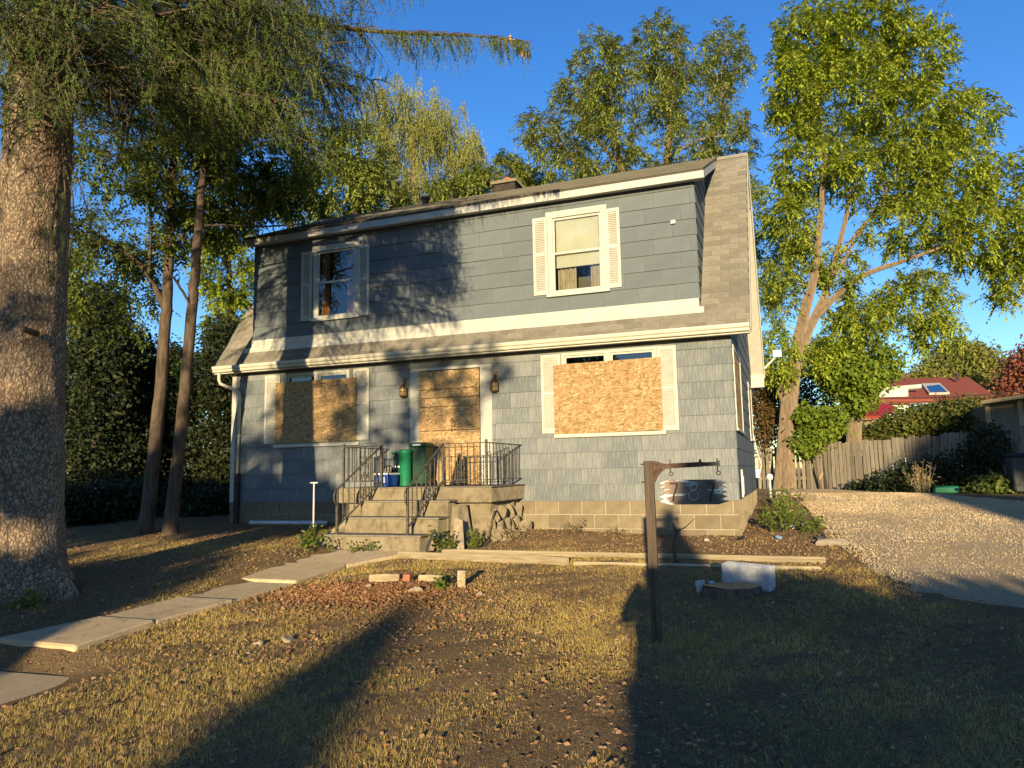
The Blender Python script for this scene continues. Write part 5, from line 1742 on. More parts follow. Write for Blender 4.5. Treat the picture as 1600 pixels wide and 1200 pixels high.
tree("slender_tree", "slender dark leaning tree, the one nearer the house wall", [
    limb_px([(266, 838, 13.4, 0.158), (270, 790, 13.4, 0.122), (285, 650, 13.4, 0.106), (298, 500, 13.4, 0.096), (306, 420, 13.4, 0.083), (318, 250, 13.6, 0.059), (335, 80, 13.9, 0.033)]),
    limb_px([(304, 352, 13.5, 0.023), (350, 352, 13.6, 0.020), (420, 354, 13.7, 0.017), (505, 350, 13.9, 0.013)]),
    limb_px([(316, 270, 13.6, 0.033), (370, 200, 13.8, 0.023), (430, 150, 14.1, 0.013)]),
    limb_px([(300, 480, 13.4, 0.026), (275, 440, 13.0, 0.020), (262, 420, 12.8, 0.013)])],
    [blob_px(400, 230, 14.2, 95, 95, 1.4, 260), blob_px(330, 150, 14.0, 90, 120, 1.4, 200), blob_px(430, 300, 14.6, 60, 45, 1.0, 70), blob_px(350, 330, 14.8, 50, 60, 1.0, 60)], LF_DARK, MAT['bark_dark'], (-9.95, -1.45, ZA), 4, .010, per=5)
# dark evergreens at the left edge of the yard
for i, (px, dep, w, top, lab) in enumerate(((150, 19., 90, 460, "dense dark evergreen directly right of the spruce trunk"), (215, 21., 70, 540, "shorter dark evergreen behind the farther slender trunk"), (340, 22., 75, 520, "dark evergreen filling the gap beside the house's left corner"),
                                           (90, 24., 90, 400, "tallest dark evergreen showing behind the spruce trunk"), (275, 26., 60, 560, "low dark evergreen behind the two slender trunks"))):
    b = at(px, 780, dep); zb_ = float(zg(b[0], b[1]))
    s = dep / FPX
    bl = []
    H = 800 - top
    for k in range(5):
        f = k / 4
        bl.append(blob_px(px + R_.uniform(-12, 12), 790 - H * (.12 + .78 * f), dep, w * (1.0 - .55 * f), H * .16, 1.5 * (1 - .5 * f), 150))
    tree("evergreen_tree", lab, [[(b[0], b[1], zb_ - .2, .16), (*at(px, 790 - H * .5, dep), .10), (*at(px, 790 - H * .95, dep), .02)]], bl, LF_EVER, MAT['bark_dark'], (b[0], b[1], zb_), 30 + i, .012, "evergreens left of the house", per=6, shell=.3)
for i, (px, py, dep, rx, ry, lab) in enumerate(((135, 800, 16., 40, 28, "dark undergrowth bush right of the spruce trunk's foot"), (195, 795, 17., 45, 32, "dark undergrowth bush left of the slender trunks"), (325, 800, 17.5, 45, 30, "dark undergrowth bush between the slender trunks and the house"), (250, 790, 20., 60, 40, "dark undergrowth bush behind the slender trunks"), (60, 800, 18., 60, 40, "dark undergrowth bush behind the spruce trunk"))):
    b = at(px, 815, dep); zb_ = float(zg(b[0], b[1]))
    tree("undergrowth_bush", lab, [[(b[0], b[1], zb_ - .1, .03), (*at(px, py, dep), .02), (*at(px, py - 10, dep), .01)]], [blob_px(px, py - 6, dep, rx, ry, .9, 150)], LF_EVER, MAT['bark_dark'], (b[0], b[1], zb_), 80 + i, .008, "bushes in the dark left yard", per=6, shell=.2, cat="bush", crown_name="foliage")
# sunlit tree between those and the house
b = at(365, 700, 24.); zb_ = float(zg(b[0], b[1]))
tree("side_tree", "yellow-green sunlit tree showing past the house's left roof edge", [[(b[0], b[1], zb_ - .2, .2), (*at(362, 560, 24), .14), (*at(358, 430, 24), .09), (*at(352, 340, 24), .03)]],
     [blob_px(352, 420, 24., 42, 60, 1.6, 170), blob_px(345, 350, 24., 40, 40, 1.4, 110), blob_px(368, 520, 24., 34, 60, 1.4, 130), blob_px(330, 590, 24., 60, 50, 1.4, 120)], mk_leaf('pinnate', 'leaf_ash', L=.3, pairs=5, ll=.12, lw=.024), MAT['bark_dark'], (b[0], b[1], zb_), 41, .012)

# trees behind the house --------------------------------------------------
b = at(560, 700, 24.); zb_ = float(zg(b[0], b[1]))
tree("rear_tree", "dark green tree rising behind the left half of the roof", [[(b[0], b[1], zb_ - .2, .25), (*at(560, 480, 24), .18), (*at(556, 340, 24), .12), (*at(560, 230, 24), .05)], [(*at(560, 420, 24), .10), (*at(500, 330, 24), .06), (*at(470, 270, 24), .03)]],
     [blob_px(520, 290, 24., 55, 50, 1.8, 180), blob_px(590, 300, 24.4, 45, 42, 1.8, 150), blob_px(560, 235, 24., 55, 45, 1.6, 130), blob_px(470, 320, 24., 45, 40, 1.4, 100)], LF_DARK if False else mk_leaf('pinnate', 'leaf_ash2', L=.3, pairs=5, ll=.12, lw=.024), MAT['bark_dark'], (b[0], b[1], zb_), 42, .014)
b = at(660, 700, 34.); zb_ = float(zg(b[0], b[1]))
tree("willow_tree", "pale yellow weeping willow behind the middle of the roof", [[(b[0], b[1], zb_ - .2, .4), (*at(655, 480, 34), .3), (*at(650, 330, 34), .2), (*at(645, 200, 34), .08)], [(*at(655, 430, 34), .16), (*at(700, 300, 34), .1), (*at(730, 220, 34), .04)], [(*at(655, 430, 34), .16), (*at(620, 300, 34), .1), (*at(600, 200, 34), .04)], [(*at(645, 280, 34), .1), (*at(600, 230, 33), .05)], [(*at(645, 280, 34), .1), (*at(690, 200, 35), .05)]],
     [blob_px(650, 165, 34., 62, 40, 3, 180), blob_px(610, 190, 33.5, 40, 50, 2.5, 130), blob_px(705, 200, 34., 45, 45, 2.5, 130), blob_px(735, 250, 34., 30, 45, 2, 80), blob_px(660, 250, 34., 90, 50, 3, 200), blob_px(640, 300, 34, 90, 30, 2, 110)], willow_leaf, MAT['bark_grey'], (b[0], b[1], zb_), 43, .02, per=5, shell=.3)
b = at(1000, 700, 27.); zb_ = float(zg(b[0], b[1]))
tree("locust_tree", "tall airy tree with pale limbs rising behind the dormer's right half", [
    [(b[0], b[1], zb_ - .2, .35), (*at(1010, 480, 27), .26), (*at(1030, 330, 27), .2), (*at(1045, 230, 27), .14), (*at(1050, 130, 27), .07), (*at(1060, 60, 27), .03)],
    [(*at(1012, 450, 27), .17), (*at(985, 330, 27), .15), (*at(968, 250, 27), .11), (*at(955, 170, 27), .06), (*at(950, 90, 27), .03)],
    [(*at(1020, 400, 27), .12), (*at(1085, 300, 27.5), .09), (*at(1120, 200, 28), .05), (*at(1135, 80, 28), .03)],
    [(*at(985, 340, 27), .1), (*at(925, 290, 26.5), .06), (*at(880, 230, 26), .04), (*at(830, 190, 26), .02)],
    [(*at(970, 260, 27), .06), (*at(920, 200, 27), .04), (*at(900, 130, 27), .02)],
    [(*at(1040, 250, 27), .06), (*at(1090, 220, 26), .04), (*at(1150, 210, 26), .02)]],
    [blob_px(940, 100, 27, 48, 48, 2, 120), blob_px(1035, 80, 27, 42, 45, 2, 130), blob_px(1130, 90, 28, 45, 50, 2, 120), blob_px(985, 150, 27, 75, 55, 2.4, 170), blob_px(1085, 160, 27, 65, 55, 2.4, 160), blob_px(905, 175, 26.5, 45, 45, 2, 110),
     blob_px(850, 215, 26, 42, 42, 1.6, 80), blob_px(940, 235, 27, 65, 40, 2.2, 130), blob_px(1050, 240, 27, 80, 40, 2.2, 150), blob_px(1145, 220, 27, 40, 40, 2, 80), blob_px(890, 270, 26, 55, 25, 1.6, 80), blob_px(1170, 330, 27, 35, 80, 1.6, 80), blob_px(1200, 420, 27, 30, 70, 1.5, 70)],
    LF_LOC, MAT['bark_tan'], (b[0], b[1], zb_), 44, .014, per=5, shell=.35)
b = at(770, 700, 30.); zb_ = float(zg(b[0], b[1]))
tree("small_rear_tree", "small green tree showing beside the chimney", [[(b[0], b[1], zb_ - .2, .2), (*at(775, 420, 30), .12), (*at(785, 320, 30), .08), (*at(800, 260, 30), .03)]],
     [blob_px(745, 288, 30, 35, 26, 1.6, 80), blob_px(800, 275, 30, 32, 28, 1.6, 80), blob_px(840, 290, 30, 30, 25, 1.4, 60), blob_px(700, 305, 30, 28, 22, 1.4, 50)], mk_leaf('pinnate', 'leaf_ash2', L=.36, pairs=5, ll=.15, lw=.03), MAT['bark_dark'], (b[0], b[1], zb_), 45, .014)

# the big tree right of the house ------------------------------------------
DT = 24.5
b = at(1224, 772, DT); zb_ = float(zg(b[0], b[1]))
tree("ash_tree", "big yellow-green tree with a tan forked trunk right of the house", [
    [(b[0], b[1], zb_ - .3, .50), (*at(1225, 755, DT), 0.344), (*at(1228, 690, DT), 0.284), (*at(1236, 600, DT), 0.267), (*at(1246, 540, DT), 0.206), (*at(1262, 470, DT), 0.163), (*at(1272, 430, DT), 0.138), (*at(1282, 340, DT), 0.095), (*at(1290, 230, DT), 0.052)],
    [(*at(1238, 590, DT), 0.189), (*at(1262, 520, DT + .3), 0.155), (*at(1285, 470, DT + .4), 0.129), (*at(1305, 410, DT + .5), 0.095), (*at(1330, 300, DT + .6), 0.060), (*at(1350, 180, DT + .6), 0.034)],
    [(*at(1275, 495, DT + .3), 0.112), (*at(1310, 460, DT), 0.103), (*at(1350, 430, DT - .3), 0.086), (*at(1420, 405, DT - .6), 0.060), (*at(1490, 380, DT - .8), 0.030)],
    [(*at(1292, 450, DT + .4), 0.069), (*at(1340, 370, DT), 0.052), (*at(1400, 270, DT - .5), 0.034), (*at(1450, 160, DT - .5), 0.017)],
    [(*at(1310, 400, DT + .5), 0.060), (*at(1370, 330, DT + .8), 0.043), (*at(1450, 280, DT + 1), 0.026)],
    [(*at(1275, 410, DT), 0.060), (*at(1250, 320, DT), 0.043), (*at(1225, 220, DT), 0.026)],
    [(*at(1212, 590, DT - .05), 0.129), (*at(1222, 612, DT - .05), 0.172), (*at(1232, 640, DT), 0.138)]],
    [blob_px(1270, 60, DT, 65, 55, 2.2, 210), blob_px(1350, 55, DT, 75, 52, 2.4, 230), blob_px(1435, 95, DT, 60, 55, 2.2, 180), blob_px(1240, 150, DT, 45, 65, 2, 170), blob_px(1320, 150, DT, 85, 70, 2.4, 250), blob_px(1420, 190, DT, 80, 65, 2.4, 230), blob_px(1500, 190, DT, 62, 40, 2, 120),
     blob_px(1270, 250, DT, 62, 55, 2, 170), blob_px(1380, 270, DT, 95, 55, 2.4, 230), blob_px(1480, 275, DT, 85, 55, 2.4, 210), blob_px(1570, 290, DT, 60, 50, 2.2, 130), blob_px(1240, 345, DT, 40, 55, 1.6, 90), blob_px(1440, 350, DT - .5, 90, 45, 2, 200), blob_px(1540, 370, DT - .5, 80, 50, 2, 180), blob_px(1600, 380, DT, 50, 55, 2, 100),
     blob_px(1580, 440, DT, 45, 38, 1.6, 80), blob_px(1430, 470, DT + .5, 70, 50, 1.8, 150), blob_px(1340, 490, DT + .8, 55, 40, 1.6, 90), blob_px(1460, 520, DT + .5, 42, 30, 1.4, 70), blob_px(1215, 450, DT, 30, 60, 1.4, 70), blob_px(1215, 555, DT - .3, 32, 45, 1.2, 70), blob_px(1290, 555, DT + .6, 45, 35, 1.4, 90), blob_px(1310, 420, DT + .5, 50, 40, 1.4, 70), blob_px(1340, 500, DT + .2, 45, 35, 1.2, 60), blob_px(1255, 400, DT + .6, 40, 50, 1.2, 60), blob_px(1215, 320, DT, 35, 50, 1.4, 60)],
    LF_ASH, MAT['bark_tan'], (b[0], b[1], zb_), 46, .014, per=4, shell=.4)
DP = 25.5
b = at(1335, 764, DP); zb_ = float(zg(b[0], b[1]))
tree("pollard_tree", "lopped tan trunk sprouting bright green leaves before the fence", [
    [(b[0], b[1], zb_ - .3, .34), (*at(1336, 740, DP), .27), (*at(1334, 680, DP), .25), (*at(1336, 620, DP), .26), (*at(1340, 560, DP), .22), (*at(1345, 520, DP), .2), (*at(1347, 507, DP), .19)],
    [(*at(1335, 665, DP), .05), (*at(1324, 655, DP), .035), (*at(1312, 650, DP), .02)]],
    [blob_px(1330, 590, DP - .4, 48, 40, 1.3, 190), blob_px(1365, 570, DP - .3, 42, 42, 1.2, 140), blob_px(1300, 560, DP - .2, 35, 35, 1.2, 90), blob_px(1345, 625, DP - .5, 30, 20, .8, 60)], LF_BRI, MAT['bark_tan'], (b[0], b[1], zb_), 47, .010, per=5, shell=.35)
b = at(1282, 768, 24.); zb_ = float(zg(b[0], b[1]))
tree("sapling", "bright green bushy sapling between the two tan trunks", [[(b[0], b[1], zb_ - .1, .04), (*at(1274, 715, 24), .03), (*at(1280, 680, 24), .02), (*at(1275, 645, 24), .01)]],
     [blob_px(1280, 660, 24, 42, 26, .8, 130), blob_px(1262, 690, 24, 24, 14, .6, 40)], LF_BRI, MAT['bark_dark'], (b[0], b[1], zb_), 48, .008, per=5, shell=.2)
# rusty bushes between the house corner and the tan trunk
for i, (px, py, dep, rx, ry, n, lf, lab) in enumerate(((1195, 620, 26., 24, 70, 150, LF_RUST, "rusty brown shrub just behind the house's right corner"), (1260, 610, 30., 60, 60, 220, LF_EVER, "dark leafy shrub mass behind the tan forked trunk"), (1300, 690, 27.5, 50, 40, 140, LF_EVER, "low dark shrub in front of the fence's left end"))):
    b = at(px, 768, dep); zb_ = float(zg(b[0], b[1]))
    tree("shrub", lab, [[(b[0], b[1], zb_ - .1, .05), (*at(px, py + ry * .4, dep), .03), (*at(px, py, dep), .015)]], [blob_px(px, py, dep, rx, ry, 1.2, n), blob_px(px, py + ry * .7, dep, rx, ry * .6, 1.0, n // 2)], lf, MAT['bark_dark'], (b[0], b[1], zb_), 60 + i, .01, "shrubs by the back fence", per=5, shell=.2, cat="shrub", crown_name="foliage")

# ------------------------------------------------------------------ fence, hedge and the house beyond
fence = thing("picket_fence", at(1400, 765, 22), "weathered grey board fence running along the back of the driveway", "fence")
FP = [(at(1186, 765, 25.6), 1.42), (at(1262, 765, 24.6), 1.5), (at(1420, 765, 21.5), 1.55), (at(1600, 765, 17.8), 1.60), (at(1760, 765, 15.6), 1.62)]
xs = []
for (a, ha), (b, hb) in zip(FP[:-1], FP[1:]):
    v = (b - a) * (1, 1, 0); L = np.linalg.norm(v); n = max(1, int(L / .142))
    for k in range(n):
        f = k / n
        p = a + (b - a) * f; z0 = float(zg(p[0], p[1])) - .03
        h = ha + (hb - ha) * f + R_.uniform(-.05, .04)
        zt_ = z0 + h
        t_ = v / L; lean = R_.uniform(-.02, .02)
        w = R_.uniform(.098, .115)
        q = p + t_ * w; nv = np.array([t_[1], -t_[0], 0]) * .011
        off = nv * R_.uniform(-.6, .6)
        m = MB()
        top = t_ * lean
        m.hexa([(*(p + off - nv)[:2], z0), (*(q + off - nv)[:2], z0), (*(q + off + nv)[:2], z0), (*(p + off + nv)[:2], z0),
                (*(p + off - nv + top)[:2], zt_), (*(q + off - nv + top)[:2], zt_ + R_.uniform(-.02, .02)), (*(q + off + nv + top)[:2], zt_), (*(p + off + nv + top)[:2], zt_)])
        m.build("picket", MAT['fence'], fence)
    for zz in (.35, 1.15):
        nv = np.array([v[1], -v[0], 0]) / L * -.04
        za, zb_ = float(zg(a[0], a[1])), float(zg(b[0], b[1]))
        m = MB(); m.bar((a[0] + nv[0], a[1] + nv[1], za + zz), (b[0] + nv[0], b[1] + nv[1], zb_ + zz), .04, .09); m.build("fence_rail", MAT['fence'], fence)
m = MB(); p0 = at(1297, 762, 24.0); m.bar(at(1278, 752, 24.1), at(1305, 700, 24.2), .10, .05)
tag(m.build("leaning_plank", MAT['timber'], None), "pale plank leaning diagonally against the fence", "plank")
m = MB(); a_ = at(1290, 770, 23.9); m.hexa([(*(a_ - (.02, 0, 0))[:2], .3), (*(a_ + (.22, 0, 0))[:2], .3), (*(a_ + (.22, .1, 0))[:2], .3), (*(a_ + (-.02, .1, 0))[:2], .3), (*(a_ - (.02, -.1, 0))[:2], 1.75), (*(a_ + (.22, .1, 0))[:2], 1.75), (*(a_ + (.22, .14, 0))[:2], 1.75), (*(a_ + (-.02, .14, 0))[:2], 1.75)])
tag(m.build("dark_door_panel", MAT['char'], None), "dark upright panel leaning on the fence beside the tan trunk", "panel")
# shed roof piece behind the fence
m = MB(); pa, pb = at(1290, 702, 29), at(1344, 680, 30)
m.bar(pa, pb, .5, .12); m.bar(pa + (0, 1.5, 0.3), pb + (0, 1.5, .3), .5, .12)
m.box(min(pa[0], pb[0]), max(pa[0], pb[0]), pa[1] + .3, pa[1] + 2.0, .3, pa[2])
tag(m.build("garden_shed", MAT['grey_siding'], None), "low shed with a pale sloping roof edge behind the fence", "shed")

hb = at(1440, 760, 26.); zb_ = float(zg(hb[0], hb[1]))
hedge = thing("hedge", (hb[0], hb[1], zb_), "tall tangled vine-covered hedge rising above the fence", "hedge")
rg = np.random.default_rng(77)
pos = []
for (px, py, rx, ry, n) in ((1375, 684, 40, 20, 600), (1430, 668, 48, 28, 900), (1490, 658, 50, 30, 1000), (1535, 655, 36, 26, 500), (1350, 698, 35, 16, 350), (1450, 694, 100, 22, 800), (1560, 668, 30, 22, 400), (1600, 655, 50, 16, 300)):
    c, r, _ = blob_px(px, py, 25.5 - (px - 1440) * .012, rx, ry, 1.0, 0)
    pos.append(c + rand_dir(rg, n) * (rg.uniform(.3, 1, n) ** (1 / 3))[:, None] * np.array(r))
pos = np.concatenate(pos)
V, F = LF_HEDGE(rg, pos, None); o = new_obj("foliage", mesh_np("foliage", V, F), hedge); o.data.materials.append(MAT['leaf_hedge'])
m = MB()
for k in range(14):
    px = 1345 + k * 18; d_ = 25.5 - (px - 1440) * .012
    p = at(px, 765, d_); q = at(px + R_.uniform(-12, 12), 650 + R_.uniform(-8, 20), d_)
    m.tube([(p[0], p[1], float(zg(p[0], p[1]))), (p + q) / 2 + (R_.uniform(-.2, .2), 0, 0), q], [.04, .03, .01], 5)
m.build("stems", MAT['bark_dark'], hedge)

# house with red roofs -----------------------------------------------------
rh = thing("red_roof_house", at(1420, 740, 44), "neighbour's pale house with red shingle roof and skylight beyond the hedge", "house")
DH = 44.0


def poly_slab(name, pts, mat, thick=.25, parent=rh):
    """a sloping panel given by its outline in the view, with its own thickness behind"""
    P = [np.array(p) for p in pts]; n = len(P)
    nv = np.cross(P[1] - P[0], P[2] - P[0]); nv /= np.linalg.norm(nv)
    if nv @ CF < 0: nv = -nv
    m = MB(); m.add(P + [p + nv * thick for p in P], [tuple(range(n)), tuple(range(2 * n - 1, n - 1, -1))] + [(i, (i + 1) % n, n + (i + 1) % n, n + i) for i in range(n)])
    return m.build(name, mat, parent)


poly_slab("roof", [at(1330, 625, 43.5), at(1560, 622, 43.0), at(1513, 589, 48), at(1370, 592, 48.5)], MAT['red_shingle'])
poly_slab("upper_roof", [at(1340, 602, 47.5), at(1432, 600, 47.5), at(1405, 576, 51), at(1378, 578, 51)], MAT['red_shingle'])
poly_slab("dormer_trim", [at(1348, 608, 44.3), at(1440, 600, 44.3), at(1440, 606, 44.2), at(1348, 613, 44.2)], MAT['trim'], .3)
wl = poly_slab("wall", [at(1345, 612, 44.0), at(1419, 607, 44.0), at(1420, 660, 43.6), at(1345, 660, 43.6)], MAT['grey_siding'], 3.0)
for k in range(1, 7):
    a = at(1345 + k * 10.6, 612 - k * .7, 43.98); b_ = at(1345 + k * 10.7, 655, 43.6)
    m = MB(); m.bar(a, b_, .06, .03); m.build("batten", MAT['grey_siding'], wl)
poly_slab("skylight_frame", [at(1440, 599, 46.3), at(1468, 598, 46.3), at(1484, 613, 43.9), at(1452, 614, 43.9)], MAT['trim'], .12)
sk = poly_slab("skylight_pane", [at(1445, 601, 46.0), at(1467, 600, 46.0), at(1479, 611, 44.0), at(1454, 612, 44.0)], MAT['glass'], .05)
m = MB(); p = at(1497, 594, 46.5); m.bar(p, p + (0, 0, .5), .18); m.build("roof_vent", MAT['char'], rh)
poly_slab("lower_wall", [at(1335, 655, 43.4), at(1560, 622, 43.2), at(1560, 735, 43.2), at(1335, 735, 43.4)], MAT['grey_siding'], 2.5)
rm = thing("red_metal_roof_porch", at(1360, 740, 34), "low building with a bright red ribbed metal roof behind the pollarded trunk", "building")
pr = poly_slab("roof", [at(1315, 652, 33.0), at(1378, 650, 32.6), at(1402, 636, 35.5), at(1362, 624, 37.5), at(1330, 628, 37.5)], MAT['red_metal'], .12, rm)
for k in range(8):
    f = k / 7
    a = at(1318 + 60 * f, 652 - 2 * f, 32.95 - .4 * f); b_ = at(1338 + 60 * f, 626 + 9 * f * f, 37.3 - 1.9 * f)
    m = MB(); m.bar(a, b_, .05, .05); m.build("roof_rib", MAT['red_metal'], pr)
m = MB(); a, b_ = at(1322, 655, 33.4), at(1376, 653, 33.0)
m.box(a[0], b_[0] + .2, a[1], a[1] + 3, .3, a[2] - .05); m.build("wall", MAT['timber'], rm)
sh = thing("lean_to_shed", at(1580, 740, 22), "weathered wooden shed with a flat roof edge right of the hedge", "shed")
a, b_ = at(1542, 629, 22.0), at(1660, 612, 20.0)
m = MB(); m.bar(a, b_, .5, .10); m.build("roof", MAT['timber'], sh)
m = MB(); v = b_ - a
m.add([a * (1, 1, 0) + (0, .3, .3), b_ * (1, 1, 0) + (0, .3, .3), b_ + (0, .3, -.06), a + (0, .3, -.06)], [(0, 1, 2, 3)]); m.add([a * (1, 1, 0) + (0, .3, .3), a * (1, 1, 0) + (0, 3, .3), a + (0, 3, -.06), a + (0, .3, -.06)], [(0, 1, 2, 3)])
m.build("wall", MAT['fence'], sh)
for k in range(3):
    p = a + v * (k / 2.2 + .03); m = MB(); m.bar((p[0], p[1] + .24, .3), (p[0], p[1] + .24, p[2]), .12); m.build("post", MAT['timber'], sh)

# distant trees
b = at(1500, 700, 75.); tree("round_tree", "rounded yellow-green tree beyond the red roof", [[(b[0], b[1], .2, .5), (*at(1500, 620, 75), .3), (*at(1500, 570, 75), .1)]],
     [blob_px(1500, 575, 75, 62, 34, 4, 340), blob_px(1545, 590, 75, 40, 24, 3, 160), blob_px(1440, 600, 74, 45, 20, 3, 160), blob_px(1550, 615, 72, 50, 20, 3, 160), blob_px(1500, 555, 75, 35, 16, 3, 100)], LF_YEL, MAT['bark_dark'], (b[0], b[1], .36), 70, .05, per=6, shell=.3)
b = at(1600, 700, 60.); tree("red_tree", "red autumn tree at the right edge of the view", [[(b[0], b[1], .2, .3), (*at(1600, 620, 60), .2), (*at(1600, 570, 60), .08)]],
     [blob_px(1605, 590, 60, 28, 32, 3, 180), blob_px(1585, 615, 60, 22, 16, 2, 80), blob_px(1620, 560, 60, 20, 30, 2, 80)], LF_RED, MAT['bark_dark'], (b[0], b[1], .36), 71, .04, per=6, shell=.3)
# overhead wires
for k, (y0, y1) in enumerate(((612, 600), (606, 594))):
    a = at(1700, y1, 30); b_ = at(1380, y0 + 16, 40)
    P = [a + (b_ - a) * t_ - np.array([0, 0, .25 * math.sin(math.pi * t_)]) for t_ in np.linspace(0, 1, 12)]
    m = MB(); m.tube(P, .018, 5); tag(m.build("overhead_wire", MAT['grey_plastic'], None), ["lower overhead wire crossing before the red roof", "upper overhead wire crossing before the red roof"][k], "wire", "overhead wires")
# small shed far left
sd_ = thing("metal_shed", at(310, 790, 24), "low metal shed with a pale roof in the dark left yard", "shed")
c = at(318, 800, 24); zb_ = float(zg(c[0], c[1]))
m = MB(); m.box(c[0] - .8, c[0] + .9, c[1], c[1] + 2, zb_, zb_ + .95); m.build("wall", MAT['char'], sd_)
m = MB(); m.hexa([(c[0] - .9, c[1] - .15, zb_ + .95), (c[0] + 1.0, c[1] - .15, zb_ + .95), (c[0] + 1.0, c[1] + 2.1, zb_ + 1.1), (c[0] - .9, c[1] + 2.1, zb_ + 1.1), (c[0] - .9, c[1] - .15, zb_ + 1.0), (c[0] + 1.0, c[1] - .15, zb_ + 1.0), (c[0] + 1.0, c[1] + 2.1, zb_ + 1.2), (c[0] - .9, c[1] + 2.1, zb_ + 1.2)]); m.build("roof", MAT['cinder'], sd_)
# garbage cart at the right edge, green sheet and dry stalks at the end of the drive
gc = thing("garbage_cart", at(1592, 772, 17.5), "dark grey wheeled garbage cart at the right edge of the drive", "bin")
c = at(1602, 772, 17.3); zb_ = float(zg(c[0], c[1]))
m = MB(); m.hexa([(c[0] - .24, c[1] - .25, zb_ + .05), (c[0] + .24, c[1] - .25, zb_ + .05), (c[0] + .24, c[1] + .25, zb_ + .05), (c[0] - .24, c[1] + .25, zb_ + .05), (c[0] - .3, c[1] - .32, zb_ + .86), (c[0] + .3, c[1] - .32, zb_ + .86), (c[0] + .3, c[1] + .32, zb_ + .86), (c[0] - .3, c[1] + .32, zb_ + .86)]); m.build("cart_body", MAT['grey_plastic'], gc, .03)
m = MB(); m.hexa([(c[0] - .33, c[1] - .36, zb_ + .86), (c[0] + .33, c[1] - .36, zb_ + .86), (c[0] + .33, c[1] + .36, zb_ + .86), (c[0] - .33, c[1] + .36, zb_ + .86), (c[0] - .3, c[1] - .3, zb_ + .95), (c[0] + .3, c[1] - .3, zb_ + .95), (c[0] + .3, c[1] + .33, zb_ + .95), (c[0] - .3, c[1] + .33, zb_ + .95)]); m.build("lid", MAT['black_metal'], gc, .02)
for sx in (-.26, .22):
    m = MB(); m.tube([(c[0] + sx, c[1] + .25, zb_ + .1), (c[0] + sx + .05, c[1] + .25, zb_ + .1)], .1, 14); m.build("wheel", MAT['black_metal'], gc)
c = at(1480, 778, 18.6); zb_ = float(zg(c[0], c[1]))
m = MB(); m.hexa([(c[0] - .3, c[1] - .15, zb_), (c[0] + .3, c[1] - .15, zb_), (c[0] + .28, c[1] + .3, zb_), (c[0] - .28, c[1] + .3, zb_), (c[0] - .26, c[1] - .1, zb_ + .16), (c[0] + .27, c[1] - .1, zb_ + .19), (c[0] + .25, c[1] + .25, zb_ + .2), (c[0] - .25, c[1] + .25, zb_ + .17)])
tag(m.build("green_tub", MAT['green_plastic'], None, .03), "overturned green plastic tub in the shaded weeds", "tub")
# ------------------------------------------------------------------ small plants and litter
def make_plant(name, c, h, spread, n, mat, label, cat="weed", group="weeds", seed=1, L=.06, Wd=.018, stalks=6, stalk_mat='bark_dark'):
    rg = np.random.default_rng(seed)
    zb_ = float(zg(c[0], c[1])); root = thing(name, (c[0], c[1], zb_), label, cat, group)
    wood = []; pos = []
    for k in range(stalks):
        a = np.array([c[0], c[1], zb_]) + np.append(rg.normal(0, spread * .35, 2), 0); a[2] = float(zg(a[0], a[1])) - .01
        tip = a + np.array([rg.normal(0, spread * .4), rg.normal(0, spread * .4), h * rg.uniform(.6, 1.1)])
        t = np.linspace(0, 1, 5)[:, None]; P = a * (1 - t) + tip * t + rg.normal(0, .012, (5, 3)) * t
        wood.append(fast_tube(P, .004, .002, 4))
        q = rg.uniform(.15, 1, (max(1, n // stalks), 1)); pos.append(a * (1 - q) + tip * q + rg.normal(0, spread * .14, (len(q), 3)))
    V, F = join(wood); o = new_obj("stems", mesh_np("stems", V, F), root); o.data.materials.append(MAT[stalk_mat])
    V, F = simple_leaves(rg, np.concatenate(pos), L, Wd, .1); o = new_obj("foliage", mesh_np("foliage", V, F), root); o.data.materials.append(MAT[mat])


WEEDS = [(-6.25, -2.35, .30, .22, 170, 'weed', "leafy weed clump around the pale T-topped pipe"), (-6.05, -2.75, .22, .25, 140, 'weed', "low green weed at the left end of the lowest step"),
         (-4.0, -2.25, .34, .20, 150, 'weed', "green weed growing at the right side of the steps"), (-3.75, -1.9, .30, .2, 120, 'weed', "bright weed below the leaning broken slab"),
         (-3.45, -1.2, .25, .25, 110, 'dry_weed', "dry weed clump under the landing's right end"), (-5.2, -2.62, .14, .3, 120, 'weed', "weeds creeping over the face of the lowest step"),
         (-2.6, -.5, .22, .25, 100, 'dry_weed', "dry stalks along the wall under the lit boarded window"), (-1.9, -.45, .18, .2, 70, 'dry_weed', "short dry weed left of the sign along the wall"),
         (.55, .6, .38, .32, 300, 'weed', "green weed mound against the side wall near the corner"), (.75, 1.9, .42, .35, 320, 'weed', "taller weed mound along the side wall"), (.7, 3.3, .45, .35, 300, 'dry_weed', "dry weed mound farther back along the side wall"), (.65, 4.8, .45, .35, 280, 'weed', "weed mound at the rear of the side wall"),
         (1.0, .5, .22, .3, 160, 'weed', "low bright green weeds at the drive edge"), (-6.9, -7.3, .22, .35, 200, 'weed', "low green weeds left of the path before the spruce"), (-7.3, -6.75, .25, .3, 160, 'weed', "weeds at the foot of the spruce trunk"), (-6.3, -6.9, .16, .3, 120, 'weed', "small weeds between the spruce and the path"),
         (-2.85, -4.95, .10, .2, 110, 'weed', "small green plant beside the upright log"), (-5.95, -3.2, .14, .3, 120, 'dry_weed', "dry weed fringe on the left edge of the path")]
for i, (x, y, h, sp_, n, mk, lab) in enumerate(WEEDS):
    make_plant("weed", (x, y), h, sp_, n, mk, lab, "weed", "weeds around the house", 200 + i, .075 if h > .2 else .05, .02 if mk == 'weed' else .009, 8)
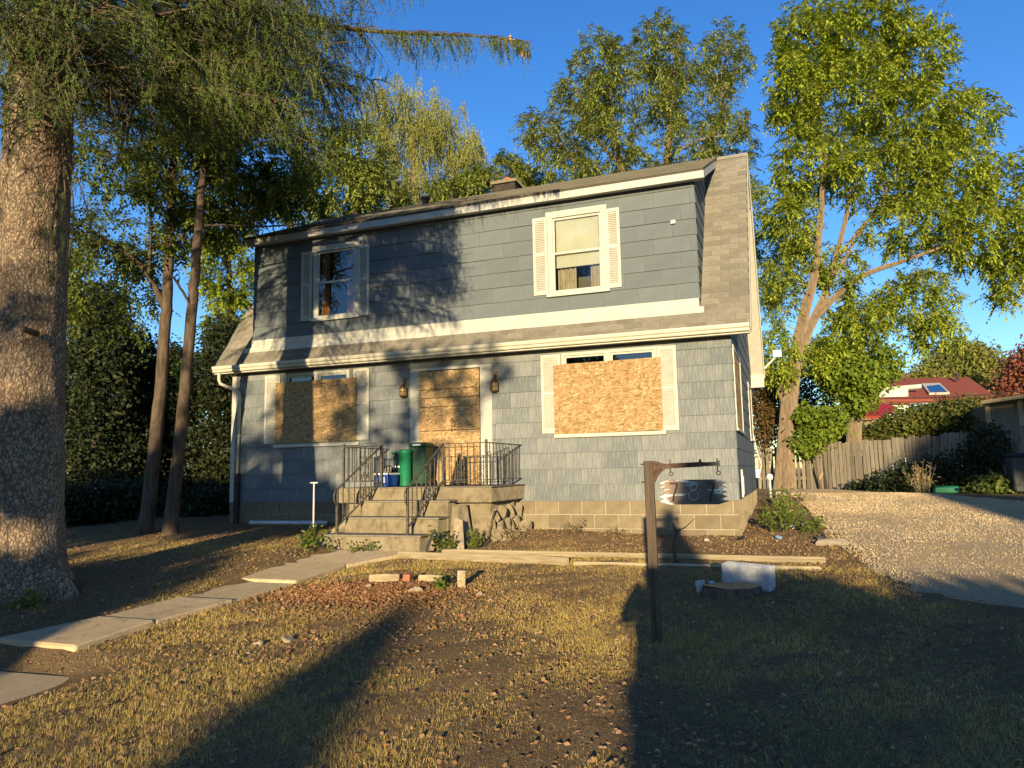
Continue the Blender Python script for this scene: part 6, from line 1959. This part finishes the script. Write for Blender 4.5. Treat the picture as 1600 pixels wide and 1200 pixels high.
# thin dead shrub by the sign post
zb_ = float(zg(-.62, -2.75)); m = MB()
m.tube([(-.62, -2.75, zb_), (-.64, -2.74, zb_ + .2), (-.60, -2.75, zb_ + .36), (-.63, -2.76, zb_ + .5)], [.022, .02, .016, .006], 6); m.tube([(-.61, -2.75, zb_ + .38), (-.48, -2.8, zb_ + .44), (-.36, -2.8, zb_ + .55)], [.01, .007, .003], 5); m.tube([(-.63, -2.75, zb_ + .28), (-.72, -2.7, zb_ + .36)], [.008, .003], 5)
tag(m.build("dead_shrub", MAT['bark_dark'], None), "thin dead shrub stem standing behind the sign post", "shrub")
# shaded shrubs in front of the fence, dry stalks in the sun
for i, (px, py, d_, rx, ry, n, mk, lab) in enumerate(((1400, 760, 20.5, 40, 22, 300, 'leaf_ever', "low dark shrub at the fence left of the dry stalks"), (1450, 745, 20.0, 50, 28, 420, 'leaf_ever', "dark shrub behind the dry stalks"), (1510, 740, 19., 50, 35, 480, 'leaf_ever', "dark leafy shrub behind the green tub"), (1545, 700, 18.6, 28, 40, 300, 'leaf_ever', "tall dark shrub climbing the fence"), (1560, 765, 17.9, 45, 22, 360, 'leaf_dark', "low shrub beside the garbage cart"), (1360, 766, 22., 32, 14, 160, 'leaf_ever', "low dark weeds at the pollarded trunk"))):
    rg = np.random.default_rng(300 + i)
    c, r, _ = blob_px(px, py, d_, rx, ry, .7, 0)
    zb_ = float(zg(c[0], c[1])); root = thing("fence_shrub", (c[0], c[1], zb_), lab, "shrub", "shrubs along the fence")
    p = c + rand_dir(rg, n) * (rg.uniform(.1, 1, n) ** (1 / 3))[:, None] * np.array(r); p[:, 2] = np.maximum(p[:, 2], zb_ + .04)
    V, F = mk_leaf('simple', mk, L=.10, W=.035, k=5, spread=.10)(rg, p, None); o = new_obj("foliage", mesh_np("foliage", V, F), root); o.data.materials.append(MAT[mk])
    w = [fast_tube(np.array([[c[0], c[1], zb_ - .05], (np.array([c[0], c[1], zb_]) + q) / 2, q]), .012, .003, 4) for q in p[:14]]
    V, F = join(w); o = new_obj("stems", mesh_np("stems", V, F), root); o.data.materials.append(MAT['bark_dark'])
c = at(1444, 784, 18.3)
make_plant("dry_stalks", (c[0], c[1]), .75, .28, 200, 'dry_weed', "sunlit clump of dry stalks at the end of the drive", "plant", "weeds by the drive", 330, .12, .012, 26, 'timber')


# ------------------------------------------------------------------ grass and fallen leaves
def on_lawn(x, y):
    L = np.interp(y, [-13.5, -6.5, -5.5, -4.62, -3.95, -2, 0, 4, 8, 13], [13, 6.8, 4.3, 2.6, 1.68, 1.45, 1.22, 1.08, .75, .4])
    ok = x < L + .10 + .07 * np.sin(y * 5.3 + 2 * np.sin(y * 11.7)) + .22 * np.sin(x * 23 + y * 41) * np.sin(y * 17)
    ok &= ~((x > LX(y) + .02) & (x < RX(y) - .02) & (y > -7.8) & (y < -2.5))
    ok &= ~((x > -5.9) & (x < -4.1) & (y < -8.0) & (y > -10.0))
    ok &= ~((x > -6.35) & (x < -3.6) & (y > -2.5))
    ok &= ~((x > -10) & (x < .05) & (y > -.06))
    ok &= np.hypot((x - .15), (y + 4.55) / .8) > .30
    ok &= np.hypot(x + 7.12, y + 6.0) > .55
    return ok


def patch(x, y):
    """uneven cover, 0..1"""
    return .5 + .25 * np.sin(x * 1.3 + 1.7 * np.sin(y * .9 + .4)) + .25 * np.sin(y * 1.9 + 1.3 * np.sin(x * 1.6 + 2.0))


def make_grass():
    rg = np.random.default_rng(91)
    N = 2600000
    x = rg.uniform(-11.5, 5.5, N); y = rg.uniform(-12.0, -.1, N)
    d = np.hypot(x - CAM[0], y - CAM[1])
    keep = rg.random(N) < np.minimum(1, (5.2 / np.maximum(d, 1)) ** 1.5)
    dirt = np.exp(-(((x + 3.6) / .95) ** 2 + ((y + 5.4) / .65) ** 2)) + .8 * np.exp(-((x + 7.0) ** 2 + (y + 5.8) ** 2) / 2.5) + .7 * ss(-2.9, -2.3, y) + .45 * np.exp(-(((x - .6) / 1.1) ** 2 + ((y + 5.2) / .7) ** 2))
    pc = patch(x, y)
    keep &= rg.random(N) < np.clip(.30 + .62 * pc - .80 * dirt, .07, 1)
    keep &= on_lawn(x, y)
    fr = (x - CAM[0]) * CF[0] + (y - CAM[1]) * CF[1]
    keep &= (fr > 1.6) & (np.abs((x - CAM[0]) * CR[0] + (y - CAM[1]) * CR[1]) < fr * .85 + 1.2)
    x, y, d, pc = x[keep], y[keep], d[keep], pc[keep]
    n = len(x); print("grass blades", n)
    z = zg(x, y) - .004
    cl = .5 + .5 * np.sin(x * 31 + 2.2 * np.sin(y * 17)) * np.sin(y * 27 + 2.0 * np.sin(x * 13)); h = rg.uniform(.010, .045, n) * (.6 + .5 * pc) * (.45 + 1.1 * cl); az = rg.uniform(0, 2 * math.pi, n); lean = rg.uniform(.1, 1.0, n) + 1.6 * rg.random(n) ** 3
    dr = np.stack([np.cos(az) * lean, np.sin(az) * lean, np.ones(n)], -1); dr = unit(dr)
    sd = np.stack([-np.sin(az), np.cos(az), np.zeros(n)], -1)
    wd = (.0009 + .0006 * rg.random(n)) * np.clip(d / 4.2, 1, 2.2)
    b = np.stack([x, y, z], -1)
    V = np.empty((n, 3, 3), np.float32)
    V[:, 0] = b - sd * wd[:, None]; V[:, 1] = b + sd * wd[:, None]; V[:, 2] = b + dr * h[:, None]
    F = np.arange(n * 3).reshape(n, 3)
    o = new_obj("grass", mesh_np("grass", V.reshape(-1, 3), F)); o.data.materials.append(MAT['grass'])
    tag(o, "short patchy yellow-green lawn grass", "grass", kind="stuff")


def scatter(name, label, n, mat, size, seed, dens, kind="stuff", curl=.35, box=(-12, 5.5, -12, 1.5)):
    rg = np.random.default_rng(seed)
    N = n * 8
    x = rg.uniform(box[0], box[1], N); y = rg.uniform(box[2], box[3], N)
    d = np.hypot(x - CAM[0], y - CAM[1])
    keep = on_lawn(x, y) & (rg.random(N) < dens(x, y) * np.minimum(1, (7. / np.maximum(d, 1)) ** .8))
    x, y, d = x[keep][:n], y[keep][:n], d[keep][:n]
    k = len(x); print(name, k)
    z = zg(x, y) + rg.uniform(.002, .016, k)
    az = rg.uniform(0, 2 * math.pi, k); s = size * rg.uniform(.5, 1.35, k)
    dx = np.stack([np.cos(az), np.sin(az), rg.normal(0, curl, k)], -1); dx = unit(dx)
    sy = unit(np.cross(dx, np.array([0, 0, 1.]) + rg.normal(0, curl, (k, 3))))
    nn = np.cross(sy, dx); b = np.stack([x, y, z], -1)
    cu = (rg.uniform(.03, .26, k) * s)[:, None]
    V = np.empty((k, 6, 3), np.float32)
    V[:, 0] = b - dx * s[:, None] * .5 + nn * cu * .5; V[:, 1] = b - dx * s[:, None] * .1 + sy * s[:, None] * .36 + nn * cu; V[:, 2] = b + dx * s[:, None] * .28 + sy * s[:, None] * .22 + nn * cu * .7
    V[:, 3] = b + dx * s[:, None] * .55 + nn * cu * rg.uniform(-.3, 1.3, (k, 1)); V[:, 4] = b + dx * s[:, None] * .25 - sy * s[:, None] * .26 + nn * cu * .8; V[:, 5] = b - dx * s[:, None] * .12 - sy * s[:, None] * .33 + nn * cu
    i = np.arange(k)[:, None] * 6
    F = np.concatenate([i + np.array([[0, 3, 2, 1]]), i + np.array([[0, 5, 4, 3]])])
    o = new_obj(name, mesh_np(name, V.reshape(-1, 3), F)); o.data.materials.append(mat)
    tag(o, label, name.replace("_", " ").split()[-1], kind=kind)


make_grass()
scatter("fallen_leaves", "brown curled fallen leaves strewn over the lawn", 38000, MAT['litter'], .031, 95,
        lambda x, y: np.clip(.22 + .3 * patch(y * .9 + 3, x * 1.1) + .8 * np.exp(-(((x + 3.1) / 1.4) ** 2 + ((y + 5.5) / 1.1) ** 2)) + .55 * ss(-2.9, -2.2, y) + .5 * np.exp(-((x + 7) ** 2 + (y + 5.8) ** 2) / 4) + .35 * np.exp(-(((x - .6) / 1.3) ** 2 + ((y + 5.2) / .8) ** 2)), 0, 1))
scatter("wood_chips", "orange wood chips heaped in the sunny leaf patch", 7000, MAT['chips'], .03, 96,
        lambda x, y: np.clip(1.3 * np.exp(-(((x + 3.75) / .75) ** 2 + ((y + 5.35) / .45) ** 2)) + .5 * np.exp(-(((x + 3.1) / .6) ** 2 + ((y + 5.2) / .4) ** 2)) + .008, 0, 1), curl=.9, box=(-5, -2, -6.6, -4.3))

def make_gravel():
    rg = np.random.default_rng(97); N = 260000
    y = rg.uniform(-7, 9, N); L = np.interp(y, [-13.5, -6.5, -5.5, -4.62, -3.95, -2, 0, 4, 8, 13], [13, 6.8, 4.3, 2.6, 1.68, 1.45, 1.22, 1.08, .75, .4]); Rr = np.interp(y, [-13.5, -4, 3, 6.5, 9.5, 13], [17, 9.5, 6.6, 4.9, 3.0, 1.9])
    x = L + (Rr - L) * rg.random(N); d = np.hypot(x - CAM[0], y - CAM[1])
    kp = (rg.random(N) < np.minimum(1, (8 / d) ** 1.2) * np.clip(.25 + .8 * patch(x * 1.4, y), 0, 1)) & (np.abs((x - CAM[0]) * CR[0] + (y - CAM[1]) * CR[1]) < ((x - CAM[0]) * CF[0] + (y - CAM[1]) * CF[1]) * .8 + .8)
    x, y, d = x[kp][:26000], y[kp][:26000], d[kp][:26000]; n = len(x); print("gravel", n)
    s = rg.uniform(.004, .011, n) * np.clip(d / 9, .8, 1.8); b = np.stack([x, y, zg(x, y) + .03], -1)
    a = rg.uniform(0, 6.28, n); V = np.empty((n, 4, 3), np.float32)
    for k in range(3):
        t = a + k * 2.094 + rg.normal(0, .3, n); V[:, k] = b + np.stack([np.cos(t) * s, np.sin(t) * s, -.3 * s], -1)
    V[:, 3] = b + np.stack([rg.normal(0, .3, n) * s, rg.normal(0, .3, n) * s, s * rg.uniform(.6, 1.2, n)], -1)
    i = np.arange(n)[:, None] * 4
    F = np.concatenate([i + np.array([[0, 1, 3]]), i + np.array([[1, 2, 3]]), i + np.array([[2, 0, 3]])])
    o = new_obj("gravel", mesh_np("gravel", V.reshape(-1, 3), F)); o.data.materials.append(MAT['pebbles'])
    tag(o, "loose tan gravel scattered over the driveway", "gravel", kind="stuff")


make_gravel()

# ------------------------------------------------------------------ unseen things placed behind the camera to shape the light and foreground shade
TE = math.tan(SUN_EL); RS = np.array([math.cos(SUN_AZ), math.sin(SUN_AZ)]); LS = np.array([-math.sin(SUN_AZ), math.cos(SUN_AZ)])


def sunpt(u, v, ds):
    p = CAM[:2] + RS * u - LS * ds
    return np.array([p[0], p[1], v + ds * TE])


def leafy(name, label, cat, blobs, n_leaf, mat, size, seed, group=None, trunk_u=None):
    """blobs: (u, v, ds, ru, rv, rd) ; a dense mass with a woody core"""
    rg = np.random.default_rng(seed)
    c0 = sunpt(blobs[0][0], 0, blobs[0][2]); zb_ = float(zg(c0[0], c0[1]))
    root = thing(name, (c0[0], c0[1], zb_), label, cat, group)
    pos = []; stems = []
    vol = np.array([b[3] * b[4] for b in blobs]); vol = vol / vol.sum()
    for b, w in zip(blobs, vol):
        k = int(n_leaf * w); d_ = rand_dir(rg, k) * (rg.uniform(.25, 1, k) ** (1 / 3))[:, None]
        c = sunpt(b[0], b[1], b[2])
        q = c + np.outer(d_[:, 0] * b[3], [RS[0], RS[1], 0]) + np.outer(d_[:, 1] * b[5], [LS[0], LS[1], 0]) + np.outer(d_[:, 2] * b[4], [0, 0, 1])
        g = zg(q[:, 0], q[:, 1]) + .03; q[:, 2] = np.maximum(q[:, 2], g); pos.append(q)
        if trunk_u is not None:
            t0 = sunpt(trunk_u, 0, b[2]); t0[2] = b[1] * .55 + 8 * TE + rg.uniform(0, .5)
            stems.append(fast_tube(np.array([t0, (t0 + c) / 2 + (0, 0, .25), c]), .018, .006, 5)); continue
        stems.append(fast_tube(np.array([[c[0], c[1], zb_ - .2], [c[0] + .05, c[1], (zb_ + c[2]) / 2], [c[0], c[1], max(c[2], zb_ + .3)]]), .10, .03, 7))
    if trunk_u is not None:
        t0 = sunpt(trunk_u, 0, blobs[0][2]); stems.append(fast_tube(np.array([[t0[0], t0[1], zb_ - .2], [t0[0], t0[1], zb_ + 2.5], [t0[0] + .1, t0[1], 5.5]]), .22, .08, 9))
    V, F = join(stems); o = new_obj("trunk", mesh_np("trunk", V, F, True), root); o.data.materials.append(MAT['bark_dark'])
    V, F = simple_leaves(rg, np.concatenate(pos), size, size * .38, .3); o = new_obj("foliage", mesh_np("foliage", V, F), root); o.data.materials.append(MAT[mat])


leafy("added_hedge", "clipped hedge along the street side of the lawn, behind the viewer", "hedge", [(u, .2, 8.0, .9, 0.86 - .025 * i + .05 * math.sin(i * 2.2), .5) for i, u in enumerate(np.arange(1.0, 8.2, .6))], 15000, 'leaf_hedge', .22, 401)  # invented hedge; its top sets the shade edge on the lawn
leafy("added_cedar", "small pointed cedar beside the hedge, behind the viewer", "tree", [(.45, .2, 9., .55, .8, .5), (.48, .8, 9., .36, .6, .4), (.48, 1.3, 9., .22, .5, .3), (.46, 1.7, 9., .10, .36, .2)], 9000, 'leaf_ever', .12, 402)  # made-up cedar, tapered to throw the pointed shadow by the house
leafy("added_bush", "bush on the open part of the lawn edge, behind the viewer", "shrub", [(-1.95, -.8, 24., .50, .8, .6), (-1.95, -.1, 24., .46, .45, .6), (-2.1, .22, 24., .34, .34, .5), (-2.2, .45, 24., .20, .28, .4)], 1900, 'leaf_hedge', .17, 403)  # made-up bush, set far back so its shadow strip falls soft
leafy("tall_shrub_row", "row of tall shrubs across the street side, behind the viewer's left", "hedge", [(u, .1, 8.0, 1.1, 1.15 + .15 * math.sin(u * 3), .8) for u in np.arange(-6.0, -16, -1.2)], 13000, 'leaf_dark', .25, 404)
leafy("street_tree", "street tree with a wide crown, behind the viewer's left", "tree", [(-7.6, 2.35, 11, .75, .62, 1), (-6.1, 2.2, 11, .55, .5, 1), (-9.6, 2.4, 11, 1.4, .8, 1.2), (-12, 2.5, 11, 1.8, .9, 1.5)], 13000, 'leaf_dark', .28, 405)
leafy("street_tree", "street tree over the driveway mouth, behind the viewer's right", "tree", [(7.95, 3.75, 24, .62, .5, .8), (9.3, 3.5, 24, .75, .45, .8), (8.9, 4.35, 24, 1.1, .8, 1), (10.6, 4.7, 24, 1.6, 1.2, 1.2), (12.8, 5.2, 24, 2.0, 1.8, 1.5)], 11000, 'leaf_dark', .3, 406)
leafy("sky_blocking_tree", "tall dense tree across the street, behind the viewer's left", "tree", [(-20, 3.5, 26, 4.0, 4.0, 3), (-25, 4, 26, 4.0, 5.0, 3), (-30, 4, 26, 4, 5, 3)], 9000, 'leaf_dark', .5, 407)  # added to cut the sky light reaching the front
leafy("sky_blocking_tree", "tall dense tree across the street, behind the viewer's right", "tree", [(18, 4.5, 26, 3.0, 4.4, 2), (23, 4.5, 26, 4.0, 5.0, 3), (28, 4, 26, 4.0, 5.0, 3)], 9000, 'leaf_dark', .5, 408)  # right-hand twin, also added to cut sky light
_rg = np.random.default_rng(12)
_cl = []
for _k in range(64):
    _u = _rg.uniform(-8.4, -2.3); _v = _rg.uniform(3.0, 5.0)
    if -7.0 < _u < -5.0 and _v < 3.9 and _rg.random() < .5: continue
    if _u > -3.4 and _v < 3.6: continue
    _cl.append((_u, _v, 8 + _rg.uniform(-.8, .8), _rg.uniform(.12, .34), _rg.uniform(.12, .3), .25))
for _k in range(0):
    _u = _rg.uniform(-8.3, -3.1); _v = _rg.uniform(4.9, 7.7)
    _cl.append((_u, _v, 8 + _rg.uniform(-.8, .8), _rg.uniform(.10, .30), _rg.uniform(.12, .34), .25))
leafy("street_maple", "open-crowned maple on the street side, behind the viewer", "tree", _cl, 2000, 'leaf_dark', .17, 410, trunk_u=-9.0)
# gabled garage across the street
gh = sunpt(7.0, 0, 20); gz_ = float(zg(gh[0], gh[1]))
gar = thing("garage", (gh[0], gh[1], gz_), "gabled garage across the street behind the viewer's right", "garage")


def gprism(name, prof, d0, d1, mat):
    V = []
    for ds in (d0, d1):
        for (u, v) in prof:
            q = sunpt(u, 0, ds); V.append((q[0], q[1], v))
    n = len(prof); m = MB(); m.add(V, [tuple(range(n))[::-1], tuple(range(n, 2 * n))] + [(i, (i + 1) % n, n + (i + 1) % n, n + i) for i in range(n)]); m.build(name, mat, gar)


tz = 20 * TE
gprism("wall", [(6.0, gz_ - .3), (11.2, gz_ - .3), (11.2, 2.0 + tz), (6.9, 3.05 + tz), (6.0, 1.75 + tz)], 20, 26, MAT['grey_siding'])
gprism("roof", [(5.75, 1.45 + tz), (6.89, 3.17 + tz), (11.4, 2.05 + tz), (11.4, 1.92 + tz), (6.89, 3.05 + tz), (5.82, 1.40 + tz)], 19.8, 26.2, MAT['roof_dark'])


def person():
    """the photographer, standing behind the camera with raised hands"""
    c = sunpt(.10, 0, .42); gx, gy = c[0], c[1]; gz = float(zg(gx, gy))
    fw = np.array([CF[0], CF[1], 0]); fw /= np.linalg.norm(fw); rt = np.array([fw[1], -fw[0], 0])
    J = {}
    E = []; P = []; Rr = []

    def j(nm, r_, f_, z_, rad):
        J[nm] = len(P); P.append(np.array([gx, gy, gz]) + rt * r_ + fw * f_ + np.array([0, 0, z_])); Rr.append(rad)
    j('pelvis', 0, 0, .95, .15); j('waist', 0, 0, 1.08, .18); j('chest', 0, 0, 1.28, .20); j('neck', 0, .01, 1.46, .06); j('head', 0, .03, 1.57, .095); j('top', 0, .02, 1.67, .085)
    E += [('pelvis', 'waist'), ('waist', 'chest'), ('chest', 'neck'), ('neck', 'head'), ('head', 'top')]
    for s, n in ((-1, 'l'), (1, 'r')):
        j('hip' + n, s * .10, 0, .90, .10); j('knee' + n, s * .11, .03, .48, .07); j('ankle' + n, s * .12, 0, .09, .045); j('toe' + n, s * .13, .17, .04, .04)
        E += [('pelvis', 'hip' + n), ('hip' + n, 'knee' + n), ('knee' + n, 'ankle' + n), ('ankle' + n, 'toe' + n)]
        j('sh' + n, s * .19, 0, 1.38, .085); j('el' + n, s * .24, .12, 1.20, .07); j('wr' + n, s * .12, .26, 1.42, .045); j('hand' + n, s * .07, .30, 1.47, .03)
        E += [('chest', 'sh' + n), ('sh' + n, 'el' + n), ('el' + n, 'wr' + n), ('wr' + n, 'hand' + n)]
    me = bpy.data.meshes.new("person"); me.from_pydata([tuple(p) for p in P], [(J[a], J[b]) for a, b in E], []); me.update()
    o = new_obj("person", me)
    md = o.modifiers.new("skin", 'SKIN')
    if not me.skin_vertices: me.attributes.new("skin", 'FLOAT', 'POINT')
    for k, sv in enumerate(me.skin_vertices[0].data):
        sv.radius = (Rr[k], Rr[k]); sv.use_root = (k == 0)
    o.modifiers.new("sub", 'SUBSURF').levels = 2
    o.modifiers["sub"].render_levels = 2
    me.materials.append(MAT['grey_plastic'])
    tag(o, "person in dark clothes standing behind the viewpoint with raised hands", "person")


person()
